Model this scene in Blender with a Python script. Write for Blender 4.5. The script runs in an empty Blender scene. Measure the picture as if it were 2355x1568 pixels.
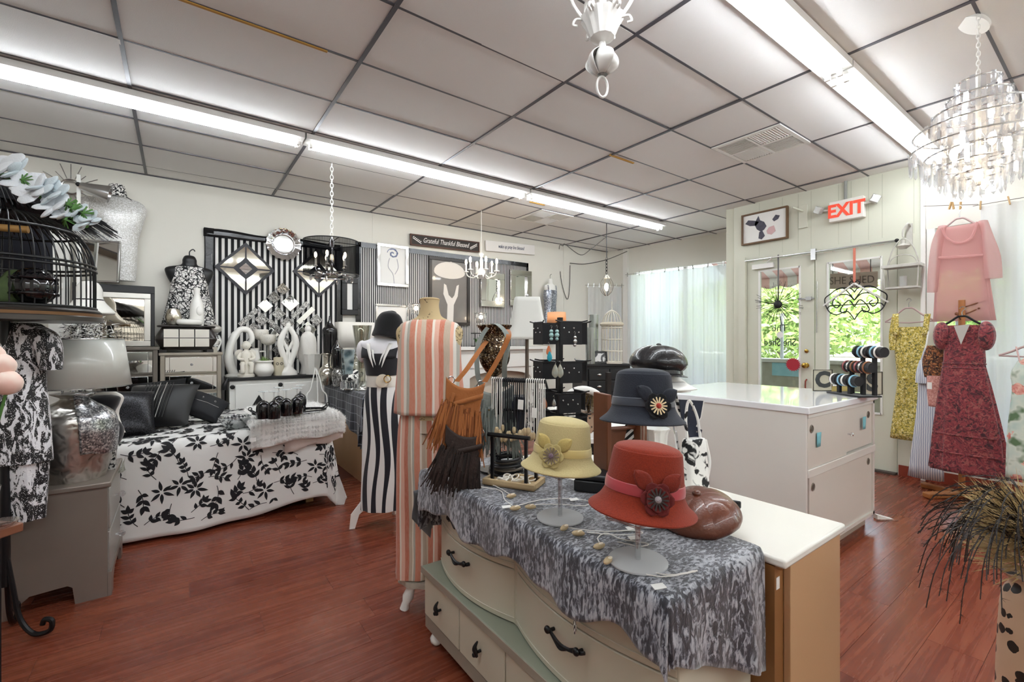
import bpy, math, random
from math import sin, cos, pi, radians, hypot, atan2, sqrt, exp
from mathutils import Vector, Matrix, Euler
random.seed(7)
SC = bpy.context.scene; COL = SC.collection

# ---------------------------------------------------------------- camera
YAW = radians(53.862); FPX = 1053.7; EYE = 1.40
cd = bpy.data.cameras.new('camera'); cam = bpy.data.objects.new('camera', cd); COL.objects.link(cam)
cam.location = (0, 0, EYE); cam.rotation_euler = (pi/2, 0, YAW - pi/2)
cd.sensor_width = 36; cd.lens = 36*FPX/2355; cd.clip_start = .02; cd.clip_end = 300
SC.camera = cam

# ---------------------------------------------------------------- sky, sun, exposure
w = bpy.data.worlds.new('world'); SC.world = w; w.use_nodes = True
wn = w.node_tree.nodes; wl = w.node_tree.links; wn.clear()
sky = wn.new('ShaderNodeTexSky'); sky.sky_type = 'NISHITA'; sky.sun_disc = False
sky.sun_elevation = radians(52); sky.sun_rotation = radians(250); sky.air_density = 1.2; sky.dust_density = 3
bg = wn.new('ShaderNodeBackground'); bg.inputs[1].default_value = 1.0
wo = wn.new('ShaderNodeOutputWorld'); hs_ = wn.new('ShaderNodeHueSaturation'); hs_.inputs['Saturation'].default_value = .5; wl.new(sky.outputs[0], hs_.inputs['Color']); wl.new(hs_.outputs[0], bg.inputs[0]); wl.new(bg.outputs[0], wo.inputs[0])
sd = bpy.data.lights.new('sun', 'SUN'); sd.energy = 4.0; sd.angle = radians(2); sd.color = (1, .96, .88)
sun = bpy.data.objects.new('sun', sd); COL.objects.link(sun); sun.rotation_euler = (radians(30), radians(-28), radians(15)); sun.location = (9, 3, 9)
SC.view_settings.view_transform = 'Standard'; SC.view_settings.look = 'None'
SC.view_settings.exposure = 0.86; SC.view_settings.gamma = 1; SC.view_settings.use_curve_mapping = False
CY = SC.cycles; CY.max_bounces = 7; CY.diffuse_bounces = 4; CY.glossy_bounces = 4; CY.transmission_bounces = 4; CY.transparent_max_bounces = 14
CY.caustics_reflective = False; CY.caustics_refractive = False; CY.use_adaptive_sampling = True; CY.adaptive_threshold = .05; CY.use_light_tree = False; CY.use_denoising = True
TUBE_POWER = 20.0      # emission of the fluorescent tubes
BULB_POWER = 30.0      # emission of the small bulbs

# ---------------------------------------------------------------- where the photograph's points lie in the room
FW = Vector((cos(YAW), sin(YAW), 0)); RT = Vector((sin(YAW), -cos(YAW), 0)); CAM = Vector((0, 0, EYE))
def _ray(px, py): return FW + RT*((px-1177.5)/FPX) + Vector((0, 0, (784-py)/FPX))
def at(px, py, x=None, y=None, z=None, d=None):
    r = _ray(px, py)
    t = d if d is not None else (x/r.x if x is not None else (y/r.y if y is not None else (z-EYE)/r.z))
    return CAM + r*t
def dep(p): return (Vector(p)-CAM).dot(FW)
FACE = YAW - pi/2      # turns a thing's local -Y towards the viewer

# ---------------------------------------------------------------- mesh building
class MB:
    def __init__(s): s.v = []; s.f = []
    def add(s, vs, fs):
        n = len(s.v); s.v += [tuple(p) for p in vs]; s.f += [tuple(i+n for i in q) for q in fs]; return s
    def box(s, x0, y0, z0, x1, y1, z1):
        return s.add([(x0,y0,z0),(x1,y0,z0),(x1,y1,z0),(x0,y1,z0),(x0,y0,z1),(x1,y0,z1),(x1,y1,z1),(x0,y1,z1)],
            [(3,2,1,0),(4,5,6,7),(0,1,5,4),(1,2,6,5),(2,3,7,6),(3,0,4,7)])
    def cbox(s, c, size, rot=(0,0,0)):
        a = MB().box(-size[0]/2,-size[1]/2,-size[2]/2,size[0]/2,size[1]/2,size[2]/2)
        return s.put(a, c, rot)
    def put(s, o, loc=(0,0,0), rot=(0,0,0), sc=(1,1,1)):
        m = Matrix.LocRotScale(Vector(loc), Euler(rot), Vector(sc))
        return s.add([m @ Vector(p) for p in o.v], o.f)
    def rings(s, R, cap0=True, cap1=True, closed=True):
        n = len(R[0]); vs = [p for r in R for p in r]; fs = []
        for i in range(len(R)-1):
            for j in range(n if closed else n-1):
                k = (j+1) % n; fs.append((i*n+j, i*n+k, (i+1)*n+k, (i+1)*n+j))
        if cap0: fs.append(tuple(range(n-1,-1,-1)))
        if cap1: fs.append(tuple((len(R)-1)*n+j for j in range(n)))
        return s.add(vs, fs)
    def lathe(s, prof, n=24, c=(0,0,0), wob=None, cap0=True, cap1=True):
        R = []
        for r, z in prof:
            R.append([(c[0]+r*cos(2*pi*j/n)*(wob(2*pi*j/n,z) if wob else 1), c[1]+r*sin(2*pi*j/n)*(wob(2*pi*j/n,z) if wob else 1), c[2]+z) for j in range(n)])
        return s.rings(R, cap0, cap1)
    def loft(s, rg, n=40, wob=None, cap0=True, cap1=True, p=1.0):
        # rg: (z, rx, ry[, cx, cy]); p<1 squares the section
        R = []
        rg = smooth_rings(rg)
        for r in rg:
            z, rx, ry = r[:3]; cx, cy = (r[3], r[4]) if len(r) > 3 else (0, 0)
            q = []
            for j in range(n):
                a = 2*pi*j/n; k = wob(a, z) if wob else 1
                ca, sa = cos(a), sin(a)
                q.append((cx+rx*k*math.copysign(abs(ca)**p, ca), cy+ry*k*math.copysign(abs(sa)**p, sa), z))
            R.append(q)
        return s.rings(R, cap0, cap1)
    def tube(s, pts, r, n=6, closed=False, cap=True):
        P = [Vector(p) for p in pts]; m = len(P); R = []
        prev = None
        for i in range(m):
            if closed: t = P[(i+1)%m]-P[i-1]
            else: t = P[min(i+1,m-1)]-P[max(i-1,0)]
            t = t.normalized() if t.length > 1e-9 else Vector((0,0,1))
            if prev is None:
                prev = Vector((0,0,1)) if abs(t.z) < .9 else Vector((1,0,0))
            u = (prev - t*prev.dot(t)); u = u.normalized() if u.length > 1e-6 else t.orthogonal().normalized()
            prev = u; b = t.cross(u); ri = r[i] if isinstance(r, (list, tuple)) else r
            R.append([tuple(P[i]+(u*cos(2*pi*j/n)+b*sin(2*pi*j/n))*ri) for j in range(n)])
        if closed: R.append(R[0]); return s.rings(R, False, False)
        return s.rings(R, cap, cap)
    def prism(s, poly, y0, y1):      # outline in x,z pushed along y
        n = len(poly)
        vs = [(x,y0,z) for x,z in poly]+[(x,y1,z) for x,z in poly]
        return s.add(vs, [tuple(range(n)), tuple(range(2*n-1,n-1,-1))]+[(i,i+n,(i+1)%n+n,(i+1)%n) for i in range(n)])
    def slab(s, poly, z0, z1):       # outline in x,y pushed along z
        n = len(poly)
        vs = [(x,y,z0) for x,y in poly]+[(x,y,z1) for x,y in poly]
        return s.add(vs, [tuple(range(n-1,-1,-1)), tuple(range(n,2*n))]+[(i,(i+1)%n,(i+1)%n+n,i+n) for i in range(n)])
    def ball(s, c, r, n=14, m=9, wob=None):
        r = r if isinstance(r, (list,tuple)) else (r,r,r)
        R = []
        for i in range(m+1):
            t = -pi/2+pi*i/m; t = max(-pi/2+.02, min(pi/2-.02, t))
            R.append([(c[0]+r[0]*cos(t)*cos(2*pi*j/n)*(wob(2*pi*j/n,t) if wob else 1), c[1]+r[1]*cos(t)*sin(2*pi*j/n)*(wob(2*pi*j/n,t) if wob else 1), c[2]+r[2]*sin(t)) for j in range(n)])
        return s.rings(R)
    def torus(s, c, R, r, rot=(0,0,0), n=28, m=8, sy=1):
        t = MB().tube([(R*cos(2*pi*i/n), R*sy*sin(2*pi*i/n), 0) for i in range(n)], r, m, True)
        return s.put(t, c, rot)
    def grid(s, fn, nu, nv):
        vs = [fn(i/nu, j/nv) for j in range(nv+1) for i in range(nu+1)]
        return s.add(vs, [(j*(nu+1)+i, j*(nu+1)+i+1, (j+1)*(nu+1)+i+1, (j+1)*(nu+1)+i) for j in range(nv) for i in range(nu)])
def smooth_rings(rg, k=4):
    rg = [tuple(r) if len(r) > 3 else (r[0], r[1], r[2], 0, 0) for r in rg]
    if len(rg) < 3: return rg
    out = []
    for i in range(len(rg)-1):
        a, b, c, d = rg[max(i-1,0)], rg[i], rg[i+1], rg[min(i+2,len(rg)-1)]
        for j in range(k):
            t = j/k
            q = []
            for x in range(5):
                v = .5*((2*b[x])+(-a[x]+c[x])*t+(2*a[x]-5*b[x]+4*c[x]-d[x])*t*t+(-a[x]+3*b[x]-3*c[x]+d[x])*t**3)
                q.append(min(max(v, min(b[x],c[x])-.0), max(b[x],c[x])) if x == 0 else v)
            out.append(tuple(q))
    out.append(rg[-1]); return out
def curve(pts, k=6):                 # smooth path through points
    P = [Vector(p) for p in pts]; out = []
    for i in range(len(P)-1):
        a, b, c, d = P[max(i-1,0)], P[i], P[i+1], P[min(i+2,len(P)-1)]
        for j in range(k):
            t = j/k; out.append(.5*((2*b)+(c-a)*t+(2*a-5*b+4*c-d)*t*t+(3*b-a-3*c+d)*t**3))
    return out+[P[-1]]
def O(name, mb, mat, par=None, loc=(0,0,0), rot=(0,0,0), smooth=True, bev=0, sol=0, sub=0, ang=38, kind=None, label=None):
    me = bpy.data.meshes.new(name); me.from_pydata(mb.v, [], mb.f); me.validate(); me.update()
    if mat: me.materials.append(mat)
    if smooth:
        me.polygons.foreach_set('use_smooth', [True]*len(me.polygons)); me.set_sharp_from_angle(angle=radians(ang))
    o = bpy.data.objects.new(name, me); COL.objects.link(o); o.location = loc; o.rotation_euler = rot
    if par: o.parent = par
    if sol: m = o.modifiers.new('thickness','SOLIDIFY'); m.thickness = sol; m.offset = 0
    if bev: m = o.modifiers.new('bevel','BEVEL'); m.width = bev; m.segments = 2; m.limit_method = 'ANGLE'
    if sub: m = o.modifiers.new('smooth','SUBSURF'); m.levels = sub; m.render_levels = sub
    if kind: o['kind'] = kind
    if label: o['label'] = label
    return o
def tag(o, label, cat=None, group=None, kind=None):
    o['label'] = label
    if cat: o['category'] = cat
    if group: o['group'] = group
    if kind: o['kind'] = kind
    return o
def T(name, label, cat, loc=(0,0,0), rz=0, group=None):
    o = bpy.data.objects.new(name, None); COL.objects.link(o); o.empty_display_size = .05
    o.location = loc; o.rotation_euler = (0,0,rz) if not isinstance(rz, tuple) else rz
    return tag(o, label, cat, group)
def ST(name, mb, mat, label, **k): return tag(O(name, mb, mat, **k), label, kind='structure')
def cp(o, loc=None, rz=None, label=None, par=None):
    c = o.copy(); COL.objects.link(c)
    if par: c.parent = par
    for ch in list(o.children): cp(ch, par=c)
    if loc is not None: c.location = loc
    if rz is not None: c.rotation_euler = (0,0,rz) if not isinstance(rz, tuple) else rz
    if label: c['label'] = label
    return c
def share(name, o, par, loc, rot=(0,0,0), sc=(1,1,1)):
    c = bpy.data.objects.new(name, o.data); COL.objects.link(c); c.parent = par; c.location = loc; c.rotation_euler = rot; c.scale = sc
    return c
def text(s, size, mat, par, loc, rot, name='lettering', ext=.001, shear=0, mirror=False, sx=1, align='CENTER', bold=0):
    cu = bpy.data.curves.new('t','FONT'); cu.body = s; cu.size = size; cu.extrude = ext; cu.shear = shear; cu.offset = bold; cu.align_x = align; cu.align_y = 'CENTER'; cu.resolution_u = 3
    t = bpy.data.objects.new('t', cu); COL.objects.link(t)
    me = bpy.data.meshes.new_from_object(t.evaluated_get(bpy.context.evaluated_depsgraph_get())); bpy.data.objects.remove(t)
    me.name = name; me.materials.clear(); me.materials.append(mat)
    for v in me.vertices: v.co.x *= (-sx if mirror else sx)
    if mirror: me.flip_normals()
    o = bpy.data.objects.new(name, me); COL.objects.link(o); o.location = loc; o.rotation_euler = rot; o.parent = par
    return o

# ---------------------------------------------------------------- materials
def lin(c):
    if isinstance(c, str): c = tuple(int(c[i:i+2],16)/255 for i in (0,2,4))
    return tuple(x/12.92 if x <= .04045 else ((x+.055)/1.055)**2.4 for x in c[:3])+(1,)
class N:
    def __init__(s, name):
        s.m = bpy.data.materials.new(name); s.m.use_nodes = True; s.t = s.m.node_tree; s.t.nodes.clear()
        s.o = s.n('ShaderNodeOutputMaterial'); s.b = s.n('ShaderNodeBsdfPrincipled'); s.l(s.b.outputs[0], s.o.inputs[0])
    def n(s, t, **k):
        x = s.t.nodes.new(t)
        for a, b in k.items(): setattr(x, a, b)
        return x
    def l(s, a, b): s.t.links.new(a, b)
    def st(s, sock, v):
        if hasattr(v, 'is_linked') or isinstance(v, bpy.types.NodeSocket): s.l(v, sock)
        elif isinstance(v, str): sock.default_value = lin(v)
        else: sock.default_value = v
    def co(s, sc=(1,1,1), rot=(0,0,0), loc=(0,0,0), kind='Object'):
        c = s.n('ShaderNodeTexCoord'); mp = s.n('ShaderNodeMapping'); s.l(c.outputs[kind], mp.inputs[0])
        mp.inputs['Scale'].default_value = sc; mp.inputs['Rotation'].default_value = rot; mp.inputs['Location'].default_value = loc
        return mp.outputs[0]
    def ax(s, v, i): x = s.n('ShaderNodeSeparateXYZ'); s.l(v, x.inputs[0]); return x.outputs[i]
    def ma(s, op, a, b=0.0, c=0.0):
        x = s.n('ShaderNodeMath', operation=op)
        for i, q in enumerate((a,b,c)): s.st(x.inputs[i], q)
        return x.outputs[0]
    def noise(s, v, sc=5, det=3, dist=0, rough=.5, out=0):
        x = s.n('ShaderNodeTexNoise'); s.l(v, x.inputs['Vector']); x.inputs['Scale'].default_value = sc; x.inputs['Detail'].default_value = det
        x.inputs['Distortion'].default_value = dist; x.inputs['Roughness'].default_value = rough; return x.outputs[out]
    def vor(s, v, sc=5, feat='F1', out=0, rnd=1):
        x = s.n('ShaderNodeTexVoronoi', feature=feat); s.l(v, x.inputs['Vector']); x.inputs['Scale'].default_value = sc; x.inputs['Randomness'].default_value = rnd; return x.outputs[out]
    def ramp(s, f, st, interp='LINEAR'):
        x = s.n('ShaderNodeValToRGB'); r = x.color_ramp; r.interpolation = interp
        while len(r.elements) < len(st): r.elements.new(.5)
        for e, (p, c) in zip(r.elements, st): e.position = p; e.color = lin(c)
        s.st(x.inputs[0], f); return x.outputs[0]
    def mix(s, f, a, b, mode='MIX'):
        x = s.n('ShaderNodeMix', data_type='RGBA', blend_type=mode); s.st(x.inputs[0], f); s.st(x.inputs[6], a); s.st(x.inputs[7], b); return x.outputs[2]
    def bump(s, h, st=.3, d=.01):
        x = s.n('ShaderNodeBump'); x.inputs['Strength'].default_value = st; x.inputs['Distance'].default_value = d; s.l(h, x.inputs['Height']); s.l(x.outputs[0], s.b.inputs['Normal']); return s
    def set(s, col=None, rough=.5, metal=0, sheen=0, coat=0, spec=.5, trans=0, alpha=1, em=None, es=0, sss=0):
        b = s.b.inputs
        if col is not None: s.st(b['Base Color'], col)
        s.st(b['Roughness'], rough); s.st(b['Metallic'], metal); b['Sheen Weight'].default_value = sheen; b['Coat Weight'].default_value = coat
        b['Specular IOR Level'].default_value = spec; b['Transmission Weight'].default_value = trans; s.st(b['Alpha'], alpha)
        if em is not None: s.st(b['Emission Color'], em); b['Emission Strength'].default_value = es
        return s.m
def m(name, col, rough=.5, metal=0, bump=None, var=None, **k):
    x = N(name)
    c = x.co()
    if var: col = x.mix(x.noise(c, var[0], 4), col, var[1])
    else: col = lin(col)
    if bump: x.bump(x.noise(c, bump[0], 4), bump[1], .004)
    return x.set(col, rough, metal, **k)
def glassy(name, tint='FFFFFF', refl=.12, rough=.02):   # thin pane: mostly clear, part mirror
    x = N(name); x.t.nodes.remove(x.b)
    a = x.n('ShaderNodeBsdfTransparent'); a.inputs[0].default_value = lin(tint)
    g = x.n('ShaderNodeBsdfGlossy'); g.inputs['Roughness'].default_value = rough
    lw = x.n('ShaderNodeLayerWeight'); lw.inputs[0].default_value = .5
    f = x.ma('MULTIPLY_ADD', lw.outputs[1], .6, refl); mx = x.n('ShaderNodeMixShader'); x.l(f, mx.inputs[0]); x.l(a.outputs[0], mx.inputs[1]); x.l(g.outputs[0], mx.inputs[2]); x.l(mx.outputs[0], x.o.inputs[0])
    return x.m
def sheer(name, col, clear=.35, colin=None, trl=.6):           # thin cloth that lets light through
    x = N(name); x.t.nodes.remove(x.b)
    d = x.n('ShaderNodeBsdfDiffuse'); t = x.n('ShaderNodeBsdfTranslucent'); a = x.n('ShaderNodeBsdfTransparent')
    if colin: colv = colin(x)
    else: colv = lin(col)
    x.st(d.inputs[0], colv); x.st(t.inputs[0], colv)
    m1 = x.n('ShaderNodeMixShader'); m1.inputs[0].default_value = trl; x.l(d.outputs[0], m1.inputs[1]); x.l(t.outputs[0], m1.inputs[2])
    m2 = x.n('ShaderNodeMixShader'); m2.inputs[0].default_value = clear; x.l(m1.outputs[0], m2.inputs[1]); x.l(a.outputs[0], m2.inputs[2]); x.l(m2.outputs[0], x.o.inputs[0])
    return x.m
def lamp(name, col, power):
    x = N(name); x.t.nodes.remove(x.b); e = x.n('ShaderNodeEmission'); e.inputs[0].default_value = lin(col); e.inputs[1].default_value = power; x.l(e.outputs[0], x.o.inputs[0]); return x.m

WHITE = m('white paint', 'EFEEE9', .45); WHITE2 = m('white ceramic', 'F4F2EC', .25, bump=(60,.1)); CREAMP = m('cream paint', 'CFCAB8', .38, var=(3,'C6C1AE'))
BLACK = m('black', '141416', .4); BLACKM = m('black metal', '18181A', .35, .3); BLKGLOSS = m('black gloss', '0C0C10', .08, coat=.5)
CHROME = m('chrome', 'E6E6E8', .08, 1); SILVER = m('silver', 'BDBDBC', .25, 1); MIRROR = m('mirror glass', 'F2F4F3', .02, 1)
SILVERP = m('silver paint', '8E837A', .38, .35, var=(6,'867B72')); GREYW = m('grey wood', '6E675E', .5, .1)
GLASS = glassy('clear glass'); WINGLASS = glassy('window glass', 'FBFFFD', .03); ACRYL = glassy('frosted acrylic','F2F4F6', .3, .25)
WOODL = m('light wood', 'C9A878', .5, var=(9,'B8935F')); WOODM = m('brown wood', '7A4526', .45, var=(8,'5F331A')); BRASS = m('brass', 'C9A552', .25, 1)
PAPER = m('white paper', 'F3F2EE', .7); BULB = lamp('warm bulb', 'FFE6BE', BULB_POWER); SCREENW = m('white metal', 'E8E6E2', .4, .1)
CRYSTAL = N('crystal')
_x = CRYSTAL; CRYSTAL = (lambda x: (x.t.nodes.remove(x.b), x))(_x)[1]
_g = _x.n('ShaderNodeBsdfGlossy'); _g.inputs['Roughness'].default_value = .05; _tr = _x.n('ShaderNodeBsdfTransparent'); _tr.inputs[0].default_value = (.95,.96,.98,1)
_d = _x.n('ShaderNodeBsdfTranslucent'); _d.inputs[0].default_value = (.95,.95,.97,1)
_m1 = _x.n('ShaderNodeMixShader'); _m1.inputs[0].default_value = .18; _x.l(_tr.outputs[0], _m1.inputs[1]); _x.l(_d.outputs[0], _m1.inputs[2])
_m2 = _x.n('ShaderNodeMixShader'); _m2.inputs[0].default_value = .24; _x.l(_m1.outputs[0], _m2.inputs[1]); _x.l(_g.outputs[0], _m2.inputs[2]); _x.l(_m2.outputs[0], _x.o.inputs[0]); CRYSTAL = _x.m

def stripes(name, a, b, period, duty=.5, axis=0, rough=.8, rot=(0,0,0)):
    x = N(name); v = x.co(rot=rot); u = x.ax(v, axis); f = x.ma('FRACT', x.ma('DIVIDE', u, period))
    return x.set(x.mix(x.ma('GREATER_THAN', f, duty), a, b), rough)
def sequins(name, dark, light, sc=160, metal=.8, lo=.2):
    x = N(name); v = x.co(); c = x.vor(v, sc, out=1); h = x.ma('POWER', x.ax(c, 0), 1.6)
    x.bump(x.ax(c, 1), .8, .01)
    return x.set(x.mix(h, dark, light), .3, metal)
def blotch(name, a, b, sc, thr=.5, rough=.7, sc3=(1,1,1), dist=.6, soft=.03):
    x = N(name); n = x.noise(x.co(sc=sc3), sc, 2, dist)
    return x.set(x.ramp(n, [(thr-soft, a), (thr+soft, b)]), rough)
def fabric(name, col, rough=.85, sc=600, sheen=.3, st=.25):
    x = N(name); v = x.co(); n = x.noise(v, sc, 2); x.bump(n, st, .002)
    return x.set(x.mix(n, col, tuple(q*.7 for q in lin(col)[:3])+(1,)) if False else lin(col), rough, sheen=sheen)

# ================================================================ THE ROOM
CZ = 3.194; WY = 6.33; DX = 6.08
x = N('wall paint'); v = x.co(); x.bump(x.noise(v, 90, 4), .06, .003)
WALL = x.set(x.mix(x.noise(v, 1.3, 3), 'E9E6DD', 'E2DFD5'), .75)
WALLG = m('entrance wall paint', 'DCDCCB', .6, var=(1.5,'D5D6C6'))
x = N('laminate planks'); v = x.co(sc=(.35,9,1)); oi = x.n('ShaderNodeObjectInfo')
sh = x.n('ShaderNodeVectorMath', operation='ADD'); cb = x.n('ShaderNodeCombineXYZ'); x.l(x.ma('MULTIPLY', oi.outputs['Random'], 40), cb.inputs[0]); x.l(x.ma('MULTIPLY', oi.outputs['Random'], 17), cb.inputs[1])
x.l(v, sh.inputs[0]); x.l(cb.outputs[0], sh.inputs[1]); n1 = x.noise(sh.outputs[0], 3.2, 6, 1.2, .62); n2 = x.noise(sh.outputs[0], 14, 3, .3)
c = x.ramp(n1, [(.28,'592619'), (.45,'733423'), (.58,'82402B'), (.75,'915038')]); c = x.mix(x.ma('MULTIPLY', n2, .3), c, '44190F')
c = x.mix(x.ma('MULTIPLY', oi.outputs['Random'], .22), c, 'A8603E')
x.bump(n2, .05, .002); FLOORM = x.set(c, x.ma('MULTIPLY_ADD', n1, .14, .2), spec=.42)
fl = ST('floor', MB().box(-3.2,-2.8,-.12,8.2,6.6,-.003), m('subfloor', '5A2A1C', .5), 'reddish brown wood laminate floor')
PW, PL = .19, 1.21; random.seed(3)
pk0 = O('plank', MB().box(0,0,-.0028,PL-.0016,PW-.0014,0), FLOORM, fl, smooth=False, loc=(-2.6,-1.5,0))
for r in range(42):
    y = -1.5+r*PW; off = random.random()*PL; k = 0
    if y > 6.2: break
    xx = -2.0-off
    while xx < 6.0:
        if not (r == 0 and k == 0) and xx > -2.4 and (y < 4.6 or xx > 2.5): share('plank', pk0, fl, (xx, y, 0))
        xx += PL; k += 1
# ceiling: lay-in tiles on a dark grid
x = N('ceiling tile'); v = x.co(); n = x.noise(v, 220, 3); x.bump(n, .35, .003); oi = x.n('ShaderNodeObjectInfo')
TILE = x.set(x.mix(oi.outputs['Random'], 'F1F0EE', 'E9E8E6'), .85)
GRIDM = m('ceiling grid', '55545A', .4, .2)
ce = ST('ceiling', MB().box(-3.2,-2.8,CZ+.035,8.2,6.6,CZ+.3), m('plenum', '8A8076', .9), 'suspended ceiling of white lay-in tiles on a dark grey grid')
U0, V0 = -.2723, 3.5705; TU, TV = 1.22, .61
t0 = None; random.seed(5)
for i in range(-2, 7):
    for j in range(-9, 5):
        xa, ya = U0+i*TU, V0+j*TV; wx, wy = TU, TV
        if xa > 7.6 or ya > WY: continue
        if i == 3 and j in (-3, 2): wx = .61
        if j == 4: wy = WY-ya
        if xa+wx > 8.1: wx = 8.1-xa
        full = abs(wx-TU) < .001 and abs(wy-TV) < .001
        dz = random.uniform(-.002,.003); tilt = random.gauss(0,.004)
        mesh = MB().box(.004,.004,0,wx-.004,wy-.004,.016)
        if full and t0 is not None: share('ceiling_tile', t0, ce, (xa,ya,CZ+dz+.003), (tilt,random.gauss(0,.002),0))
        else:
            o = O('ceiling_tile', mesh, TILE, ce, loc=(xa,ya,CZ+dz+.003), smooth=False)
            if full: t0 = o
for i in range(-2, 8):
    X = U0+i*TU
    if X < 7.7: O('grid_bar', MB().box(X-.012,-2.7,CZ-.004,X+.012,WY,CZ+.006), GRIDM, ce, smooth=False)
for j in range(-10, 5):
    Y = V0+j*TV
    if Y > -2.7: O('grid_bar', MB().box(-2.9,Y-.008,CZ-.001,8.0,Y+.008,CZ+.005), GRIDM, ce, smooth=False)
for j in (-3, 2): O('grid_bar', MB().box(U0+3.5*TU-.008,V0+j*TV,CZ-.001,U0+3.5*TU+.008,V0+(j+1)*TV,CZ+.005), GRIDM, ce, smooth=False)
O('wall_angle', MB().box(-3,WY-.02,CZ-.006,7.0,WY,CZ+.003), GRIDM, ce, smooth=False)
# a sagging tile shows its raw yellow edge
for (px,py,l) in ((1430,366,.35),(560,50,.9),(1235,468,.25)):
    p = at(px,py,z=CZ); O('tile_edge', MB().box(-l/2,-.012,-.006,l/2,.006,.004), m('bare tile edge','B88A3C',.8), ce, loc=p, smooth=False)
# ---- walls
wl_ = ST('wall_left', MB().box(-3.2,WY,0,8.2,WY+.15,CZ+.3), WALL, 'long cream wall hung with striped fabric and pictures')
for px in (858, 1297): O('seam_strip', MB().box(at(px,560,y=WY).x-.012,WY-.006,0,at(px,560,y=WY).x+.012,WY,CZ), WALL, wl_, smooth=False)
ST('wall_back', MB().box(-3.2,-2.8,0,-3.05,6.5,CZ+.3), WALL, 'cream wall behind the viewer')
ST('wall_right', MB().box(-3.2,-2.8,0,8.2,-2.65,CZ+.3), WALL, 'cream wall on the right hand side')
# display window wall, running at a slant from the far corner to the entrance
A = Vector((7.0,6.35)); B = Vector((7.36,3.75)); L = (B-A).length; an = atan2((B-A).y,(B-A).x)
def slant(a0,a1,z0,z1,t=.1,t0=0): return MB().box(a0,t0,z0,a1,t0+t,z1)
Wm = slant(0,.62,0,CZ+.2); Wm.box(.62,0,2.72,L,.1,CZ+.2); Wm.box(.62,0,0,L,.1,.45)
ST('wall_far', Wm, WALL, 'slanting cream front wall around the display window', loc=(A.x,A.y,0), rot=(0,0,an), smooth=False)
wt = T('window_1','wide display window behind white sheer curtains',None,(A.x,A.y,0),an); wt['kind'] = 'structure'; del wt['label']; wt['label'] = 'wide display window behind white sheer curtains'
O('window_pane', MB().box(.66,.05,.49,L-.02,.056,2.68), WINGLASS, wt, smooth=False)
for a in (.62,1.6,L-.06): O('window_frame', MB().box(a,.02,.45,a+.05,.09,2.72), WHITE, wt, smooth=False)
ST('trim_1', MB().box(.42,-.06,0,.52,0,CZ-.01), WHITE, 'white post beside the display window', loc=(A.x,A.y,0), rot=(0,0,an), smooth=False)
ST('wall_return', MB().box(-.0,0,0,1.42,.1,CZ+.2), WALLG, 'wall returning from the entrance to the display window', loc=(6.1,3.24,0), rot=(0,0,atan2(.51,1.26)), smooth=False)
# entrance wall with the double door
def dw(y0,y1,z0,z1,x0=DX,x1=DX+.12): return MB().box(x0,y0,z0,x1,y1,z1)
W = dw(3.07,3.235,0,CZ+.2); W.box(DX,1.49,2.45,DX+.12,3.07,CZ+.2); W.box(DX,1.28,0,DX+.12,1.49,CZ+.2)
ew = ST('wall_entrance', W, WALLG, 'pale green painted board wall around the double door', smooth=False)
for y in (1.36,1.62,1.74,1.90,2.02,2.3,2.44,2.62,2.9): O('board_groove', MB().box(DX-.001,y-.003,2.5,DX+.01,y+.003,CZ-.01), m('groove shade','C4C6B4',.7), ew, smooth=False)
ST('trim_2', MB().box(DX-.035,1.265,0,DX+.02,1.30,CZ), WHITE, 'white corner strip at the end of the entrance wall', smooth=False)
ST('trim_3', MB().box(DX-.03,3.07,0,DX,3.16,2.5), WALLG, 'painted door casing beside the display window', smooth=False)
def door(num, y0, y1, g0, g1, label):
    d = T('door_%d'%num, label, None, (DX+.02,0,0)); d['kind'] = 'structure'
    zb, zt = .62, 2.30
    st = MB().box(0,y0,.02,.045,g0,2.43); st.box(0,g1,.02,.045,y1,2.43); st.box(0,g0,.02,.045,g1,zb); st.box(0,g0,zt,.045,g1,2.43)
    O('door_leaf', st, WALLG, d, smooth=False)
    fr = MB()
    for q in ((g0-.012,zb-.012,g0+.008,zt+.012),(g1-.008,zb-.012,g1+.012,zt+.012),(g0,zb-.012,g1,zb+.008),(g0,zt-.008,g1,zt+.012)): fr.box(-.012,q[0],q[1],.0,q[2],q[3])
    O('glazing_bead', fr, WHITE, d, smooth=False)
    O('door_pane', MB().box(.02,g0,zb,.025,g1,zt), WINGLASS, d, smooth=False); return d
d1 = door(1, 2.275, 3.065, 2.43, 2.905, 'left leaf of the glazed entrance door with reversed lettering')
d2 = door(2, 1.50, 2.262, 1.632, 2.13, 'right leaf of the glazed entrance door behind the counter')
O('door_knob', MB().lathe([(.03,0),(.03,.008),(.012,.012),(.012,.04),(.03,.05),(.034,.065),(.026,.08),(.005,.085)],16).put(MB()), BRASS, d1, loc=(-.002,2.355,1.108), rot=(0,-pi/2,0))
O('lock_cover', MB().lathe([(.022,0),(.022,.012),(.012,.016)],14), BRASS, d1, loc=(-.002,2.355,1.28), rot=(0,-pi/2,0))
O('pull_handle', MB().tube([(0,0,.08),(-.035,0,.06),(-.04,0,0),(-.035,0,-.06),(0,0,-.08)],.008), m('worn red metal','8A3A2C',.5,.3), d1, loc=(0,2.355,.86))
O('door_bolt', MB().box(-.015,2.27,1.9,0,2.45,1.915).box(-.02,2.3,1.885,0,2.36,1.93), SILVER, d1, smooth=False)
O('door_closer', MB().box(-.05,2.72,2.33,-.01,2.98,2.39).tube([(-.03,2.8,2.4),(-.12,2.7,2.44),(-.02,2.55,2.46)],.008), WHITE, d1, smooth=False)
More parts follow.
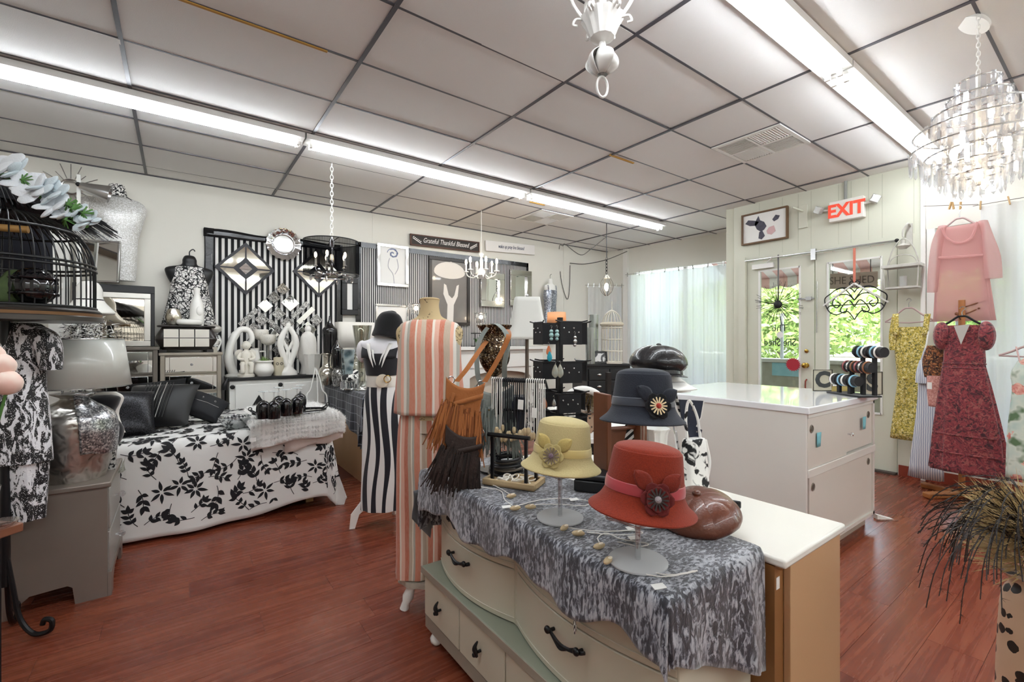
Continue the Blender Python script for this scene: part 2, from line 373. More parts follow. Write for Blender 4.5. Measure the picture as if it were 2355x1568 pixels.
gl = O('chain_lock', MB().tube([(-.01,2.24,2.1),(-.012,2.245,1.5)],.004), SILVER, d2)
ST('threshold', MB().box(DX-.06,1.5,0,DX+.14,3.06,.02), m('worn threshold','4A423B',.6), 'dark worn threshold under the double door', smooth=False)
DARKT = m('dark letters','23262A',.6)
text('The', .12, DARKT, d1, (.018,2.67,1.56), (pi/2,0,-pi/2), mirror=True)
text('She Shed', .13, DARKT, d1, (.018,2.67,1.38), (pi/2,0,-pi/2), mirror=True, sx=.8)
# rod across the top of the doors
r = T('curtain_rod','grey metal rod across the top of the double door','rod',(DX-.03,3.07,2.455))
O('rod', MB().tube([(0,0,0),(0,-1.575,-.008)],.009), SILVER, r); O('rod_bracket', MB().box(-.012,-.83,-.1,.03,-.78,.03), SILVER, r, smooth=False)
O('rod_end', MB().ball((0,-1.58,-.008),.02), BLACKM, r)
# right display window beside the entrance
W = MB().box(DX,-2.7,2.52,DX+.12,1.28,CZ+.2); W.box(DX,-2.7,0,DX+.12,1.28,.42)
ST('wall_front', W, WALL, 'white wall above and below the right display window', smooth=False)
wt = T('window_2','display window behind the hanging dresses',None,(DX,0,0)); wt['kind'] = 'structure'
O('window_pane', MB().box(.05,-2.6,.45,.056,1.26,2.5), WINGLASS, wt, smooth=False)
for y in (1.2,.62,-.6): O('window_frame', MB().box(.0,y,.42,.09,y+.06,2.52), WHITE, wt, smooth=False)
O('window_sill', MB().box(-.06,-2.6,.40,.02,1.26,.44), WHITE, wt, smooth=False)
ST('baseboard_front', MB().box(DX-.015,-2.6,0,DX,1.48,.11), m('red baseboard','8C3A28',.5), 'red painted baseboard under the right display window', smooth=False)
# ---- outside: pavement, street, trees, awning
ST('pavement', MB().box(5.5,-14,-.25,10,18,-.13), m('concrete','B4B0A6',.9,var=(2,'A29E94')), 'pale concrete pavement outside')
ST('street', MB().box(10,-30,-.35,40,40,-.2), m('asphalt','8E9094',.9,var=(1,'A0A2A4')), 'grey street beyond the pavement')
aw = T('awning','pink and white striped awning outside the entrance','awning',(7.45,3.0,2.35))
def awf(u,v_): return (1.0-v_*1.0 if False else u*1.1, -2.4+v_*4.0, .62-u*.45)
O('canopy', MB().grid(awf,4,20), stripes('awning stripes','E6B8B0','F2ECE8',.30,.5,axis=1), aw, sol=.01)
O('valance', MB().grid(lambda u,v_: (1.1,-2.4+v_*4.0,.17-u*(.14+.05*abs(sin(v_*40)))),4,120), bpy.data.materials['awning stripes'], aw, sol=.008)
hs = T('hanging_sign','weathered wooden shop sign hanging under the awning','sign',at(1958,645,x=7.75), radians(-62))
O('board', MB().box(-.3,-.015,-.11,.3,.015,.11), m('weathered board','B09A90',.8,var=(12,'9C867C')), hs, bev=.004)
text('SHE SHED', .15, m('sign brown','54403A',.7), hs, (0,-.017,0), (pi/2,0,0), sx=.8)
for a in (-.22,.22): O('hanger_chain', MB().tube([(a,0,.11),(a,0,.62)],.005), BLACKM, hs)
LEAF = [m('leaves light','A3B96C',.8,var=(3,'8EA85A')), m('leaves mid','8CA65C',.8,var=(3,'7A964C'))]
BARK = m('bark','6E6258',.9)
def tree(loc, h, r, n, label, seed, k):
    random.seed(seed); t = T('street_tree', label, 'tree', loc, group='trees across the street')
    O('trunk', MB().tube(curve([(0,0,-.2),(.05,.03,h*.25),(-.06,.05,h*.5)]),[.09]*13,8), BARK, t)
    b = MB()
    for _ in range(n):
        a = random.random()*2*pi; q = random.random()**.45; ph = math.acos(random.uniform(-1,1))
        c = Vector((r*q*sin(ph)*cos(a), r*1.3*q*sin(ph)*sin(a), h*.62+h*.36*q*cos(ph)))
        u = Vector((random.gauss(0,1),random.gauss(0,1),random.gauss(0,1))).normalized(); w_ = u.orthogonal().normalized(); s_ = random.uniform(.06,.12)
        b.add([c-u*s_*1.5, c+w_*s_*.6, c+u*s_*1.5, c-w_*s_*.6], [(0,1,2,3)])
    O('crown', b, LEAF[k], t, smooth=False, kind='stuff')
tree((14.5,6.3,-.2),3.9,2.2,5200,'bushy green tree seen through the left door leaf',1,0)
tree((14.2,.4,-.2),3.9,2.2,5200,'bushy green tree seen through the right door leaf',2,1)
tree((19.6,10.2,-.2),4.6,2.5,4000,'green tree further left across the street',3,1)
tree((19.6,3.4,-.2),4.6,2.5,4600,'green tree between the two nearer street trees',4,0)
tree((19.6,-3.4,-.2),4.6,2.5,4000,'green tree at the right across the street',9,0)
hw = T('hedge_wall','long low stone wall across the street','wall',(24.5,4,-.3)); 
O('stone_face', MB().box(0,-11,0,.4,11,1.0), m('street stone','A8A49A',.9,var=(5,'8E8A80')), hw); O('coping', MB().box(-.05,-11,1.0,.45,11,1.1), WHITE, hw, smooth=False)
gw = T('garden_wall','low stone garden wall with white posts outside the doors','wall',(8.7,3.2,-.2))
O('stone_face', MB().box(0,-5,0,.3,4.2,1.22), m('garden stone','B9B5A6',.9,var=(7,'97937F')), gw); O('coping', MB().box(-.04,-5,1.22,.34,4.2,1.28), m('pale coping','C9C6BC',.8), gw, smooth=False)
for y in (.1,.62,-1.7,-1.2,-2.4): O('post', MB().tube([(.15,y,1.28),(.15,y,2.1)],.03,8), m('post grey','A8AAAA',.6), gw)
O('teal_panel', MB().box(-.012,.05,.98,0,.72,1.21), m('teal board','7FB2BE',.7,var=(9,'A6CCD0')), gw, smooth=False)

# ---- fluorescent fittings
TUBE = lamp('fluorescent tube','F4FAFF',TUBE_POWER)
def fluoro(x0, x1, y, label, two=True):
    f = T('fluorescent_light', label, 'ceiling light', (x0,y,CZ-.006), group='fluorescent ceiling lights'); L_ = x1-x0
    O('housing', MB().prism([(-.088,0),(.088,0),(.088,-.044),(.055,-.048),(-.055,-.048),(-.088,-.044)],0,L_).put(MB()), SCREENW, f, rot=(0,0,-pi/2), smooth=False)
    for s_ in (-.034,.034):
        O('tube', MB().tube([(.06,s_,-.069),(L_-.06,s_,-.069)],.019,10), TUBE, f)
        for e in (.035,L_-.055): O('lamp_holder', MB().box(e,s_-.014,-.1,e+.02,s_+.014,-.05).tube([(e+.02,s_,-.075),(e+.035,s_,-.075)],.012), WHITE, f, smooth=False)
for a,b,l in ((-1.57,.885,'left end fluorescent fitting in the row near the left wall'),(.90,3.345,'middle fluorescent fitting above the black drum chandelier'),(3.365,5.98,'far fluorescent fitting near the display window')): fluoro(a,b,4.31,l)
for a,b,l in ((1.0,3.455,'near fluorescent fitting at the top right'),(3.475,5.92,'fluorescent fitting leading to the entrance wall behind the crystal chandelier')): fluoro(a,b,1.16,l)
for a,b,l in ((-1.5,.95,'first'),(.97,3.42,'second'),(3.44,5.9,'third')): fluoro(a,b,-1.98,l+' fluorescent fitting of the added unseen row on the right')  # row added out of view to brighten the right part of the room
fluoro(-1.47,.98,1.16,'added unseen fluorescent fitting over the viewer carrying on the right hand row')  # unseen fitting added for fill light, in line with the right row
# ---- air vents
def vent(x0,y0,label):
    t = T('air_vent',label,'air vent',(x0,y0,CZ-.006)); s_ = .60
    O('duct', MB().box(.02,.02,.008,.58,.58,.03), BLACK, t, smooth=False)
    fr = MB()
    for q in ((0,0,s_,.035),(0,s_-.035,s_,s_),(0,.035,.035,s_-.035),(s_-.035,.035,s_,s_-.035),(.29,.035,.31,s_-.035),(.035,.29,.29,.31),(.31,.29,s_-.035,.31)): fr.box(q[0],q[1],-.004,q[2],q[3],.012)
    O('frame', fr, WHITE, t, smooth=False)
    lv = O('louver', MB().cbox((0,0,.004),(.245,.006,.016),(.6,0,0)), WHITE, t, loc=(.16,.05,0), smooth=False)
    for qx in (0,1):
        for qy in (0,1):
            for k in range(11):
                if qx == 0 and qy == 0 and k == 0: continue
                if (qx+qy)%2 == 0: share('louver', lv, t, (.1625+qx*.275,.05+qy*.275+k*.0225,0))
                else: share('louver', lv, t, (.05+qx*.275+k*.0225,.1625+qy*.275,0),(0,0,pi/2))
vent(4.005,1.745,'square louvred air vent near the entrance'); vent(4.005,4.795,'square louvred air vent beyond the long light row')

# ================================================================ FURNITURE
TAUPE = m('taupe paint','9C9486',.45); OLIVE = m('grey green paint','8F9484',.45)
# ---- bow-fronted dresser under the velvet cloth
dr = T('dresser','cream bow-fronted dresser with black twig handles under a velvet cloth','dresser',(.94,1.32,0))
# local: front towards -X, origin at the middle of its front
O('plinth', MB().box(0,-.66,.06,.44,.66,.12), TAUPE, dr, bev=.004)
O('lower_case', MB().box(.012,-.655,.12,.44,.655,.325), CREAMP, dr, bev=.003)
O('ledge', MB().box(-.012,-.67,.312,.44,.67,.345), OLIVE, dr, bev=.004)
O('ledge_edge', MB().box(-.016,-.672,.314,-.012,.672,.343), TAUPE, dr, smooth=False)
O('upper_case', MB().box(.075,-.64,.345,.435,.64,.77), CREAMP, dr, bev=.003)
O('dresser_top', MB().box(.03,-.65,.77,.44,.65,.795), CREAMP, dr, bev=.004)
for k in range(4): 
    y0 = -.652+k*.327
    d_ = O('panel_door', MB().box(-.006,y0+.003,.128,.012,y0+.322,.306), CREAMP, dr, bev=.003)
    O('door_pull', MB().tube(curve([(-.02,y0+.16,.26),(-.03,y0+.165,.235),(-.026,y0+.155,.205)]),[.003,.004,.005,.006,.007,.008,.009,.010,.009,.008,.007,.006,.005],8).tube([(-.02,y0+.16,.22),(-.004,y0+.16,.22)],.006).ball((-.03,y0+.168,.208),.009,8,6), BLACKM, d_)
def bow(y0,y1,z0,z1):
    def fn(u,v_): 
        y = y0+(y1-y0)*u; return (.075-.078*(1-(2*u-1)**2)-.006, y, z0+(z1-z0)*v_)
    b = MB(); n = 16; R = []
    for i in range(n+1):
        u = i/n; xx = .072-.058*(1-(2*u-1)**2); y = y0+(y1-y0)*u
        R.append([(xx,y,z0),(xx,y,z1),(.08,y,z1),(.08,y,z0)])
    return b.rings(R)
def twig(par, y, z, bx):
    b = MB(); L_ = .062
    b.tube(curve([(bx-.012,y-L_*1.35,z+.012),(bx-.020,y-L_,z+.004),(bx-.028,y,z-.004),(bx-.020,y+L_,z+.006),(bx-.012,y+L_*1.35,z-.012)]),.0055,8)
    b.tube(curve([(bx-.02,y-L_,z+.014),(bx-.026,y-L_*.4,z-.004),(bx-.032,y,z-.012),(bx-.026,y+L_*.5,z-.004),(bx-.02,y+L_,z+.008)]),.0045,8)
    for s_ in (-1,1): b.tube([(bx,y+s_*L_,z+.004),(bx-.026,y+s_*L_,z+.006)],.006,8); b.ball((bx-.026,y+s_*L_*1.02,z+.010),(.01,.012,.012),8,6)
    return O('twig_handle', b, BLACKM, par)
for (y0,y1) in ((-.635,.035),(.05,.635)):
    for (z0,z1) in ((.35,.548),(.552,.768)):
        d_ = O('drawer', bow(y0,y1,z0,z1), CREAMP, dr, ang=30, bev=.003)
        O('bead_line', MB().tube([(.070-.058*(1-(2*i/16-1)**2), y0+(y1-y0)*i/16, z0+.022) for i in range(17)],.0016,5), m('bead paint','DAD6C8',.4), d_)
        twig(d_, (y0+y1)/2, .495 if z0 < .5 else .642, .013)
for (a,b_) in ((.03,.6),(.03,-.6),(.4,.6),(.4,-.6)):
    O('foot', MB().lathe([(.018,0),(.028,.012),(.03,.028),(.02,.045),(.026,.062)],14), WHITE, dr, loc=(a,b_,0))
tg = T('hang_tag','black and white checked tag hanging from a dresser handle','tag',(.915,.95,.645), 0)
x = N('checks'); v = x.co(); ck = x.n('ShaderNodeTexChecker'); x.l(v, ck.inputs[0]); ck.inputs['Scale'].default_value = 110; ck.inputs[1].default_value = lin('F2F2EE'); ck.inputs[2].default_value = lin('121214'); CHECK = x.set(ck.outputs[0],.5)
O('tag_card', MB().prism([(.016*cos(2*pi*i/16),.024*sin(2*pi*i/16)) for i in range(16)],-.002,.002), CHECK, tg, loc=(0,0,-.055), rot=(0,0,pi/2+FACE)); O('tag_string', MB().tube([(0,0,-.033),(-.004,.006,.0),(0,0,.03),(.004,-.006,.0),(0,0,-.033)],.0012,4), BLACK, tg)
# ---- crushed velvet cloth
x = N('crushed velvet'); v = x.co(sc=(1,1.9,.55),rot=(.35,.2,.6)); n = x.noise(v, 62, 4, .6, .62); n2 = x.noise(v, 9, 2, .4)
f = x.ma('ADD', x.ma('MULTIPLY', n, .75), x.ma('MULTIPLY', n2, .25)); 
VELVET = x.set(x.ramp(f, [(.43,'1C1D28'),(.49,'32343F'),(.52,'7E818C'),(.60,'B4B7BE')]), .5, sheen=.5); x.bump(n, .5, .006)
def drape(x0,x1,y0,y1,zt,drops,flare=.16,wave=.012,freq=22,rad=.018,hem=None):
    # flat cloth over a box top; drops = (x0 side, x1 side, y0 side, y1 side)
    def fn(u,v_):
        p = x0-drops[0]+(x1-x0+drops[0]+drops[1])*u; q = y0-drops[2]+(y1-y0+drops[2]+drops[3])*v_
        ox = (p-x1) if p > x1 else (p-x0 if p < x0 else 0); oy = (q-y1) if q > y1 else (q-y0 if q < y0 else 0)
        bx, by = min(max(p,x0),x1), min(max(q,y0),y1); r = hypot(ox,oy)
        if r < 1e-6: return (bx,by,zt+.0015*sin(p*40)*sin(q*37))
        dx, dy = ox/r, oy/r; par = p if abs(oy) >= abs(ox) else q
        k = hem(p,q,ox,oy) if hem else 1.0
        rr = max(abs(ox),abs(oy))*.75+r*.25; rr *= k
        out = rad*(1-exp(-rr/rad*1.3))+flare*rr*(.35+.5*(abs(dx*dy)*2))+wave*(rr/.2)*sin(par*freq+1.3)+.4*wave*(rr/.2)*sin(par*freq*2.3)
        z = zt-max(0,rr-rad*.45*(1-exp(-rr/rad)))
        return (bx+dx*max(out,.004), by+dy*max(out,.004), z)
    return fn
def vh(p,q,ox,oy):
    if oy < -.01 and abs(oy) > abs(ox): return .62+.75*min(max((p-.93)/.43,0),1)     # end drop longer towards the back
    if ox < -.01: return .98+.13*sin(q*13+1.2)+.06*sin(q*29)
    return 1.0
vc = O('velvet_cloth', MB().grid(drape(.925,1.365,.655,1.975,.803,(.17,.012,.26,.30),.10,.010,20,.014,vh),60,110), VELVET, sol=.003)
tag(vc,'grey crushed velvet cloth draped over the cream dresser','cloth')
LIN_ = O('cloth_lining', MB().grid(lambda u,v_: (.90+u*.105+.004*sin(v_*5), 2.02+.012*sin(u*6)+.01*v_, .69-v_*(.13+.13*u-(.06 if u > .92 else 0))),14,10), m('grey lining','6A6A6C',.8,sheen=.4), vc, sol=.003)
# ---- low white cabinet behind the dresser
wc = T('low_cabinet','low white-topped cabinet with tan end panel behind the dresser','cabinet',(1.39,.60,0))
TAN = m('tan panel','CBA47C',.5,var=(2,'C39B72')); BROWNP = m('brown panel','96683C',.5,var=(4,'8A5E35'))
O('end_panel', MB().box(.055,0,0,.43,.02,.752), TAN, wc, bev=.002); O('back_panel', MB().box(.0,.02,.0,.055,1.35,.75), BROWNP, wc, smooth=False)
O('front_panel', MB().box(.41,.02,0,.43,1.35,.752), WHITE, wc, smooth=False); O('far_panel', MB().box(.055,1.33,0,.41,1.35,.752), WHITE, wc, smooth=False)
O('cabinet_top', MB().box(-.005,-.012,.752,.445,1.37,.78), m('cream laminate','EFEDE6',.3,var=(2,'EAE6DA')), wc, bev=.008)
O('paper_label', MB().box(.008,.0185,.68,.028,.0195,.715), PAPER, wc, smooth=False)
# ---- display counter
LAM = m('white laminate','E2DFD8',.28); 
co_ = T('display_counter','tall white display counter with sliding doors near the entrance','counter',(3.075,1.19,0))
O('side_panel', MB().box(0,0,.09,.02,1.2,.985), LAM, co_, bev=.002)
O('case', MB().box(.02,.03,.09,1.2,1.2,.94), LAM, co_, smooth=False)
O('toe_kick', MB().box(.03,.05,0,1.18,1.16,.09), m('toe kick','A99A8C',.6), co_, smooth=False)
O('counter_top', MB().box(-.008,-.02,.955,1.225,1.22,1.0), m('glossy laminate top','EDEEF0',.08,coat=.4), co_, bev=.006)
O('top_rail', MB().box(.02,-.004,.93,1.2,.03,.955), LAM, co_, smooth=False); O('middle_rail', MB().box(.02,-.01,.565,1.2,.03,.615), LAM, co_, bev=.003)
O('bottom_rail', MB().box(.02,-.004,.09,1.2,.03,.115), LAM, co_, smooth=False); O('end_post', MB().box(1.17,-.004,.09,1.2,.03,.95), LAM, co_, smooth=False)
RING = m('worn metal ring','8C857A',.35,.8)
def slide(x0,x1,z0,z1,y,hx,hz,nm):
    d_ = O(nm, MB().box(x0,y,z0,x1,y+.016,z1), m('door laminate','DAD3CA',.35), co_, smooth=False)
    O('finger_pull', MB().torus((hx,y-.001,hz),.022,.004,(pi/2,0,0)).lathe([(.02,0),(.001,.001)],14,cap0=False).put(MB()), RING, d_)
    O('pull_cup', MB().lathe([(.019,0),(.015,.002)],14), m('pull cup','5E574F',.5,.5), d_, loc=(hx,y-.0005,hz), rot=(pi/2,0,0)); return d_
a_ = slide(.02,.64,.617,.928,-.002,.07,.86,'upper_sliding_door'); slide(.6,1.17,.63,.928,.008,1.1,.85,'upper_sliding_door')
O('knob', MB().lathe([(.008,0),(.007,.012),(.014,.02),(.013,.03),(.004,.034)],12), CHROME, a_, loc=(.66,-.004,.76), rot=(pi/2,0,0))
slide(.04,.60,.117,.563,-.002,.09,.5,'lower_sliding_door'); slide(.60,1.17,.117,.563,.008,1.1,.5,'lower_sliding_door')
for (a,b_,c_) in ((.13,.155,.79),(.93,-.0,.81)):
    n_ = O('painters_tape', MB().grid(lambda u,v_: (a+u*.055,-.006-.004*u*v_,c_-.05+v_*.09),3,3), m('blue tape','7FC4D0',.6), sol=.001); tag(n_, 'blue tape square on the counter door beside the '+('left' if a < .5 else 'right')+' finger pull','tape','blue tape squares')
    n_.location = (3.075,1.186,0)
# ---- silver nightstand
ns = T('nightstand','silver painted two-drawer nightstand with bracket feet beside the bed','nightstand',(-.31,3.34,0))
P = [(-.43,.0),(-.36,0),(-.345,.055),(-.30,.095),(-.16,.105),(-.14,.09),(-.13,.0),(0,0),(0,.60),(-.43,.60)]
for y in (0,.60): O('side_panel', MB().prism(P,y,y+.018), SILVERP, ns, smooth=False)
O('case', MB().box(-.42,.018,.10,-.012,.60,.60), m('nightstand inside','2E2C2A',.6), ns, smooth=False)
O('nightstand_top', MB().box(-.44,-.012,.60,.016,.63,.628), SILVERP, ns, bev=.006)
for z0,z1 in ((.12,.345),(.36,.585)):
    d_ = O('drawer', MB().box(-.012,.03,z0,.008,.59,z1), m('drawer silver','A3A09A',.4,.4,bump=(90,.35)), ns, bev=.004)
    O('knob', MB().tube([(.008,.31,(z0+z1)/2),(.03,.31,(z0+z1)/2)],.006).ball((.038,.31,(z0+z1)/2),.018,8,6), CRYSTAL, d_, smooth=False)
O('apron', MB().prism([(.0,.0),(.09,0),(.1,.06),(.16,.1),(.46,.1),(.52,.06),(.53,0),(.62,0),(.62,.13),(0,.13)],0,.016), SILVERP, ns, loc=(.017,0,0), rot=(0,0,pi/2), smooth=False)
pw = T('plastic_wrap','torn clear plastic wrap hanging on the nightstand corner','wrap',(-.29,3.93,.635))
O('wrap', MB().grid(lambda u,v_: (.012+.02*sin(v_*4)*u, -.45+v_*.5, -.08*u*v_+.004*sin(u*9+v_*14)),6,14), glassy('plastic film','EFF2D8',.12,.2), pw)
# ---- bed with leaf quilt
bx0,bx1,by0,by1,bz = -.52,1.02,4.16,5.62,.68
bed = T('daybed','daybed frame and mattress hidden under the leaf quilt','bed',(0,0,0))
O('mattress', MB().box(bx0,by0+.02,.3,bx1-.02,by1,bz-.02), PAPER, bed, bev=.04); O('base', MB().box(bx0,by0+.06,.06,bx1-.06,by1,.3), WOODL, bed, smooth=False)
for a in (bx0+.05,bx1-.12): 
    for b_ in (by0+.1,by1-.1): O('leg', MB().box(a,b_,0,a+.06,b_+.06,.06), WOODL, bed, smooth=False)
def qh(p,q,ox,oy):
    if oy < -.01 and abs(oy) >= ox: return 1.03-.12*exp(-((p-.90)/.26)**2)
    return 1.0
qd = drape(bx0,bx1,by0,by1,bz,(.0,.60,.655,.0),.22,.008,7,.05,qh)
x = N('quilt cotton'); v = x.co(kind='UV') if False else x.co(); br = x.n('ShaderNodeTexBrick'); 
vv = x.co(sc=(1,1,1)); u_ = x.ax(vv,0); w_ = x.ma('ADD', x.ax(vv,2), x.ma('MULTIPLY', x.ax(vv,1), .7)); cbn = x.n('ShaderNodeCombineXYZ'); x.l(u_, cbn.inputs[0]); x.l(w_, cbn.inputs[1]); x.l(cbn.outputs[0], br.inputs['Vector'])
br.inputs['Scale'].default_value = 9; br.inputs['Mortar Size'].default_value = .02; br.inputs['Mortar Smooth'].default_value = 1
x.bump(br.outputs['Fac'], -.9, .01); QUILT = x.set('E4E3E0', .85, sheen=.2)
qo = O('leaf_quilt', MB().grid(lambda u,v_: qd(u,v_),90,70), QUILT, sol=.006); tag(qo,'white quilt with black leaf sprays spread over the daybed','quilt')
def qs(p,q):    # cloth coordinates -> point on the quilt, lifted off the surface
    W_ = bx1-bx0+.60; H_ = by1-by0+.655; u = (p-bx0)/W_; v_ = (q-by0+.655)/H_
    a = Vector(qd(u,v_)); b_ = Vector(qd(u+.004,v_)); c_ = Vector(qd(u,v_+.004)); nn = (b_-a).cross(c_-a)
    nn = nn.normalized() if nn.length > 1e-9 else Vector((0,0,1)); return a+nn*.0055
leafprint = MB(); random.seed(21)
def leaf(px,py,a,L_,w_):
    pts = []; 
    for i in range(9):
        t = i/8; hw_ = w_*sin(pi*t**.8)*(1-.15*t)
        pts.append((t*L_, hw_))
    vs = []; ca, sa = cos(a), sin(a); ok = True
    for (s_,hh) in pts:
        for k in (-1,0,1): 
            p = px+ca*s_-sa*hh*k; q = py+sa*s_+ca*hh*k
            if not (bx0 < p < bx1+.57 and by0-.60 < q < by1): ok = False
            if p > bx1 and q < by0 and hypot(p-bx1,by0-q) > .62: ok = False
            vs.append((p,q))
    if not ok: return
    leafprint.add([qs(*z) for z in vs], [(3*i+k,3*i+3+k,3*i+4+k,3*i+1+k) for i in range(8) for k in (0,1)])
def stem(pts):
    c_ = curve([(p,q,0) for p,q in pts],5); vs = []
    for i,p in enumerate(c_):
        if not (bx0 < p.x < bx1+.5 and by0-.6 < p.y < by1): return
        t = (c_[min(i+1,len(c_)-1)]-c_[max(i-1,0)]).normalized(); 
        for k in (-1,1): vs.append(qs(p.x-t.y*.0022*k,p.y+t.x*.0022*k))
    leafprint.add(vs, [(2*i,2*i+2,2*i+3,2*i+1) for i in range(len(c_)-1)])
def spray(px,py,a,L_,n,s_,bend):
    pts = []; pa = a; p,q = px,py
    for i in range(n+1):
        pts.append((p,q)); p += cos(pa)*L_/n; q += sin(pa)*L_/n; pa += bend/n
    stem(pts)
    for i,(p,q) in enumerate(pts):
        ta = a+bend*i/n
        if i: 
            for sd in (-1,1):
                if random.random() < .88: leaf(p+.006*cos(ta),q,ta+sd*random.uniform(.65,1.05),s_*random.uniform(.75,1.15),s_*random.uniform(.22,.30))
    leaf(pts[-1][0],pts[-1][1],a+bend,s_*1.1,s_*.28)
def star(px,py,s_,n,a0):
    for i in range(n): leaf(px+.01*cos(a0+i*2*pi/n),py+.01*sin(a0+i*2*pi/n),a0+i*2*pi/n+random.uniform(-.1,.1),s_*random.uniform(.8,1.2),s_*.19)
cen_ = []
for _ in range(6000):
    p,q = random.uniform(bx0,bx1+.5),random.uniform(by0-.58,by1)
    if all(hypot(p-a,q-b_) > .098 for a,b_ in cen_): cen_.append((p,q))
for (p,q) in cen_:
    r_ = random.random()
    if r_ < .22: star(p,q,.062,random.choice((6,7)),random.random()*6)
    else: a = random.random()*6.28; spray(p-cos(a)*.05,q-sin(a)*.05,a,random.uniform(.09,.13),3,random.uniform(.045,.062),random.uniform(-.9,.9))
O('leaf_print', leafprint, m('black print','141418',.8), qo, kind='stuff', smooth=False)
# ---- folded fur throw and blanket
fur = T('fur_throw','folded white fluffy fur throw over the front edge of the bed','throw',(.80,4.1,bz+.012))
def lsec(y,th,z0,front,back,drop):     # section of a folded throw lying on the bed and hanging over its edge
    c_ = [(back,z0),(back+.015,z0+th*.5),(back,z0+th)]
    for k in range(7): t_ = k/6; c_.append((back+(front-back)*(.1+.8*t_), z0+th+.006*sin(k*2+y*9)))
    for k in range(6): a = pi/2*k/5; c_.append((front-th*.5-(th*.55)*sin(a)-.01, z0+th*.45+(th*.55)*cos(a)))
    for k in range(1,5): c_.append((front-th*1.05-.012-.006*sin(k*3+y*17), z0+th*.45-(drop)*k/4))
    c_ += [(front-th*.5-.01,z0+th*.45-drop-.02),(front-.015,z0+th*.45-drop+.01)]
    for k in range(3): c_.append((front-.012,z0+th*.3-drop*(1-k/3)*.8))
    c_ += [(front+.02,z0),(front+.3,z0)]
    return c_
def lfold(x0,x1,th,z0,front,back,drop,n=26):
    R = []
    for i in range(n+1):
        u = i/n; xx = x0+(x1-x0)*u; e = min(1,min(u,1-u)*9)**.5; k_ = .25+.75*e
        R.append([(xx+.008*sin(i*1.7),y_,z_) for (y_,z_) in [(a,z0+(b_-z0)*(.6+.4*e) if b_ > z0 else b_) for a,b_ in lsec(xx,th*k_,z0,front-.03*sin(u*5)*.4,back,drop*(1-.28*u)+.012*sin(u*11))]])
    return MB().rings(R)
O('blanket', lfold(-.10,.36,.035,0,-.01,.72,.18), m('pale pink blanket','D8CBC4',.9,sheen=.5), fur, ang=70)
FURM = m('white fur','EFEDEA',.95,sheen=.6)
b2 = lfold(-.34,.37,.085,.02,-.02,.74,.16); O('fur_body', b2, FURM, fur, ang=80)
random.seed(4); hb = MB(); cen = Vector((0,.3,.0))
for _ in range(26000):
    f_ = random.choice(b2.f); Q = [Vector(b2.v[i]) for i in f_[:4]]; w4 = [random.random() for _ in Q]; s4 = sum(w4); P_ = sum((q*w for q,w in zip(Q,w4)),Vector())/s4
    nn = (Q[1]-Q[0]).cross(Q[2]-Q[0]); nn = nn.normalized() if nn.length > 1e-9 else Vector((0,0,1))
    if nn.z < -.5: continue
    if nn.dot(P_-Vector((P_.x*.8,.05 if P_.z < .03 else P_.y,-.2))) < 0: nn = -nn
    L_ = random.uniform(.016,.034); dd = (nn+Vector((random.gauss(0,.4),random.gauss(0,.4),random.gauss(0,.3)-.25))).normalized(); sd = dd.orthogonal().normalized()*.0012; hb.add([P_-sd,P_+sd,P_+dd*L_],[(0,1,2)])
O('fur_pile', hb, FURM, fur, kind='stuff', smooth=False)
O('price_card', MB().box(-.02,0,0,.02,.001,.03), PAPER, fur, loc=(-.34,-.165,-.05), rot=(-.1,0,0), smooth=False)
# ---- pillows
def pillow(loc,rot,w_,h,t,mat,label,extra=None):
    o = T('pillow',label,'pillow',loc,rot)
    def fn(sg):
        def g(u,v_):
            a,b_ = 2*u-1,2*v_-1; e = (1-abs(a)**2.6)*(1-abs(b_)**2.6); pin = 1-.07*(1-abs(b_)**2)*abs(a)**3 if True else 1
            return (a*w_/2*(1-.06*(1-b_*b_)*a*a), sg*t/2*max(e,0)**.42, b_*h/2*(1-.06*(1-a*a)*b_*b_))
        return g
    b = MB().grid(fn(-1),22,22); n_ = len(b.v); b.grid(fn(1),22,22)
    O('cover', b, mat, o, ang=80); 
    return o
BLKF = m('black satin','0C0C0E',.5,bump=(30,.15)); NAVYF = m('dark navy cloth','0C0D13',.75)
pb = at(365,990,z=bz+.01)
p1 = pillow((-.12,4.80,bz+.185),(-.72,.0,-.35),.50,.42,.17,BLKF,'large black cushion with pleated metallic stripes on the bed')
for k in range(9): O('pleat', MB().tube([(-.10+k*.023,-.088,-.17+.0),(-.10+k*.023,-.098,0),(-.10+k*.023,-.088,.17)],.004,5), m('silver thread','8E8C88',.3,.7) if k in (4,6) else BLKF, p1)
p2 = pillow((.20,4.86,bz+.14),(-.9,.45,-.25),.30,.26,.14,NAVYF,'small dark cushion with two crystal studs beside the striped cushion')
for k in (-.05,.05): O('stud', MB().ball((k,-.068,.03),.012,8,6), CRYSTAL, p2)
O('piping', MB().tube([(-.10,-.06,-.01),(0,-.073,-.012),(.10,-.06,-.01)],.003,5), SILVER, p2)
pillow((-.36,4.56,bz+.165),(-.55,.1,.25),.46,.40,.16,sequins('black sequins','020203','3A3A40',220,.5),'black sequinned cushion nearest the nightstand')
pillow((-.14,5.18,bz+.2),(-.5,-.1,-.2),.42,.36,.14,m('black fur fabric','101012',.95,bump=(200,.8)),'black fluffy cushion behind the striped cushion')
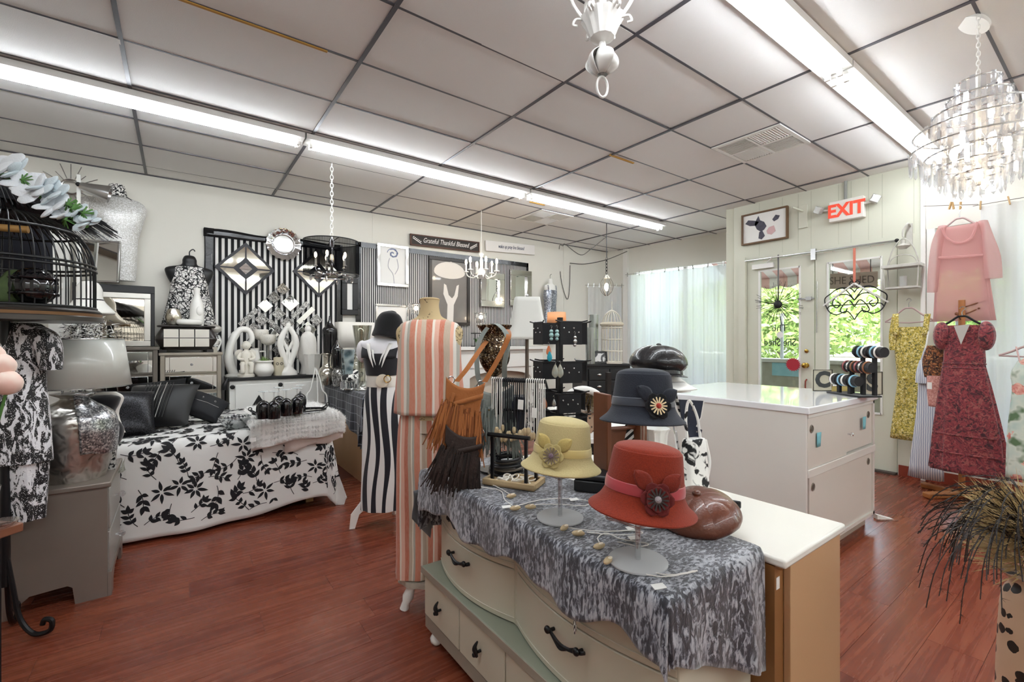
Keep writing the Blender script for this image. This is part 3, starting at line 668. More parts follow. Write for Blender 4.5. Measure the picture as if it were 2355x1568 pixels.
# ---- white credenza with black top
cr = T('credenza','white credenza with black top and black diamond door','cabinet',(.455,5.80,0),.0)
O('case', MB().box(0,.02,.06,1.25,.46,.965), WHITE, cr, bev=.004); O('credenza_top', MB().box(-.02,-.01,.965,1.27,.48,.995), BLACK, cr, bev=.004)
d_ = O('door', MB().box(.055,.0,.10,.47,.02,.92), WHITE, cr, bev=.004)
O('diamond', MB().prism([(.19+.0,.44),(.28,.60),(.37,.44),(.28,.28)],-.006,0), BLACK, d_, smooth=False, loc=(0,0,.2)); O('knob', MB().ball((.28,-.018,.64),.016,10,8), CRYSTAL, d_)
for k in range(2): 
    e_ = O('drawer', MB().box(.53+k*.0,.0,.66-k*.3,1.2,.02,.92-k*.3), WHITE, cr, bev=.006); O('knob', MB().lathe([(.008,0),(.008,.012),(.018,.02),(.012,.032)],12), CHROME, e_, loc=(.70,0,.80-k*.3), rot=(pi/2,0,0))
for a in (.028,.50): O('rosette', MB().lathe([(.024,0),(.024,.006),(.014,.012),(.012,.006)],16), BLACK, cr, loc=(a,.012,.90), rot=(pi/2,0,0))
for a in (.02,1.18): 
    for b_ in (.04,.40): O('foot', MB().box(a,b_,0,a+.05,b_+.05,.06), WHITE, cr, smooth=False)
# ---- mirrored chest and taller grey mirrored chest
def mchest(loc,w_,dp_,h,rows,label,body,rz=0):
    t = T('mirrored_chest',label,'chest',loc,rz)
    O('case', MB().box(0,.02,.08,w_,dp_,h-.03), body, t, smooth=False); O('chest_top', MB().box(-.015,-.01,h-.03,w_+.015,dp_,h), body, t, bev=.005)
    for a in (0,w_-.035): O('corner_post', MB().box(a,0,.0,a+.035,.035,h-.03), body, t, smooth=False); O('corner_foot', MB().box(a,dp_-.04,0,a+.035,dp_-.005,.08), body, t, smooth=False)
    hh = (h-.03-.1)/rows
    for k in range(rows):
        z0 = .1+k*hh; d_ = O('drawer', MB().box(.04,.008,z0+.006,w_-.04,.024,z0+hh-.006), body, t, smooth=False)
        O('mirror_face', MB().box(.075,.004,z0+.02,w_-.075,.009,z0+hh-.02), MIRROR, d_, bev=.003); O('knob', MB().ball((w_/2,-.012,z0+hh/2),.013,8,6).tube([(w_/2,-.01,z0+hh/2),(w_/2,.006,z0+hh/2)],.005), CRYSTAL, d_)
        for a in (.042,w_-.072): O('mirror_strip', MB().box(a,.004,z0+.02,a+.03,.009,z0+hh-.02), MIRROR, d_, smooth=False)
    return t
CHAMP = m('champagne paint','A39A8C',.4,.3)
mchest((-.14,5.82,0),.52,.42,1.28,6,'champagne mirrored chest of drawers under the dark bombe box',CHAMP)
mchest((-.62,5.78,0),.46,.45,1.34,5,'dark grey chest with mirrored drawers behind the lamp shade',GREYW)
# ---- table with black windowpane cloth
x = N('windowpane cloth'); v = x.co(); 
def gl_(i,per): return x.ma('LESS_THAN', x.ma('FRACT', x.ma('DIVIDE', x.ax(v,i), per)), .045)
g3 = x.ma('MAXIMUM', x.ma('MAXIMUM', gl_(0,.085), gl_(1,.085)), gl_(2,.085)); WPANE = x.set(x.mix(g3,'1B1D27','9EA1AB'),.85,sheen=.3)
bt = T('side_table','tan wooden table under the black windowpane cloth','table',(1.45,4.36,0))
O('table_top', MB().box(0,0,.86,.9,1.38,.89), WOODL, bt, smooth=False); O('side_panel', MB().box(.02,.02,0,.04,1.34,.86), TAN, bt, smooth=False); O('end_panel', MB().box(.02,.02,0,.88,.04,.86), TAN, bt, smooth=False)
def bh(p,q,ox,oy):
    return 1.0-.35*max(0,min(1,(q-4.36)/.5)) if ox < -.01 else 1.0
tc = O('windowpane_cloth', MB().grid(drape(1.44,2.36,4.35,5.75,.895,(.50,.02,.34,.02),.08,.010,16,.02,bh),50,60), WPANE, sol=.003); tag(tc,'black tablecloth with white windowpane checks over the side table','tablecloth')
# ---- white mantel against the wall
mt = T('mantelpiece','white painted mantelpiece below the two mirrors','mantel',(3.35,6.02,0))
O('shelf', MB().box(-.05,-.06,1.26,1.75,.3,1.31), WHITE, mt, bev=.006); O('frieze', MB().box(.0,.0,.98,1.7,.28,1.26), WHITE, mt, bev=.004)
for a in (0,1.45): O('pilaster', MB().box(a,.0,0,a+.25,.28,.98), WHITE, mt, bev=.004)
O('arch', MB().prism([(.25,.98),(.25,.80)]+[(.85-.6*cos(pi*i/12),.80+.12*sin(pi*i/12)) for i in range(1,12)]+[(1.45,.80),(1.45,.98)],.02,.1), WHITE, mt, smooth=False)
O('hearth_back', MB().box(.25,.2,0,1.45,.27,.98), m('hearth','D8D0C0',.8), mt, smooth=False)
# ---- black chest of many small drawers
bc = T('drawer_chest','black chest of small drawers with silver cup pulls near the far corner','chest',at(1352,845,d=5.0).xy.to_3d(),FACE+.25)
O('case', MB().box(0,.02,0,.52,.45,1.12), BLACK, bc, smooth=False); O('chest_top', MB().box(-.02,-.01,1.12,.54,.47,1.145), BLACK, bc, bev=.004)
for k in range(8):
    for c_ in range(2):
        d_ = O('drawer', MB().box(.015+c_*.25,.0,.06+k*.13,.255+c_*.25,.02,.18+k*.13), BLACK, bc, bev=.004); O('cup_pull', MB().ball((.135+c_*.25,-.006,.12+k*.13),(.028,.014,.016),10,6), SILVER, d_)
# ---- white display table in the middle of the shop (carries the lamp and the white rounds)
wt_ = T('display_table','white display table behind the hats and necklace racks','table',(1.95,2.15,0))
O('table_top', MB().box(0,0,.76,.9,1.0,.79), WHITE, wt_, bev=.005)
for a in (.03,.81):
    for b_ in (.03,.91): O('leg', MB().lathe([(.03,0),(.02,.05),(.035,.3),(.025,.6),(.035,.76)],12), WHITE, wt_, loc=(a+.03,b_+.03,0))

# ================================================================ ON THE LEFT WALL
def wx(px,py=600): return at(px,py,y=WY).x
def wz(px,py): return at(px,py,y=WY).z
BLKFILM = m('black plastic film','0E0F12',.18,bump=(14,.6))
p1_ = T('striped_hanging','wide-striped black and white fabric panel behind the credenza','fabric panel',(.26,WY-.012,0))
O('fabric', MB().grid(lambda u,v_: (.06+u*1.40,-.006+.004*sin(u*31),.42+v_*2.20),60,8), stripes('wide stripes','101013','E9E7E3',.062,.52), p1_, sol=.004)
O('side_band', MB().grid(lambda u,v_: (-.02+u*.10+.01*sin(v_*9)*(1-u),-.012-.006*sin(v_*13),.4+v_*2.3),6,30), BLKFILM, p1_, sol=.003)
O('top_band', MB().grid(lambda u,v_: (-.02+u*1.52,-.012,2.60+v_*(.09+.012*sin(u*12))),20,3), BLKFILM, p1_, sol=.004)
O('edge_band', MB().box(1.46,-.012,.42,1.53,-.004,2.68), BLKFILM, p1_, smooth=False)
p2_ = T('striped_hanging','fine-striped black and white fabric panel behind the pictures','fabric panel',(1.995,WY-.012,0))
O('fabric', MB().grid(lambda u,v_: (.03+u*2.92,-.004+.003*sin(u*40),1.2+v_*1.50),60,6), stripes('fine stripes','26262A','DCDAD6',.030,.5), p2_, sol=.004)
O('top_band', MB().box(0,-.014,2.69,2.96,-.004,2.76), BLKFILM, p2_, smooth=False); O('side_band', MB().box(-.03,-.014,1.2,.04,-.004,2.76), BLKFILM, p2_, smooth=False); O('edge_band', MB().box(2.93,-.014,1.2,2.965,-.004,2.76), BLKFILM, p2_, smooth=False)
# diamond mirrors
CHARC = m('charcoal frame','2F2F34',.5)
def diamond(px,py,label):
    c_ = at(px,py,y=WY-.03); t = T('diamond_mirror',label,'mirror',c_,group='diamond wall mirrors'); R_ = .315
    O('backing', MB().prism([(-R_,0),(0,-R_),(R_,0),(0,R_)],-.012,.014), CHARC, t, smooth=False)
    for k in range(4):
        a = k*pi/2; r0,r1,g = .135,.270,.009
        def rp(x_,z_): return (x_*cos(a)-z_*sin(a), x_*sin(a)+z_*cos(a))
        O('mirror_piece', MB().prism([rp(g,r0-g),rp(g,r1-g),rp(r1-g,g),rp(r0-g,g)][::-1],-.016,-.012), m('warm mirror','F2EEDC',.04,1), t, smooth=False)
    O('mirror_piece', MB().prism([(-.068,0),(0,-.068),(.068,0),(0,.068)],-.018,-.012), MIRROR, t, smooth=False)
diamond(565,618,'charcoal diamond wall mirror left of the silver ruffled plate'); diamond(733,628,'charcoal diamond wall mirror behind the black drum chandelier')
c_ = at(652,562,y=WY-.04); t = T('ruffled_plate','round silver ruffled wall plate between the diamond mirrors','wall plate',c_)
O('rim', MB().lathe([(.118,.0),(.14,.02),(.195,.035),(.196,.03),(.12,-.006)],72,wob=lambda a,z: 1+(.03*sin(a*18) if z > .015 else 0),cap0=False,cap1=False), CHROME, t, rot=(pi/2,0,0), ang=80)
O('dish', MB().lathe([(.122,.012),(.118,.004),(.10,.0),(.001,-.006)],36,cap0=False), SILVER, t, rot=(pi/2,0,0)); O('ring', MB().torus((0,0,.012),.118,.007), CHROME, t, rot=(pi/2,0,0))
# mosaic wall sculpture
x = N('mosaic'); v = x.co(); c1 = x.vor(v,85,out=1); e1 = x.vor(v,85,'DISTANCE_TO_EDGE'); MOSAIC = x.set(x.mix(x.ma('GREATER_THAN',e1,.09),'2A2A2C',x.ramp(x.ax(c1,0),[(0,'8A8A8A'),(1,'EDEDEA')])),.2,.75)
c_ = at(650,760,y=WY-.03); t = T('mosaic_wall_art','mosaic and mirror square wall sculpture on the striped panel','wall art',c_); cpx,cpy = 650,760
O('wire_frame', MB().tube([(-.4,.012,-.15),(.02,.012,.42),(.42,.012,-.05),(.05,.012,-.5),(-.4,.012,-.15)],.004).tube([(-.2,.012,.1),(.25,.012,-.3)],.004).tube([(-.1,.012,-.35),(.25,.012,.15)],.004), BLACKM, t)
for (X,Y,k) in ((1175,648,0),(1097,722,0),(1018,797,2),(1243,772,3),(1333,835,1),(1382,885,4),(868,900,1),(987,920,0),(1138,870,0),(1218,950,0),(1478,925,0),(913,1003,0),(1127,1000,5),(1400,1010,3),(1310,1080,5),(1180,1110,0),(1140,1190,0),(1075,1055,2)):
    p = at(350+X/3.92,500+Y/3.92,y=WY-.03)-c_; h = {0:.082,2:.088,3:.108}.get(k,.03)
    if k in (0,2,3): O('tile', MB().prism([(-h,0),(0,-h),(h,0),(0,h)],-.02,-.004), MOSAIC if k == 0 else MIRROR, t, loc=p, bev=.004)
    else: O('bar_tile', MB().box(-.135,-.02,-.031,.135,-.004,.031), MIRROR if k == 4 else MOSAIC, t, loc=p, rot=(0,-.82 if k != 5 else .82,0), bev=.003)
# framed things
def frame(px0,py0,px1,py1,label,fw,fmat,inner,off=.03,depth=.03,name='framed_picture',cat='picture',mat_w=0,rot=0):
    a = at(px0,py0,y=WY-off); b_ = at(px1,py1,y=WY-off); w_ = b_.x-a.x; zc = (at((px0+px1)/2,(py0+py1)/2,y=WY-off)).z; h = (py1-py0)/FPX*dep(at((px0+px1)/2,py0,y=WY-off))
    t = T(name,label,cat,((a.x+b_.x)/2,WY-off,zc),(0,rot,0)); 
    for q in ((-w_/2,-h/2,w_/2,-h/2+fw),(-w_/2,h/2-fw,w_/2,h/2),(-w_/2,-h/2+fw,-w_/2+fw,h/2-fw),(w_/2-fw,-h/2+fw,w_/2,h/2-fw)):
        O('frame_side', MB().box(q[0],-depth,q[1],q[2],.0,q[3]), fmat, t, bev=.004)
    O('picture_face' if name == 'framed_picture' else 'mirror_face', MB().box(-w_/2+fw,-.012,-h/2+fw,w_/2-fw,-.004,h/2-fw), inner, t, smooth=False); return t,w_,h
INK = m('blue grey ink','7C86A6',.8); PINKG = m('dusty pink','D8B8B4',.8)
MFRAME = m('faceted mirror frame','DAD8D4',.12,1)
t,w_,h = frame(866,563,938,659,'rose drawing in a faceted mirror frame at the left of the fine stripes',.045,MFRAME,PAPER)
rb = MB()
for k in range(9):
    a = k*.9; r_ = .012+.009*k; rb.tube([(r_*cos(a+i*.3),-.015,.17+r_*.85*sin(a+i*.3)) for i in range(8)],.0045,5)
O('rose_drawing', rb, INK, t); O('stem_drawing', MB().tube(curve([(-.05,-.015,.1),(-.07,-.015,-.02),(0,-.015,-.12),(.02,-.015,-.26)]),.004,5).tube(curve([(.06,-.015,.1),(.08,-.015,-.02),(.03,-.015,-.12)]),.004,5), m('pale ink','B9B6C0',.8), t)
t,w_,h = frame(863,700,938,790,'sketch in a narrow silver frame behind the white mannequin',.03,MFRAME,PAPER)
O('sketch_lines', MB().tube([(-.1,-.014,-.1),(0,-.014,.1),(.1,-.014,-.05)],.004), INK, t)
t,w_,h = frame(985,594,1079,748,'dark framed art of raised hands under a wide white hat',.05,m('black brown frame','2A2522',.4),m('smoky print','837E79',.35,var=(4,'6C6763'),coat=.5))
PALE = m('print white','E6E1DA',.7); PALE2 = m('print beige','CFC9C0',.7)
O('hat_print', MB().prism([(.27*cos(a)*(1 if sin(a) > 0 else 1),.30+(.16 if sin(a) > 0 else .10)*sin(a)) for a in [i*2*pi/24 for i in range(24)]],-.016,-.012), PALE, t, smooth=False)
O('arm_print', MB().prism([(-.1,.12),(-.06,.10),(-.02,-.05),(.04,-.1),(.08,-.05),(.12,.1),(.16,.12),(.14,-.06),(.07,-.2),(.06,-.5),(-.05,-.5),(-.04,-.2),(-.11,-.04)][::-1],-.015,-.012), PALE, t, smooth=False)
O('crown_print', MB().prism([(-.02,.45),(.02,.47),(.06,.45)][::-1],-.016,-.012), PALE, t, smooth=False)
for (a,b_,c_,d_,l) in ((1103,628,1157,706,'faceted silver mirror left of the pair above the mantel'),(1171,622,1219,704,'faceted silver mirror at the right end of the fine stripes')): frame(a,b_,c_,d_,l,.10,MFRAME,MIRROR,name='wall_mirror',cat='mirror',depth=.05)
frame(785,640,822,724,'small black framed picture beside the drum chandelier',.07,BLACK,PAPER)
# two word boards
def board(px0,px1,pc,h,rot,label,bm,fm,words,tm,size,sx,extra=None,fr=True):
    a = at(px0,pc,y=WY-.04); b_ = at(px1,pc,y=WY-.04); w_ = b_.x-a.x; c_ = at((px0+px1)/2,pc,y=WY-.04); t = T('word_sign',label,'sign',c_,(0,rot,0)); 
    O('board', MB().box(-w_/2,-.012,-h/2,w_/2,.012,h/2), bm, t, bev=.003)
    if fr:
        for q in ((-w_/2,-h/2,w_/2,-h/2+.014),(-w_/2,h/2-.014,w_/2,h/2),(-w_/2,-h/2,-w_/2+.014,h/2),(w_/2-.014,-h/2,w_/2,h/2)): O('frame_side', MB().box(q[0],-.02,q[1],q[2],-.008,q[3]), fm, t, smooth=False)
    text(words,size,tm,t,(0,-.0145,.005),(pi/2,0,0),shear=.35,sx=sx); return t,w_
t,w_ = board(947,1105,560,.165,radians(-1.2),'dark word board reading Grateful Thankful Blessed near the ceiling',m('dark stained board','3C3836',.7,var=(14,'2E2A28')),m('brown edging','5C3A2C',.6),'Grateful Thankful Blessed',PAPER,.105,.72)
for s_ in (-1,1):
    lb = MB()
    for k in range(6): 
        for e in (-1,1): lb.put(MB().ball((0,0,0),(.016,.003,.006),8,5),(s_*(.43+.022*k),-.014,-.03+.012*k+e*.012),(0,-.5*e,0))
    O('leaf_sprig', lb, PAPER, t, kind='stuff')
t,w_ = board(1119,1231,570,.17,radians(-2.5),'white word board with script lettering near the ceiling corner',m('white board','EDEAE6',.6),WHITE,'wake up pray live blessed',m('navy ink','3A4564',.7),.085,.62,fr=False)
# hanging lace top on a black torso hanger
LACE = N('black scribble lace'); v = LACE.co(); dv = LACE.n('ShaderNodeVectorMath',operation='ADD'); nz = LACE.n('ShaderNodeTexNoise'); LACE.l(v,nz.inputs['Vector']); nz.inputs['Scale'].default_value = 9; sc2 = LACE.n('ShaderNodeVectorMath',operation='SCALE'); LACE.l(nz.outputs[1],sc2.inputs[0]); sc2.inputs['Scale'].default_value = .12; LACE.l(v,dv.inputs[0]); LACE.l(sc2.outputs[0],dv.inputs[1])
e1 = LACE.vor(dv.outputs[0],17,'DISTANCE_TO_EDGE'); e2 = LACE.vor(dv.outputs[0],26,'DISTANCE_TO_EDGE'); LACE = LACE.set(LACE.mix(LACE.ma('LESS_THAN',LACE.ma('MINIMUM',e1,e2),.06),'EAE8E4','101012'),.7)
c_ = at(436,745,y=WY-.10); t = T('torso_hanger','black torso hanger with a black scribble lace top on the wall','torso hanger',(c_.x,WY-.11,1.60))
O('torso', MB().loft([(.02,.14,.07),(.35,.15,.08),(.52,.21,.08),(.60,.21,.06),(.64,.08,.05),(.70,.065,.05),(.74,.045,.03),(.75,.01,.01)],28), BLACK, t)
O('hanger_hook', MB().tube(curve([(0,0,.74),(0,0,.79),(.03,0,.82),(.05,0,.80)]),.006), BLACKM, t)
tp = T('lace_top','sleeveless white top with black scribble lace on the torso hanger','top',(c_.x,WY-.11,1.60)); O('blouse', MB().loft([(-.02,.25,.11),(.12,.22,.105),(.36,.175,.10),(.50,.17,.10),(.58,.16,.09),(.615,.14,.075)],36,lambda a,z: 1+.02*sin(a*9)*(1-z/.6),cap0=False,cap1=False), LACE, tp, sol=.003)
# hanging sequin dress at the far end of the wall
SEQ = sequins('silver blue sequins','4E5666','E4E8F0',130,.8)
c_ = at(1262,690,y=WY-.10); t = T('sequin_dress','short silver sequin dress on a white torso at the far wall','dress',(c_.x,WY-.14,1.45)); 
O('dress_body', MB().loft([(0,.15,.09),(.3,.14,.09),(.55,.12,.085),(.75,.14,.09),(.85,.13,.08)],28), SEQ, t); O('torso', MB().loft([(.84,.12,.07),(.93,.12,.06),(.97,.05,.04),(1.05,.04,.03),(1.06,.01,.01)],20), WHITE, t)
for s_ in (-.09,.09): O('strap', MB().tube([(s_,-.07,.8),(s_,-.055,.93),(s_,.05,.93)],.008), SEQ, t)
O('hanger_hook', MB().tube(curve([(0,0,1.05),(0,0,1.12),(.03,0,1.14)]),.005), SILVER, t)
# crystal sconces beside the art
def sconce(px,py,d,label,zb_=1.31):
    c_ = at(px,py,d=d); t = T('crystal_lamp',label,'lamp',(c_.x,c_.y,zb_)); H_ = c_.z-zb_
    O('stem', MB().lathe([(.06,0),(.06,.015),(.012,.03),(.01,H_-.05),(.03,H_-.04)],14), CHROME, t); O('bulb', MB().ball((0,0,H_+.04),.03,10,8), lamp('small bulb '+str(px),'FFE9C8',14), t)
    pr = O('crystal', MB().box(-.006,-.003,-.04,.006,.003,.04), CRYSTAL, t, loc=(.09,0,H_+.06), smooth=False)
    for k in range(2):
        for i in range(16):
            if k+i: a = i*2*pi/16; share('crystal', pr, t, ((.09-k*.02)*cos(a),(.09-k*.02)*sin(a),H_+.06-k*.07),(0,0,a))
    O('crystal_ring', MB().torus((0,0,H_+.1),.09,.005), CHROME, t)
sconce(957,715,6.5,'lit crystal floor lamp beside the hat art',0); sconce(1106,735,7.15,'lit crystal lamp between the hat art and the mirrors')
# ---- corner at the far left: dark framed mirror, small mirror, sequin torso, spotlight, sunburst
def frame2(c,w_,h,fw,fm,inner,label,name,cat,rz=0,tilt=0,outer=None):
    t = T(name,label,cat,c,(tilt,0,rz))
    for q in ((-w_/2,0,w_/2,fw),(-w_/2,h-fw,w_/2,h),(-w_/2,fw,-w_/2+fw,h-fw),(w_/2-fw,fw,w_/2,h-fw)): O('frame_side', MB().box(q[0],-.03,q[1],q[2],0,q[3]), fm, t, bev=.004)
    O('mirror_face', MB().box(-w_/2+fw,-.012,fw,w_/2-fw,-.004,h-fw), inner, t, smooth=False)
    if outer:
        for q in ((-w_/2-outer[0],-.0,w_/2+outer[0],.0),(-w_/2-outer[0],h,w_/2+outer[0],h+outer[1]),(w_/2,0,w_/2+outer[0],h),(-w_/2-outer[0],0,-w_/2,h)):
            if q[2]-q[0] > 0 and q[3]-q[1] > 0: O('outer_frame', MB().box(q[0],-.035,q[1],q[2],.02,q[3]), BLACK, t, bev=.003)
    return t
GOLDM = m('pale mirror','F0E8DA',.03,1)
frame2((-.50,6.0,1.345),.56,.54,.055,m('silver leaf','C9C6BE',.3,.7),GOLDM,'rectangular mirror in silver and black frames on the grey chest','framed_mirror','mirror',0,-.05,(.03,.075))
frame2((-.62,6.02,1.97),.34,.42,.02,SILVER,MIRROR,'small silver framed mirror standing above the large mirror','framed_mirror','mirror',-.35,-.08)
wb = T('wall_board','tall white shelf board beside the small silver mirror','shelf',(-.90,6.1,0)); O('board', MB().box(-.09,0,0,.06,.03,2.55), WHITE, wb, bev=.003); O('bracket', MB().box(-.005,-.02,1.9,.015,.0,2.35).tube([(.005,-.01,2.3),(.06,-.2,2.3)],.008).tube([(.005,-.01,1.95),(.06,-.2,2.3)],.008), WHITE, wb, smooth=False)
for b__ in (.12,.3): O('shelf_foot', MB().box(-.09,b__-.1,0,.06,b__-.06,.03), WHITE, wb, smooth=False)
SEQW = sequins('white sequins','C9C7C2','FFFFFF',150,.12)
t = T('sequin_torso','headless torso in white sequins hanging high on the wall','torso',(at(268,640,y=6.15).x,6.18,2.02))
O('torso', MB().loft([(0,.15,.08),(.2,.16,.09),(.42,.17,.10),(.6,.21,.11),(.74,.24,.10),(.82,.20,.07),(.87,.07,.05),(.93,.05,.045)],32), SEQW, t); O('arm_stub', MB().loft([(.6,.07,.05,-.22,0),(.76,.07,.05,-.22,0),(.82,.04,.03,-.20,0)],16), SEQW, t)
cl = T('beaded_collar','black and white beaded collar on the sequin torso','necklace',(at(268,640,y=6.15).x,6.16,2.87)); O('collar', MB().loft([(0,.085,.06),(.10,.065,.05),(.125,.05,.04)],20,cap0=False,cap1=False), blotch('beads','F0EEE8','121214',60,.5), cl, sol=.004); O('tie', MB().tube([(.08,-.02,.01),(.12,-.03,-.02)],.004), BLACK, cl)
c_ = at(163,430,y=WY-.05); t = T('sunburst_ornament','round silver sunburst wall ornament near the ceiling','wall ornament',c_)
O('ring', MB().torus((0,0,0),.07,.012,(pi/2,0,0)), SILVER, t); rod_ = O('ray', MB().tube([(0,0,.085),(0,0,.23)],.004,5), SILVER, t)
for k in range(1,18): share('ray', rod_, t, (0,0,0), (0,k*2*pi/18,0), (1,1,.75+.25*(k%2)))
c_ = at(181,440,d=4.35); t = T('spotlight_lamp','silver cone spotlight on a white post','spotlight',c_)
O('post', MB().box(-.015,-.01,-c_.z+.02,.015,.01,.16), WHITE, t, bev=.003); O('post_base', MB().lathe([(.12,-c_.z),(.12,-c_.z+.02),(.02,-c_.z+.03)],20), WHITE, t); O('cone_shade', MB().lathe([(.03,0),(.035,.01),(.085,.22),(.08,.22),(.03,.012)],24), SILVER, t, loc=(.01,-.03,.05), rot=(0,radians(102),.0)); O('knob', MB().ball((0,-.03,.06),.02), BLACK, t)



# ================================================================ CHANDELIERS AND PENDANTS
def chain(par, z0, z1, r=.012, th=.003, mat=WHITE, x_=0, y_=0):
    n = max(2,int((z1-z0)/(r*2.9))); st = (z1-z0)/n; k0 = None
    for i in range(n):
        if k0 is None: k0 = O('chain_link', MB().torus((0,0,0),r,th,(pi/2,0,0),14,5).put(MB()), mat, par, loc=(x_,y_,z0+st*(i+.5))); k0.scale = (1,1,st*.62/r)
        else: c_ = share('chain_link', k0, par, (x_,y_,z0+st*(i+.5)), (0,0,(i%2)*pi/2), (1,1,st*.62/r))
# crystal tier chandelier, right
c_ = at(2250,300,d=2.5); t = T('crystal_chandelier','tiered crystal prism chandelier hanging at the right','chandelier',(c_.x,c_.y,0)); zt = 2.80
O('canopy', MB().lathe([(.075,0),(.07,.02),(.03,.05),(.005,.055)],24), WHITE, t, loc=(.07,.03,CZ-.03), rot=(.5,.3,0)); chain(t, zt+.03, CZ-.02, .008, .0022)
O('frame_rod', MB().tube([(0,0,2.25),(0,0,zt+.04)],.012), WHITE, t); random.seed(8)
pr = None
for (R_,z,n,h) in ((.09,2.77,14,.10),(.13,2.68,18,.11),(.19,2.60,24,.12),(.27,2.50,34,.14),(.285,2.42,36,.11),(.22,2.37,28,.13),(.16,2.31,22,.13),(.10,2.26,14,.12)):
    O('tier_ring', MB().torus((0,0,z+h*.45),R_,.005,(0,0,0),36,5), CHROME, t)
    for i in range(n):
        a = 2*pi*i/n+R_*9; L_ = h*random.uniform(.85,1.15)
        if pr is None: pr = O('crystal', MB().add([(-.5,-.5,.5),(.5,-.5,.5),(.5,.5,.5),(-.5,.5,.5),(-.5,-.5,-.35),(.5,-.5,-.35),(.5,.5,-.35),(-.5,.5,-.35),(0,0,-.5)],[(0,1,2,3),(0,4,5,1),(1,5,6,2),(2,6,7,3),(3,7,4,0),(4,8,5),(5,8,6),(6,8,7),(7,8,4)]), CRYSTAL, t, loc=(R_*cos(a),R_*sin(a),z), rot=(0,0,a), smooth=False); pr.scale = (.008,.022,L_)
        else: share('crystal', pr, t, (R_*cos(a),R_*sin(a),z), (random.gauss(0,.04),random.gauss(0,.04),a), (.008,.02,L_))
for i in range(5): a = i*2*pi/5; O('bulb', MB().ball((.11*cos(a),.11*sin(a),2.46),(.018,.018,.035),10,8), BULB, t)
O('bulb', MB().ball((0,0,2.3),(.02,.02,.035),10,8), BULB, t)
# white wrought iron chandelier, top centre
c_ = at(1385,100,d=2.15); t = T('iron_chandelier','white wrought iron leaf chandelier at the top centre','chandelier',(c_.x,c_.y,0)); LW = m('distressed white','DAD8D4',.4,var=(20,'C4C1BC'))
zz = lambda py: EYE+(784-py)/FPX*2.15
chain(t, zz(0)+.03, CZ); 
O('column', MB().lathe([(.016,zz(10)),(.016,zz(70)),(.02,zz(-20)),(.03,zz(-60))][::1] if False else [(.02,zz(60)),(.02,zz(0)),(.03,zz(-10)),(.012,zz(-30))],16), LW, t)
O('cup', MB().lathe([(.018,zz(98)),(.055,zz(88)),(.075,zz(60)),(.098,zz(40)),(.09,zz(42)),(.06,zz(70)),(.02,zz(86))],48,wob=lambda a,z: 1+.06*cos(a*12)*(1 if z > zz(75) else .3)), LW, t)
O('stem_neck', MB().lathe([(.02,zz(112)),(.014,zz(95))],14), LW, t)
lf = None
for i in range(5):
    a = i*2*pi/5; g_ = MB().grid(lambda u,v_: ((.01+.058*sin(pi*min(1,v_*.92))) *cos((u-.5)*1.25), (.01+.058*sin(pi*min(1,v_*.92)))*sin((u-.5)*1.25)+.02*sin(v_*3), zz(108)-v_*(zz(108)-zz(172))),6,12)
    O('pod_leaf', g_, LW, t, rot=(0,0,a), sol=.003)
O('pod_core', MB().lathe([(.008,zz(170)),(.03,zz(150)),(.035,zz(130)),(.01,zz(108))],16), m('grey shade paint','A8A6A2',.5), t)
O('ring', MB().tube([(.028*cos(i*.35),0,zz(200)+.048*sin(i*.35)) for i in range(18)],.006,8,True), LW, t, rot=(0,0,FACE+.3))
for i in range(6):
    a = i*pi/3+.3; b = MB().tube(curve([(.03,0,zz(60)),(.07,0,zz(50)),(.13,0,zz(10)),(.15,0,zz(-25)),(.12,0,zz(-45)),(.09,0,zz(-30))]),.009,8); b.tube(curve([(.07,0,zz(45)),(.12,0,zz(40)),(.135,0,zz(52)),(.115,0,zz(56))]),.006,8); O('scroll_arm', b, LW, t, rot=(0,0,a))
# black organza drum chandelier
c_ = at(763,600,d=4.62); t = T('drum_chandelier','black sheer drum shade chandelier with crystal drops over the credenza','chandelier',(c_.x,c_.y,0)); zd = lambda py: EYE+(784-py)/FPX*4.62
chain(t, zd(545), CZ, .014)
x = N('black organza'); x.t.nodes.remove(x.b); a1 = x.n('ShaderNodeBsdfTransparent'); d1_ = x.n('ShaderNodeBsdfDiffuse'); d1_.inputs[0].default_value = lin('0A0A0C'); mx = x.n('ShaderNodeMixShader'); st_ = x.ma('MULTIPLY_ADD',x.noise(x.co(sc=(1,1,.02)),240,2),.5,.5); x.l(st_,mx.inputs[0]); x.l(a1.outputs[0],mx.inputs[1]); x.l(d1_.outputs[0],mx.inputs[2]); x.l(mx.outputs[0],x.o.inputs[0])
O('drum_shade', MB().lathe([(.265,zd(632)),(.265,zd(556))],48,cap0=False,cap1=False), x.m, t)
for z in (zd(632),zd(556)): O('shade_ring', MB().torus((0,0,z),.265,.005,n=48,m=6), BLACKM, t)
O('column', MB().lathe([(.03,zd(628)),(.012,zd(615)),(.02,zd(600)),(.012,zd(580)),(.03,zd(556)),(.01,zd(545))],14), CHROME, t)
O('spider', MB().tube([(-.265,0,zd(556)),(.265,0,zd(556))],.004).tube([(0,-.265,zd(556)),(0,.265,zd(556))],.004), BLACKM, t)
dp0 = None
for i in range(5):
    a = i*2*pi/5+.4; O('arm', MB().tube(curve([(.01,0,zd(625)),(.07,0,zd(632)),(.14,0,zd(624)),(.15,0,zd(612))]),.006), CHROME, t, rot=(0,0,a)); O('candle', MB().lathe([(.022,zd(613)),(.010,zd(610)),(.010,zd(596))],10,c=(.15*cos(a),.15*sin(a),0)), PAPER, t); O('bulb', MB().ball((.15*cos(a),.15*sin(a),zd(588)),(.014,.014,.03),10,8), BULB, t)
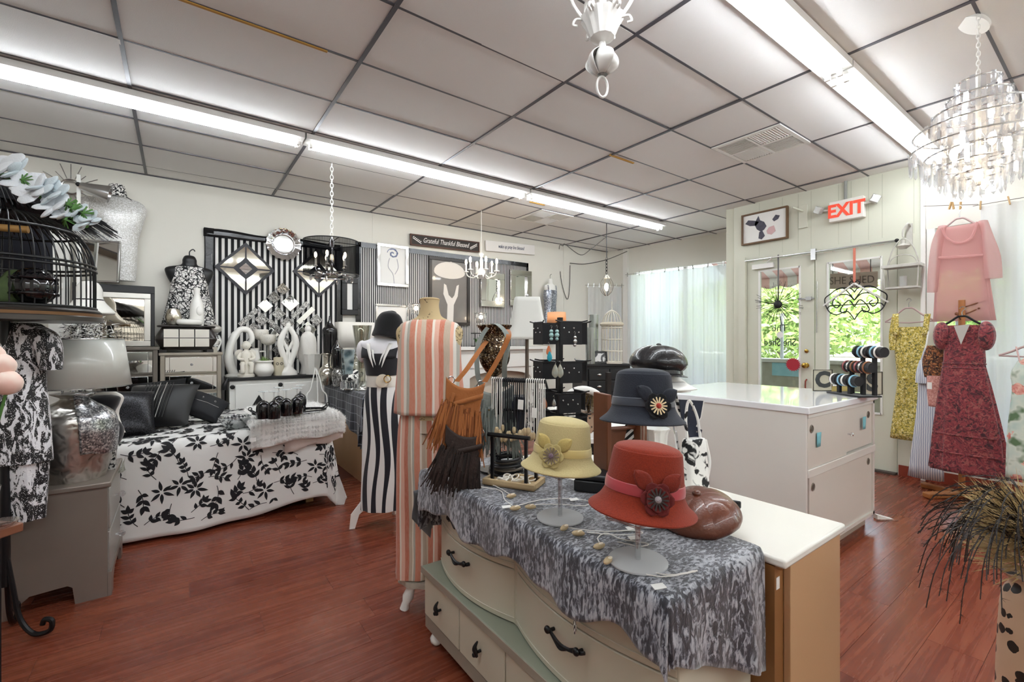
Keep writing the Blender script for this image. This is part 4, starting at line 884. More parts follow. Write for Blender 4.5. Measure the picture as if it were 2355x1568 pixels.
for i in range(12):
    a = i*pi/6; p_ = (.2*cos(a),.2*sin(a),zd(642)+.02*(i%2))
    if dp0 is None: dp0 = O('crystal_drop', MB().lathe([(.002,-.03),(.014,-.01),(.004,.03)],6), CRYSTAL, t, loc=p_, smooth=False)
    else: share('crystal_drop', dp0, t, p_)
O('crystal_ring', MB().torus((0,0,zd(636)),.2,.006,n=40), CHROME, t)
# white candle chandelier
c_ = at(1107,610,d=6.3); t = T('candle_chandelier','white six-arm candle chandelier in front of the hat art','chandelier',(c_.x,c_.y,0)); zc = lambda py: EYE+(784-py)/FPX*6.3
O('cord', MB().tube([(0,0,zc(585)),(0,0,CZ)],.004,5), WHITE, t); O('column', MB().lathe([(.005,zc(642)),(.06,zc(633)),(.05,zc(622)),(.018,zc(615)),(.024,zc(600)),(.012,zc(592)),(.035,zc(584)),(.005,zc(580))],18), WHITE, t)
for i in range(6):
    a = i*pi/3+.25; O('arm', MB().tube(curve([(.03,0,zc(625)),(.10,0,zc(638)),(.19,0,zc(634)),(.215,0,zc(624))]),.008), WHITE, t, rot=(0,0,a)); O('candle', MB().lathe([(.035,zc(625)),(.036,zc(623)),(.012,zc(622)),(.012,zc(609))],10,c=(.215*cos(a),.215*sin(a),0)), WHITE, t); O('bulb', MB().ball((.215*cos(a),.215*sin(a),zc(602)),(.016,.016,.04),10,8), BULB, t)
# small cage pendant
c_ = at(1395,650,d=7.0); t = T('cage_pendant','small iron cage pendant light hanging near the far corner','pendant light',(c_.x,c_.y,0)); zp = lambda py: EYE+(784-py)/FPX*7.0
O('rod', MB().tube([(0,0,zp(592)),(0,0,CZ)],.006,6), BLACKM, t); chain(t, zp(630), zp(592), .016, .004, BLACKM); O('bulb', MB().ball((0,0,zp(660)),(.035,.035,.06),10,8), lamp('pendant bulb','FFF0D8',12), t)
for i in range(6): O('cage_wire', MB().tube(curve([(.01,0,zp(632)),(.05,0,zp(638)),(.10,0,zp(655)),(.08,0,zp(670)),(.02,0,zp(680))]),.005,5), m('aged iron','6A655C',.5,.5), t, rot=(0,0,i*pi/3))
O('crown', MB().lathe([(.06,zp(640)),(.02,zp(632))],12), m('aged white iron','C8C4BA',.5), t)
cw = T('lamp_cord','thin dark cord looping from the ceiling to the far wall','cord',(0,0,0)); pts = [at(*p,d=7.0) for p in ((1394,545),(1360,572),(1335,586),(1300,562),(1295,565))]+[at(*p,y=6.31) for p in ((1286,570),(1290,640),(1304,688),(1310,660),(1311,610))]
O('cord', MB().tube(curve(pts),.006,5), m('dark cord','4A4844',.7), cw); O('cord', MB().tube(curve([at(1311,605,y=6.31),at(1345,607,y=6.2),at(1395,597,d=7.4),at(1442,578,d=7.9)]),.007,5), m('dark cord b','4A4844',.7), cw)

# ================================================================ LEFT FOREGROUND
cg = at(12,735,d=2.15); t = T('bird_cage','large black wire birdcage on an iron floor stand','birdcage',(cg.x,cg.y,0)); zb = lambda py: EYE+(784-py)/FPX*2.15; R_ = .315
BASE = m('antique wood tray','7A5A3A',.4,.2)
O('tray', MB().lathe([(.30,zb(738)),(.345,zb(738)),(.345,zb(728)),(.335,zb(722)),(.34,zb(714)),(.325,zb(708)),(.30,zb(706))],40), m('dark metal tray','4A4642',.35,.6), t); O('tray_band', MB().lathe([(.341,zb(727)),(.343,zb(719))],40,cap0=False,cap1=False), BASE, t)
wr = O('wire', MB().tube(curve([(R_,0,zb(708)),(R_,0,zb(640)),(R_*.99,0,zb(600)),(R_*.93,0,zb(560)),(R_*.78,0,zb(525)),(R_*.45,0,zb(492)),(.03,0,zb(480))],3),.003,5), BLACKM, t)
for i in range(1,52): share('wire', wr, t, (0,0,0), (0,0,i*2*pi/52))
for (r_,py) in ((R_,705),(R_,612),(R_*.99,602),(R_*.80,528)): O('cage_band', MB().torus((0,0,zb(py)),r_+.003,.006,n=48,m=6), BLACKM, t)
O('perch', MB().tube([(-.25,0,zb(528)),(.085,-.05,zb(527))],.017,10), m('perch wood','C89A58',.5), t); O('finial', MB().torus((0,0,zb(470)),.03,.006,(pi/2,0,0)), BLACKM, t)
O('stand_pole', MB().tube([(0,0,.25),(0,0,zb(738))],.018,10), BLACKM, t)
for i in range(3): a = i*2*pi/3+FACE+.1; O('scroll_foot', MB().tube(curve([(.0,0,.42),(.03,0,.25),(.06,0,.10),(.12,0,.02),(.19,0,.03),(.20,0,.075),(.17,0,.085),(.16,0,.06)]),.011,8), BLACKM, t, rot=(0,0,a))
b = T('ribbed_lantern','black ribbed glass ball inside the birdcage','lantern',at(78,705,d=2.05)); 
O('ball', MB().ball((0,0,.09),(.078,.078,.085),40,14,wob=lambda a,t_: 1+.05*cos(a*14)), BLKGLOSS, b); O('band', MB().torus((0,0,.055),.078,.007,n=32), BLKGLOSS, b); O('band', MB().torus((0,0,.125),.076,.007,n=32), BLKGLOSS, b); O('foot', MB().lathe([(.03,0),(.045,.004),(.04,.014)],16), BLACKM, b)
b = T('toy_bird','green toy bird inside the birdcage','bird',at(12,702,d=2.0)); O('body', MB().loft([(0,.03,.02),(.03,.055,.04),(.08,.05,.04,.01,0),(.12,.035,.03,.02,0),(.15,.02,.02,.025,0),(.158,.005,.005,.03,0)],18), m('green feather','55683A',.8,var=(30,'39482A')), b); O('beak', MB().lathe([(.008,0),(.001,.02)],8), m('beak','3A3028',.5), b, loc=(.045,0,.135), rot=(0,1.5,0)); O('tail', MB().prism([(-.04,.03),(-.10,.0),(-.09,-.01),(-.03,.01)],-.01,.01), m('green tail','3E4C2C',.8), b, smooth=False)
# black strand canopy over the cage and flower garland
cn = at(-20,470,d=2.3); t = T('strand_canopy','black drooping strand canopy above the birdcage','canopy',cn); random.seed(12); sb = MB()
for k in range(420):
    a = random.random()*2*pi; L_ = random.uniform(.36,.50); r0 = random.uniform(0,.05); j = random.gauss(0,.012)
    sb.tube([(r0*cos(a),r0*sin(a),.13+j),((L_*.5)*cos(a),(L_*.5)*sin(a),.075+j),(L_*cos(a+j),L_*sin(a+j),-.075+j)],.0022,3,cap=False)
O('strands', sb, m('black fibre','16171B',.4), t, kind='stuff'); O('cone', MB().lathe([(.38,-.035),(.2,.055),(.03,.125)],28,cap0=False), m('dark cloth cone','26272E',.7), t, sol=.003); O('hook', MB().tube([(0,0,.12),(0,0,.2)],.006), BLACKM, t)
FM = [m('mesh white','E2E6EA',.8,bump=(160,.6),sheen=.4), m('mesh ice blue','CBD8DE',.8,bump=(160,.6),sheen=.4)]
t = T('flower_garland','garland of white mesh flowers with green sprigs above the birdcage','garland',at(60,440,d=2.1)); g0 = at(60,440,d=2.1); random.seed(2)
GRN = m('sprig green','4E7A3A',.7)
O('garland_stem', MB().tube(curve([at(-20,390,d=2.1)-g0,at(60,430,d=2.08)-g0,at(120,470,d=2.1)-g0,at(200,520,d=2.12)-g0]),.012,6), GRN, t)
for (px,py,r_,k) in ((2,392,.11,0),(45,396,.07,1),(85,440,.085,0),(60,425,.08,0),(105,432,.07,1),(130,448,.07,1),(128,478,.075,0),(180,487,.05,1),(200,515,.055,1),(150,500,.05,0),(212,505,.045,1)):
    f_ = T('fl','','x'); bpy.data.objects.remove(f_); p_ = at(px,py,d=2.08)-g0; b = MB()
    for q in range(5):
        a = q*1.256+px; b.put(MB().ball((.55,0,.08),(.52,.46,.13),16,8,wob=lambda w_,q_: 1+.05*sin(w_*7)),(0,0,0),(random.uniform(-.3,.3),random.uniform(-.6,.1),a),(r_,r_,r_))
    O('flower', b, FM[k], t, loc=p_, rot=(radians(55),0,FACE+random.uniform(-.4,.4)))
for (px,py) in ((50,413),(155,470),(165,480),(190,490),(150,505)):
    b = MB()
    for q in range(14): a = random.random()*6.28; b.tube([(0,0,0),(.035*cos(a),.02,.035*sin(a))],.003,3)
    O('sprig', b, GRN, t, loc=at(px,py,d=2.05)-g0, rot=(0,0,FACE), kind='stuff')
gc = T('dark_jacket','dark jacket hanging behind the birdcage','jacket',at(20,600,d=2.9)); zo = at(20,600,d=2.9).z
O('jacket', MB().loft([(-.25,.20,.05),(0,.20,.05),(.2,.19,.05),(.28,.15,.045),(.33,.05,.03)],24,lambda a,z: 1+.03*sin(a*7)), m('dark navy wool','191C26',.9), gc); O('hanger_hook', MB().tube(curve([(0,0,.32),(0,0,.38),(.03,0,.40)]),.005), SILVER, gc)
cs = T('clothes_stand','black pole stand behind the birdcage holding the dark jacket','stand',(gc.location.x,gc.location.y,0)); O('pole', MB().tube([(0,.07,0),(0,.07,zo+.42),(0,.0,zo+.41)],.01,8), BLACKM, cs); O('base', MB().lathe([(.16,0),(.16,.015),(.02,.03)],20,c=(0,.07,0)), BLACKM, cs)
# black and white sequin dress hanging below the cage
x = N('brushstroke print'); v = x.co(sc=(1.3,1.3,.55)); n = x.noise(v,19,5,1.6,.6); s_ = x.vor(x.co(),420,out=1); col = x.ramp(n,[(.515,'08080D'),(.545,'E6E6EA')]); BRUSH = x.set(x.mix(x.ma('GREATER_THAN',x.ax(s_,0),.93),col,'FFFFFF'),.45,sheen=.3)
dc = at(38,960,d=2.22); t = T('brushstroke_dress','long black and white brushstroke dress with sequins hanging under the birdcage','dress',(dc.x,dc.y,0),FACE)
zq = lambda py: EYE+(784-py)/FPX*2.22
O('bodice', MB().loft([(zq(1060),.15,.10),(zq(960),.135,.10),(zq(880),.12,.09),(zq(800),.13,.09),(zq(750),.12,.06),(zq(742),.05,.03)],36,lambda a,z: 1+.05*sin(a*7)), BRUSH, t)
O('sleeve', MB().loft([(zq(850),.04,.04,.17,0),(zq(800),.06,.05,.15,0),(zq(765),.07,.05,.11,0),(zq(745),.03,.03,.06,0)],18), BRUSH, t)
O('skirt', MB().loft([(zq(1192),.10,.06,.02,0),(zq(1060),.13,.08,0,0),(zq(960),.13,.09,0,0)],36,lambda a,z: 1+.10*sin(a*6)), BRUSH, t)
O('under_skirt', MB().loft([(zq(1200),.12,.06,-.10,.03),(zq(1050),.15,.07,-.05,.03),(zq(980),.14,.07,-.02,.02)],24), m('black crepe','0C0D12',.85), t); O('hanger_hook', MB().tube([(0,0,zq(745)),(0,0,zq(739))],.005), SILVER, t)
# corner of a wooden table with a glass dish and tulips
tb = at(55,1200,z=.80); td = dep(tb)
t = T('occasional_table','black pedestal table with wooden top at the left edge','table',(tb.x,tb.y,0),FACE-.15)
O('table_top', MB().box(-.6,-.22,.77,0,.0,.80), m('reddish table wood','8A5A44',.35,var=(10,'74452F')), t, bev=.004); O('pedestal', MB().box(-.55,-.2,.03,-.045,-.03,.77), BLACK, t, smooth=False); O('plinth', MB().box(-.57,-.21,0,-.04,-.02,.03), BLACK, t, smooth=False)
gd = T('glass_dish','small cut glass dish on the table edge at the left','dish',at(2,1213,z=.80)); O('bowl', MB().lathe([(.02,0),(.03,.004),(.045,.02),(.042,.02),(.028,.008),(.001,.006)],20), GLASS, gd)
pk = N('tulip petals'); v = pk.co(); PETAL = pk.set(pk.ramp(pk.noise(v,14,2),[(.35,'F1E4D6'),(.6,'EBC2B4')]),.6,sheen=.3,sss=.0)
fv = at(-40,1225,z=.80); t = T('tulip_vase','vase of pink and cream tulips at the left edge','flowers',(fv.x,fv.y,.80)); dv_ = dep(fv)
O('vase', MB().lathe([(.03,0),(.035,.01),(.03,.08),(.04,.14),(.036,.14),(.026,.08),(.001,.015)],20), GLASS, t)
for (px,py,r_) in ((2,840,.033),(14,880,.036),(-20,815,.03)):
    p_ = at(px,py,d=dv_)-Vector((fv.x,fv.y,.80)); O('stem', MB().tube(curve([(0,0,.02),(p_.x*.3,p_.y*.3,p_.z*.5),tuple(p_-Vector((0,0,.03)))]),.004), GRN, t)
    h_ = O('bloom', MB().ball((0,0,0),(r_*1.05,r_*.95,r_*1.1),18,10,wob=lambda a,t_: 1+.07*cos(a*3)*(t_+1)), PETAL, t, loc=p_, rot=(.3,.7,0))
# ---- filigree lamp on the nightstand
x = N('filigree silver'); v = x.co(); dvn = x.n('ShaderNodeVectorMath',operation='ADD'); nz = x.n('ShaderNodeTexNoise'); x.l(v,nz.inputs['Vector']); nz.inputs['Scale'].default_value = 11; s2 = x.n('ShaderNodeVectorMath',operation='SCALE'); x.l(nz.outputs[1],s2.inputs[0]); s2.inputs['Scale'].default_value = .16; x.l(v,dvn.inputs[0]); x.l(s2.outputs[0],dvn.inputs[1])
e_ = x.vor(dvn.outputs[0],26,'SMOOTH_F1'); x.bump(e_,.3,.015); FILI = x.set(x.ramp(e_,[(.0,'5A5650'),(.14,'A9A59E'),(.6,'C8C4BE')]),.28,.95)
lb_ = at(168,1098,z=.628); D_ = dep(lb_); zl = lambda py: EYE+(784-py)/FPX*D_; M_ = D_/FPX
t = T('table_lamp','silver filigree urn lamp with grey drum shade on the nightstand','lamp',(lb_.x,lb_.y,.628))
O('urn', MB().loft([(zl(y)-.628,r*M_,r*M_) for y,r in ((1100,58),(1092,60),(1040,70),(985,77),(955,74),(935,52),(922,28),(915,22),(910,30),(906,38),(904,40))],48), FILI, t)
O('neck', MB().tube([(0,0,zl(906)-.628),(0,0,zl(870)-.628)],.008), CHROME, t); O('harp', MB().tube(curve([(-.05,0,zl(908)-.628),(-.03,0,zl(885)-.628),(0,0,zl(878)-.628),(.03,0,zl(885)-.628),(.05,0,zl(905)-.628)]),.006), CHROME, t)
x = N('grey shade in plastic'); SHADE = x.set('C6C7C0',.35,coat=.5); x.bump(x.noise(x.co(sc=(1,1,.3)),9,3,1),.12,.01)
O('drum_shade', MB().lathe([(104*M_,zl(888)-.628),(90*M_,zl(780)-.628)],48,cap0=False,cap1=False), SHADE, t, sol=.004); O('bulb', MB().ball((0,0,zl(850)-.628),.025,10,8), PAPER, t)
for y_,r_ in ((888,104),(780,90)): O('shade_rim', MB().torus((0,0,zl(y_)-.628),r_*M_,.004,n=48,m=6), SILVER, t)
O('shade_spider', MB().tube([(-90*M_,0,zl(782)-.628),(90*M_,0,zl(782)-.628)],.003).tube([(0,0,zl(782)-.628),(0,0,zl(880)-.628)],.004), SILVER, t)
SEQS = sequins('silver sequin cloth','6A6A70','FFFFFF',150,.9)
sq = T('sequin_scarf','silver sequin scarf draped over the filigree urn','scarf',(lb_.x,lb_.y,.628)); prof = [(904,41),(915,26),(935,56),(955,77),(985,80),(1035,74)]
def scf(u,v_):
    k = v_*(len(prof)-1.001); i = int(k); f_ = k-i; y_ = prof[i][0]*(1-f_)+prof[i+1][0]*f_; r_ = (prof[i][1]*(1-f_)+prof[i+1][1]*f_+4)*M_
    a = -pi/2+FACE+.05+u*(1.0+.15*v_)-.15*(1-v_)+.86; return (r_*cos(a),r_*sin(a),zl(y_)-.628-.02*u*v_+.004*sin(u*9))
O('scarf', MB().grid(scf,18,24), SEQS, sq, sol=.006)
hg = at(238,1078,z=.628); D2 = dep(hg); z2 = lambda py: EYE+(784-py)/FPX*D2-.628; M2 = D2/FPX
t = T('hourglass_bust','black hourglass jewellery bust with white edging behind the urn lamp','bust',(hg.x,hg.y,.628)); O('figure', MB().loft([(z2(1036),20*M2,14*M2),(z2(1010),34*M2,24*M2),(z2(985),36*M2,24*M2),(z2(955),20*M2,16*M2),(z2(930),28*M2,20*M2),(z2(915),30*M2,18*M2),(z2(908),14*M2,10*M2)],28), m('black velvet','15151A',.9,sheen=.5), t)
O('white_edging', MB().loft([(z2(1000),37*M2,10*M2,.003,.03),(z2(955),24*M2,10*M2,.006,.03),(z2(918),34*M2,10*M2,.004,.03),(z2(903),20*M2,8*M2,.004,.03)],24), WHITE2, t)
O('pedestal', MB().box(-22*M2,-20*M2,0,22*M2,20*M2,z2(1034)), blotch('silver scroll','0E0E10','CFCDC8',55,.5), t, smooth=False)
# white things between the lamp and the far mirror
t = T('white_hat','white brimmed hat on a white stand in front of the framed mirror','hat',(at(205,720,d=4.05).x,at(205,720,d=4.05).y,0)); zw = lambda py: EYE+(784-py)/FPX*4.05
O('hat', MB().loft([(zw(722),.17,.17),(zw(716),.175,.17),(zw(690),.10,.10),(zw(665),.09,.09),(zw(650),.06,.07),(zw(646),.02,.02)],32), WHITE2, t); O('hat_band', MB().lathe([(.108,zw(700)),(.10,zw(688))],28,cap0=False,cap1=False), BLACK, t); O('stand', MB().lathe([(.12,0),(.12,.02),(.02,.04),(.02,zw(720))],16), WHITE, t)
random.seed(6); t = T('feather_boa','black and white feather boa hanging behind the lamp shade','boa',(at(192,760,d=3.75).x,at(192,760,d=3.75).y,0)); zf = lambda py: EYE+(784-py)/FPX*3.75; b = MB(); b2_ = MB()
for k in range(1500):
    u = random.random(); px_ = random.gauss(0,.07); zz_ = zf(725)+(zf(850)-zf(725))*u; d_ = Vector((random.gauss(0,1),random.gauss(0,1),random.gauss(0,.6))).normalized()*random.uniform(.03,.07); sd = d_.orthogonal().normalized()*.004
    P_ = Vector((px_,random.gauss(0,.03),zz_)); (b if random.random() < .62 else b2_).add([P_-sd,P_+sd,P_+d_],[(0,1,2)])
O('white_feathers', b, PAPER, t, kind='stuff', smooth=False); O('black_feathers', b2_, BLACK, t, kind='stuff', smooth=False); O('core', MB().tube([(0,0,0),(0,0,zf(720))],.012), BLACK, t)

# ================================================================ ON THE CREDENZA, CHESTS AND TABLES
def spot(name,label,cat,px,z,y=None,d=None,rz=0,group=None):
    p = at(px,800,y=y) if y is not None else at(px,800,d=d); t = T(name,label,cat,(p.x,p.y,z),rz,group); return t, dep(p)/FPX
def PR(M_,base,prs,ry=1): return [((base-y)*M_, w_*M_, w_*M_*ry) for y,w_ in prs]
CT = .996
t,M_ = spot('arch_sculpture','tall white looping arch sculpture at the left of the credenza','sculpture',552,CT,y=6.08)
O('loop', MB().tube(curve([(-.06,0,.02),(-.11,0,.20),(-.08,0,.40),(.0,0,.53),(.09,0,.52),(.12,0,.42),(.08,0,.36)]),[.05]*8+[.042]*8+[.035]*8+[.03]*8+[.025]*5,12), WHITE2, t); O('base', MB().lathe([(.10,0),(.10,.02),(.05,.04)],20,c=(-.05,0,0)), WHITE2, t)
t,M_ = spot('cherub_figurine','small cream cherub figurine sitting on the credenza','figurine',566,CT,y=5.90); CH = m('cream plaster','E9E4D8',.6,bump=(40,.3))
O('pedestal', MB().lathe([(.085,0),(.085,.025),(.07,.04),(.07,.08)],20), CH, t)
O('body', MB().loft([(.08,.05,.05),(.14,.06,.05),(.20,.05,.045),(.26,.055,.045),(.29,.03,.03),(.31,.02,.02)],20), CH, t); O('head', MB().ball((.0,-.005,.355),(.045,.042,.05),14,10).ball((0,-.045,.35),.008,6,5).ball((.045,0,.35),.01,6,5).ball((-.045,0,.35),.01,6,5), CH, t)
for s_ in (-1,1): O('leg', MB().tube(curve([(s_*.03,-.02,.15),(s_*.045,-.08,.14),(s_*.04,-.085,.05)]),[.028]*6+[.022]*6+[.018],10), CH, t); O('arm', MB().tube(curve([(s_*.05,0,.27),(s_*.075,-.03,.21),(s_*.02,-.06,.20)]),[.02]*6+[.016]*7,8), CH, t); O('wing', MB().ball((s_*.06,.05,.26),(.045,.01,.05),10,7), CH, t)
t,M_ = spot('white_pitcher','tall white pitcher behind the cherub','pitcher',586,CT,y=6.12); O('body', MB().loft(PR(M_,858,((858,9),(840,13),(815,11),(800,8),(795,10))),24), WHITE2, t); O('handle', MB().tube(curve([(.05,0,.28),(.11,0,.27),(.10,0,.15),(.06,0,.12)]),.009), WHITE2, t)
t,M_ = spot('green_planter','round white planter with a green succulent on the credenza','planter',607,CT,y=5.92); O('pot', MB().loft(PR(M_,860,((860,14),(848,21),(838,20),(830,16),(826,20),(824,19))),28), WHITE2, t); random.seed(1); b = MB()
for k in range(90):
    a = random.random()*6.28; e = random.uniform(.3,1.3); L_ = random.uniform(.05,.09); b.add([(0,0,.16),(.006,.006,.165),(L_*cos(a)*cos(e),L_*sin(a)*cos(e),.165+L_*sin(e)*.9),(-.006,.006,.165)],[(0,1,2),(0,2,3)])
O('succulent', b, m('succulent green','7E9A5A',.6), t, kind='stuff', smooth=False)
x = N('speckled ceramic'); SPECK = x.set(x.ramp(x.noise(x.co(),70,2),[(.3,'6E6A62'),(.36,'DAD6CC')]),.4)
for k,(px,bp,l) in enumerate(((600,775,'speckled ceramic goblet, the higher one behind the planter'),(617,786,'speckled ceramic goblet, the lower one behind the planter'))):
    t,M_ = spot('speckled_goblet',l,'goblet',px,CT,y=6.16-.07*k,group='speckled goblets'); H_ = (868-bp)*M_; O('stem', MB().lathe([(.05,0),(.05,.008),(.012,.02),(.012,H_-.07),(.02,H_-.06)],14), SILVER, t); O('cup', MB().loft([(H_-.07,.02,.02),(H_-.04,.07,.07),(H_+.02,.085,.085),(H_+.06,.075,.075),(H_+.06,.068,.068),(H_,.05,.05)],22), SPECK, t)
t,M_ = spot('owl_candle','cream pillar candle with round owl eyes on the credenza','candle',641,CT,y=5.95); O('pillar', MB().lathe([(11*M_,0),(11.5*M_,.01),(11*M_,41*M_),(9*M_,42*M_)],20), m('cream wax','D6CDB4',.6,bump=(50,.4)), t)
for s_ in (-1,1): O('eye_ring', MB().torus((s_*.022,-11*M_,.14),.013,.004,(pi/2,0,0),14,5), GREYW, t)
t,M_ = spot('twisted_sculpture','white abstract embracing figures sculpture on the credenza','sculpture',663,CT,y=5.94)
O('base', MB().loft([(0,.10,.07),(.04,.095,.065),(.10,.04,.04),(.14,.03,.03)],24), WHITE2, t)
for s_ in (-1,1): O('strand', MB().tube(curve([(s_*.015,0,.10),(s_*.05,0,.22),(s_*.085,0,.36),(s_*.06,0,.48),(s_*.01,0,.57)]),[.03]*6+[.034]*6+[.036]*6+[.03]*6+[.02],12), WHITE2, t); O('inner_strand', MB().tube(curve([(s_*.07,0,.44),(s_*.02,.01,.33),(-s_*.02,.01,.22),(s_*.0,0,.12)]),.018,10), WHITE2, t)
O('head', MB().ball((0,0,.585),(.03,.03,.04)), WHITE2, t)
t,M_ = spot('white_statue','tall rough white statue at the right of the credenza','statue',708,CT,y=6.08); O('body', MB().loft([(0,.09,.08),(.1,.08,.07),(.2,.11,.08),(.35,.10,.08),(.45,.085,.07),(.5,.05,.05),(.52,.03,.03)],24,lambda a,z: 1+.06*sin(a*5+z*20)), m('rough plaster','EFECE6',.8,bump=(30,.8)), t); O('head', MB().ball((0,0,.55),(.04,.04,.05)), WHITE2, t)
t,M_ = spot('white_planter','tall tapered white planter at the right front of the credenza','planter',719,CT,y=5.90); O('pot', MB().loft([(0,.072,.072),(.02,.075,.075),(.24,.10,.10),(.245,.10,.10),(.245,.09,.09),(.2,.085,.085)],8), WHITE2, t, ang=30)
t = T('tassel_runner','black beaded runner with a tassel hanging off the credenza','runner',(.455,5.79,.996)); O('runner', MB().box(0,0,0,1.1,.2,.003), BLACK, t, smooth=False); O('tassel', MB().loft([(-.12,.03,.02,-.05,-.01),(-.06,.025,.02,-.045,-.01),(0,.012,.012,-.02,0)],12,lambda a,z: 1+.15*sin(a*6)), BLACKM, t)
# on the champagne chest
bb = T('bombe_box','dark bombe box with mirror panels on the champagne chest','box',(at(430,806,y=5.98).x,5.98,1.281)); W_ = .255
O('case', MB().loft([(.02,.20,.12),(.03,.21,.125),(.12,.265,.15),(.16,.265,.15),(.25,.22,.13),(.262,.21,.125)],32,p=.35), m('dark walnut','231D1A',.3,coat=.4), bb); O('lid', MB().loft([(.262,.25,.15),(.272,.255,.155),(.28,.25,.15)],32,p=.3), m('dark walnut lid','231D1A',.3,coat=.4), bb)
for i in range(3):
    for j in range(2): O('mirror_panel', MB().box(-.195+i*.132,-.153,.06+j*.094,-.195+i*.132+.122,-.146,.06+j*.094+.086), MIRROR, bb, smooth=False)
for s_ in (-.2,.2): O('foot', MB().box(s_-.03,-.12,0,s_+.03,-.06,.03).box(s_-.03,.06,0,s_+.03,.12,.03), m('dark foot','1E1917',.4), bb, smooth=False)
B1 = 1.281+.281
t = T('white_bottle','tall white ceramic bottle on the bombe box','bottle',(at(453,745,y=5.98).x,5.98,B1)); M_ = dep(t.location)/FPX; O('body', MB().loft(PR(M_,748,((748,13),(730,14),(700,13),(685,8),(675,6),(663,6.5),(661,6))),24), WHITE2, t); O('relief', MB().ball((.02,-14*M_,.16),(.03,.01,.05),10,7), WHITE2, t)
t = T('white_ring_dish','white ceramic boat dish in front of the bottle','dish',(at(436,748,y=5.90).x,5.90,B1)); O('dish', MB().torus((0,0,.035),.085,.032,n=28,m=12,sy=.55), WHITE2, t); O('inside', MB().ball((0,0,.03),(.07,.035,.012)), WHITE2, t)
t = T('mercury_votive','round mercury glass votive on the bombe box','votive',(at(399,745,y=5.95).x,5.95,B1)); O('globe', MB().loft([(0,.04,.04),(.01,.05,.05),(.08,.072,.072),(.14,.06,.06),(.17,.05,.05),(.165,.045,.045)],28,lambda a,z: 1+.03*sin(a*9)*sin(z*50)), m('mercury glass','C9C3B4',.18,.9,bump=(50,.7)), t)
t = T('mirror_pot','faceted mirrored pot on the champagne chest beside the box','pot',(at(491,805,y=5.95).x,5.95,1.281)); O('pot', MB().loft([(0,.04,.04),(.05,.06,.06),(.12,.075,.075),(.2,.05,.05)],7,), MIRROR, t, smooth=False); O('bow', MB().ball((0,0,.25),(.08,.05,.05),10,7,wob=lambda a,q: 1+.2*sin(a*5)), m('silver ribbon','B9B6B0',.35,.5), t)
# on the windowpane cloth table
TT = .899
t,M_ = spot('mercury_vase','round mercury glass vase with a collared neck on the windowpane table','vase',752,TT,y=5.45); O('body', MB().loft(PR(M_,882,((882,9),(872,16),(858,20),(845,16),(836,9),(815,9),(811,12),(809,12))),28), m('mercury glass vase','D5D0C4',.12,.9,bump=(40,.5)), t)
t,M_ = spot('mosaic_urn','mirror mosaic candle urn beside the mercury vase','urn',782,TT,y=5.25); O('urn', MB().loft(PR(M_,885,((885,14),(870,18),(855,18),(846,14),(843,16))),24), MOSAIC, t)
t,M_ = spot('black_vase','tall glossy black pointed vase on the windowpane table','vase',758,TT,y=5.6); O('body', MB().loft(PR(M_,868,((868,10),(820,13),(770,15),(745,16),(735,9),(722,3),(712,1.5))),24), BLKGLOSS, t)
t,M_ = spot('black_vase','shorter glossy black pointed vase beside the scroll vase','vase',775,TT,y=5.35); O('body', MB().loft(PR(M_,880,((880,8),(830,11),(800,12),(790,8),(780,3),(776,1.5))),24), BLKGLOSS, t)
x = N('teal scroll'); e_ = x.vor(x.co(),14,'SMOOTH_F1'); x.bump(e_,.8,.02); SCROLL = x.set(x.ramp(e_,[(.2,'5C737A'),(.5,'A9B8BC')]),.25,.5)
t,M_ = spot('scroll_vase','square silver scroll-relief vase on the windowpane table','vase',800,TT,y=5.1); O('body', MB().loft(PR(M_,880,((880,10),(840,13),(795,17),(794,15))),4), SCROLL, t, rot=(0,0,pi/4), smooth=False)
t,M_ = spot('trumpet_vase','tall clear glass trumpet vase on the windowpane table','vase',833,TT,y=4.70); SG = glassy('smoky glass','DCDCD2',.22,.05); O('body', MB().loft(PR(M_,900,((900,18),(897,17),(890,9),(850,9),(800,15),(755,21),(752,21.5),(755,20),(800,13),(850,7))),28), SG, t)
t,M_ = spot('mirror_tray','round mirrored tray with glass rods around the rim','tray',815,TT,y=4.85); O('tray_base', MB().lathe([(.14,0),(.145,.01),(.14,.016)],36), MIRROR, t); gr = O('glass_rod', MB().lathe([(.007,0),(.007,.06)],6), CRYSTAL, t, loc=(.135,0,.012), smooth=False)
for i in range(1,34): a = i*2*pi/34; share('glass_rod', gr, t, (.135*cos(a),.135*sin(a),.012))
t,M_ = spot('cow_figurine','small black and white cow figurine on the windowpane table','figurine',806,TT,y=5.0); COWP = blotch('cow print','EDEBE6','141416',22,.52)
O('body', MB().put(MB().loft([(-.09,.03,.04),(-.05,.045,.05),(.03,.045,.05),(.08,.03,.035)],18),(0,0,.10),(0,pi/2,0)), COWP, t); O('head', MB().ball((.11,0,.14),(.035,.025,.028)), COWP, t)
for a in (-.06,.05):
    for s_ in (-.025,.025): O('leg', MB().tube([(a,s_,.08),(a,s_,0)],[.014,.011],8), COWP, t)
t,M_ = spot('drum_lamp','table lamp with white rectangular shade and glass base by the wall','lamp',816,TT,y=5.6); O('glass_base', MB().loft(PR(M_,860,((860,8),(840,14),(815,13),(795,5),(790,4))),22), SG, t); O('pole', MB().tube([(0,0,.28),(0,0,.46)],.008), SILVER, t); O('shade', MB().loft([((860-780)*M_,41*M_,20*M_),((860-722)*M_,41*M_,20*M_)],40,cap0=False,cap1=False,p=.3), m('white linen shade','E4E0D8',.8), t, sol=.004); O('shade_spider', MB().tube([(-40*M_,0,.45),(40*M_,0,.45)],.003), SILVER, t)
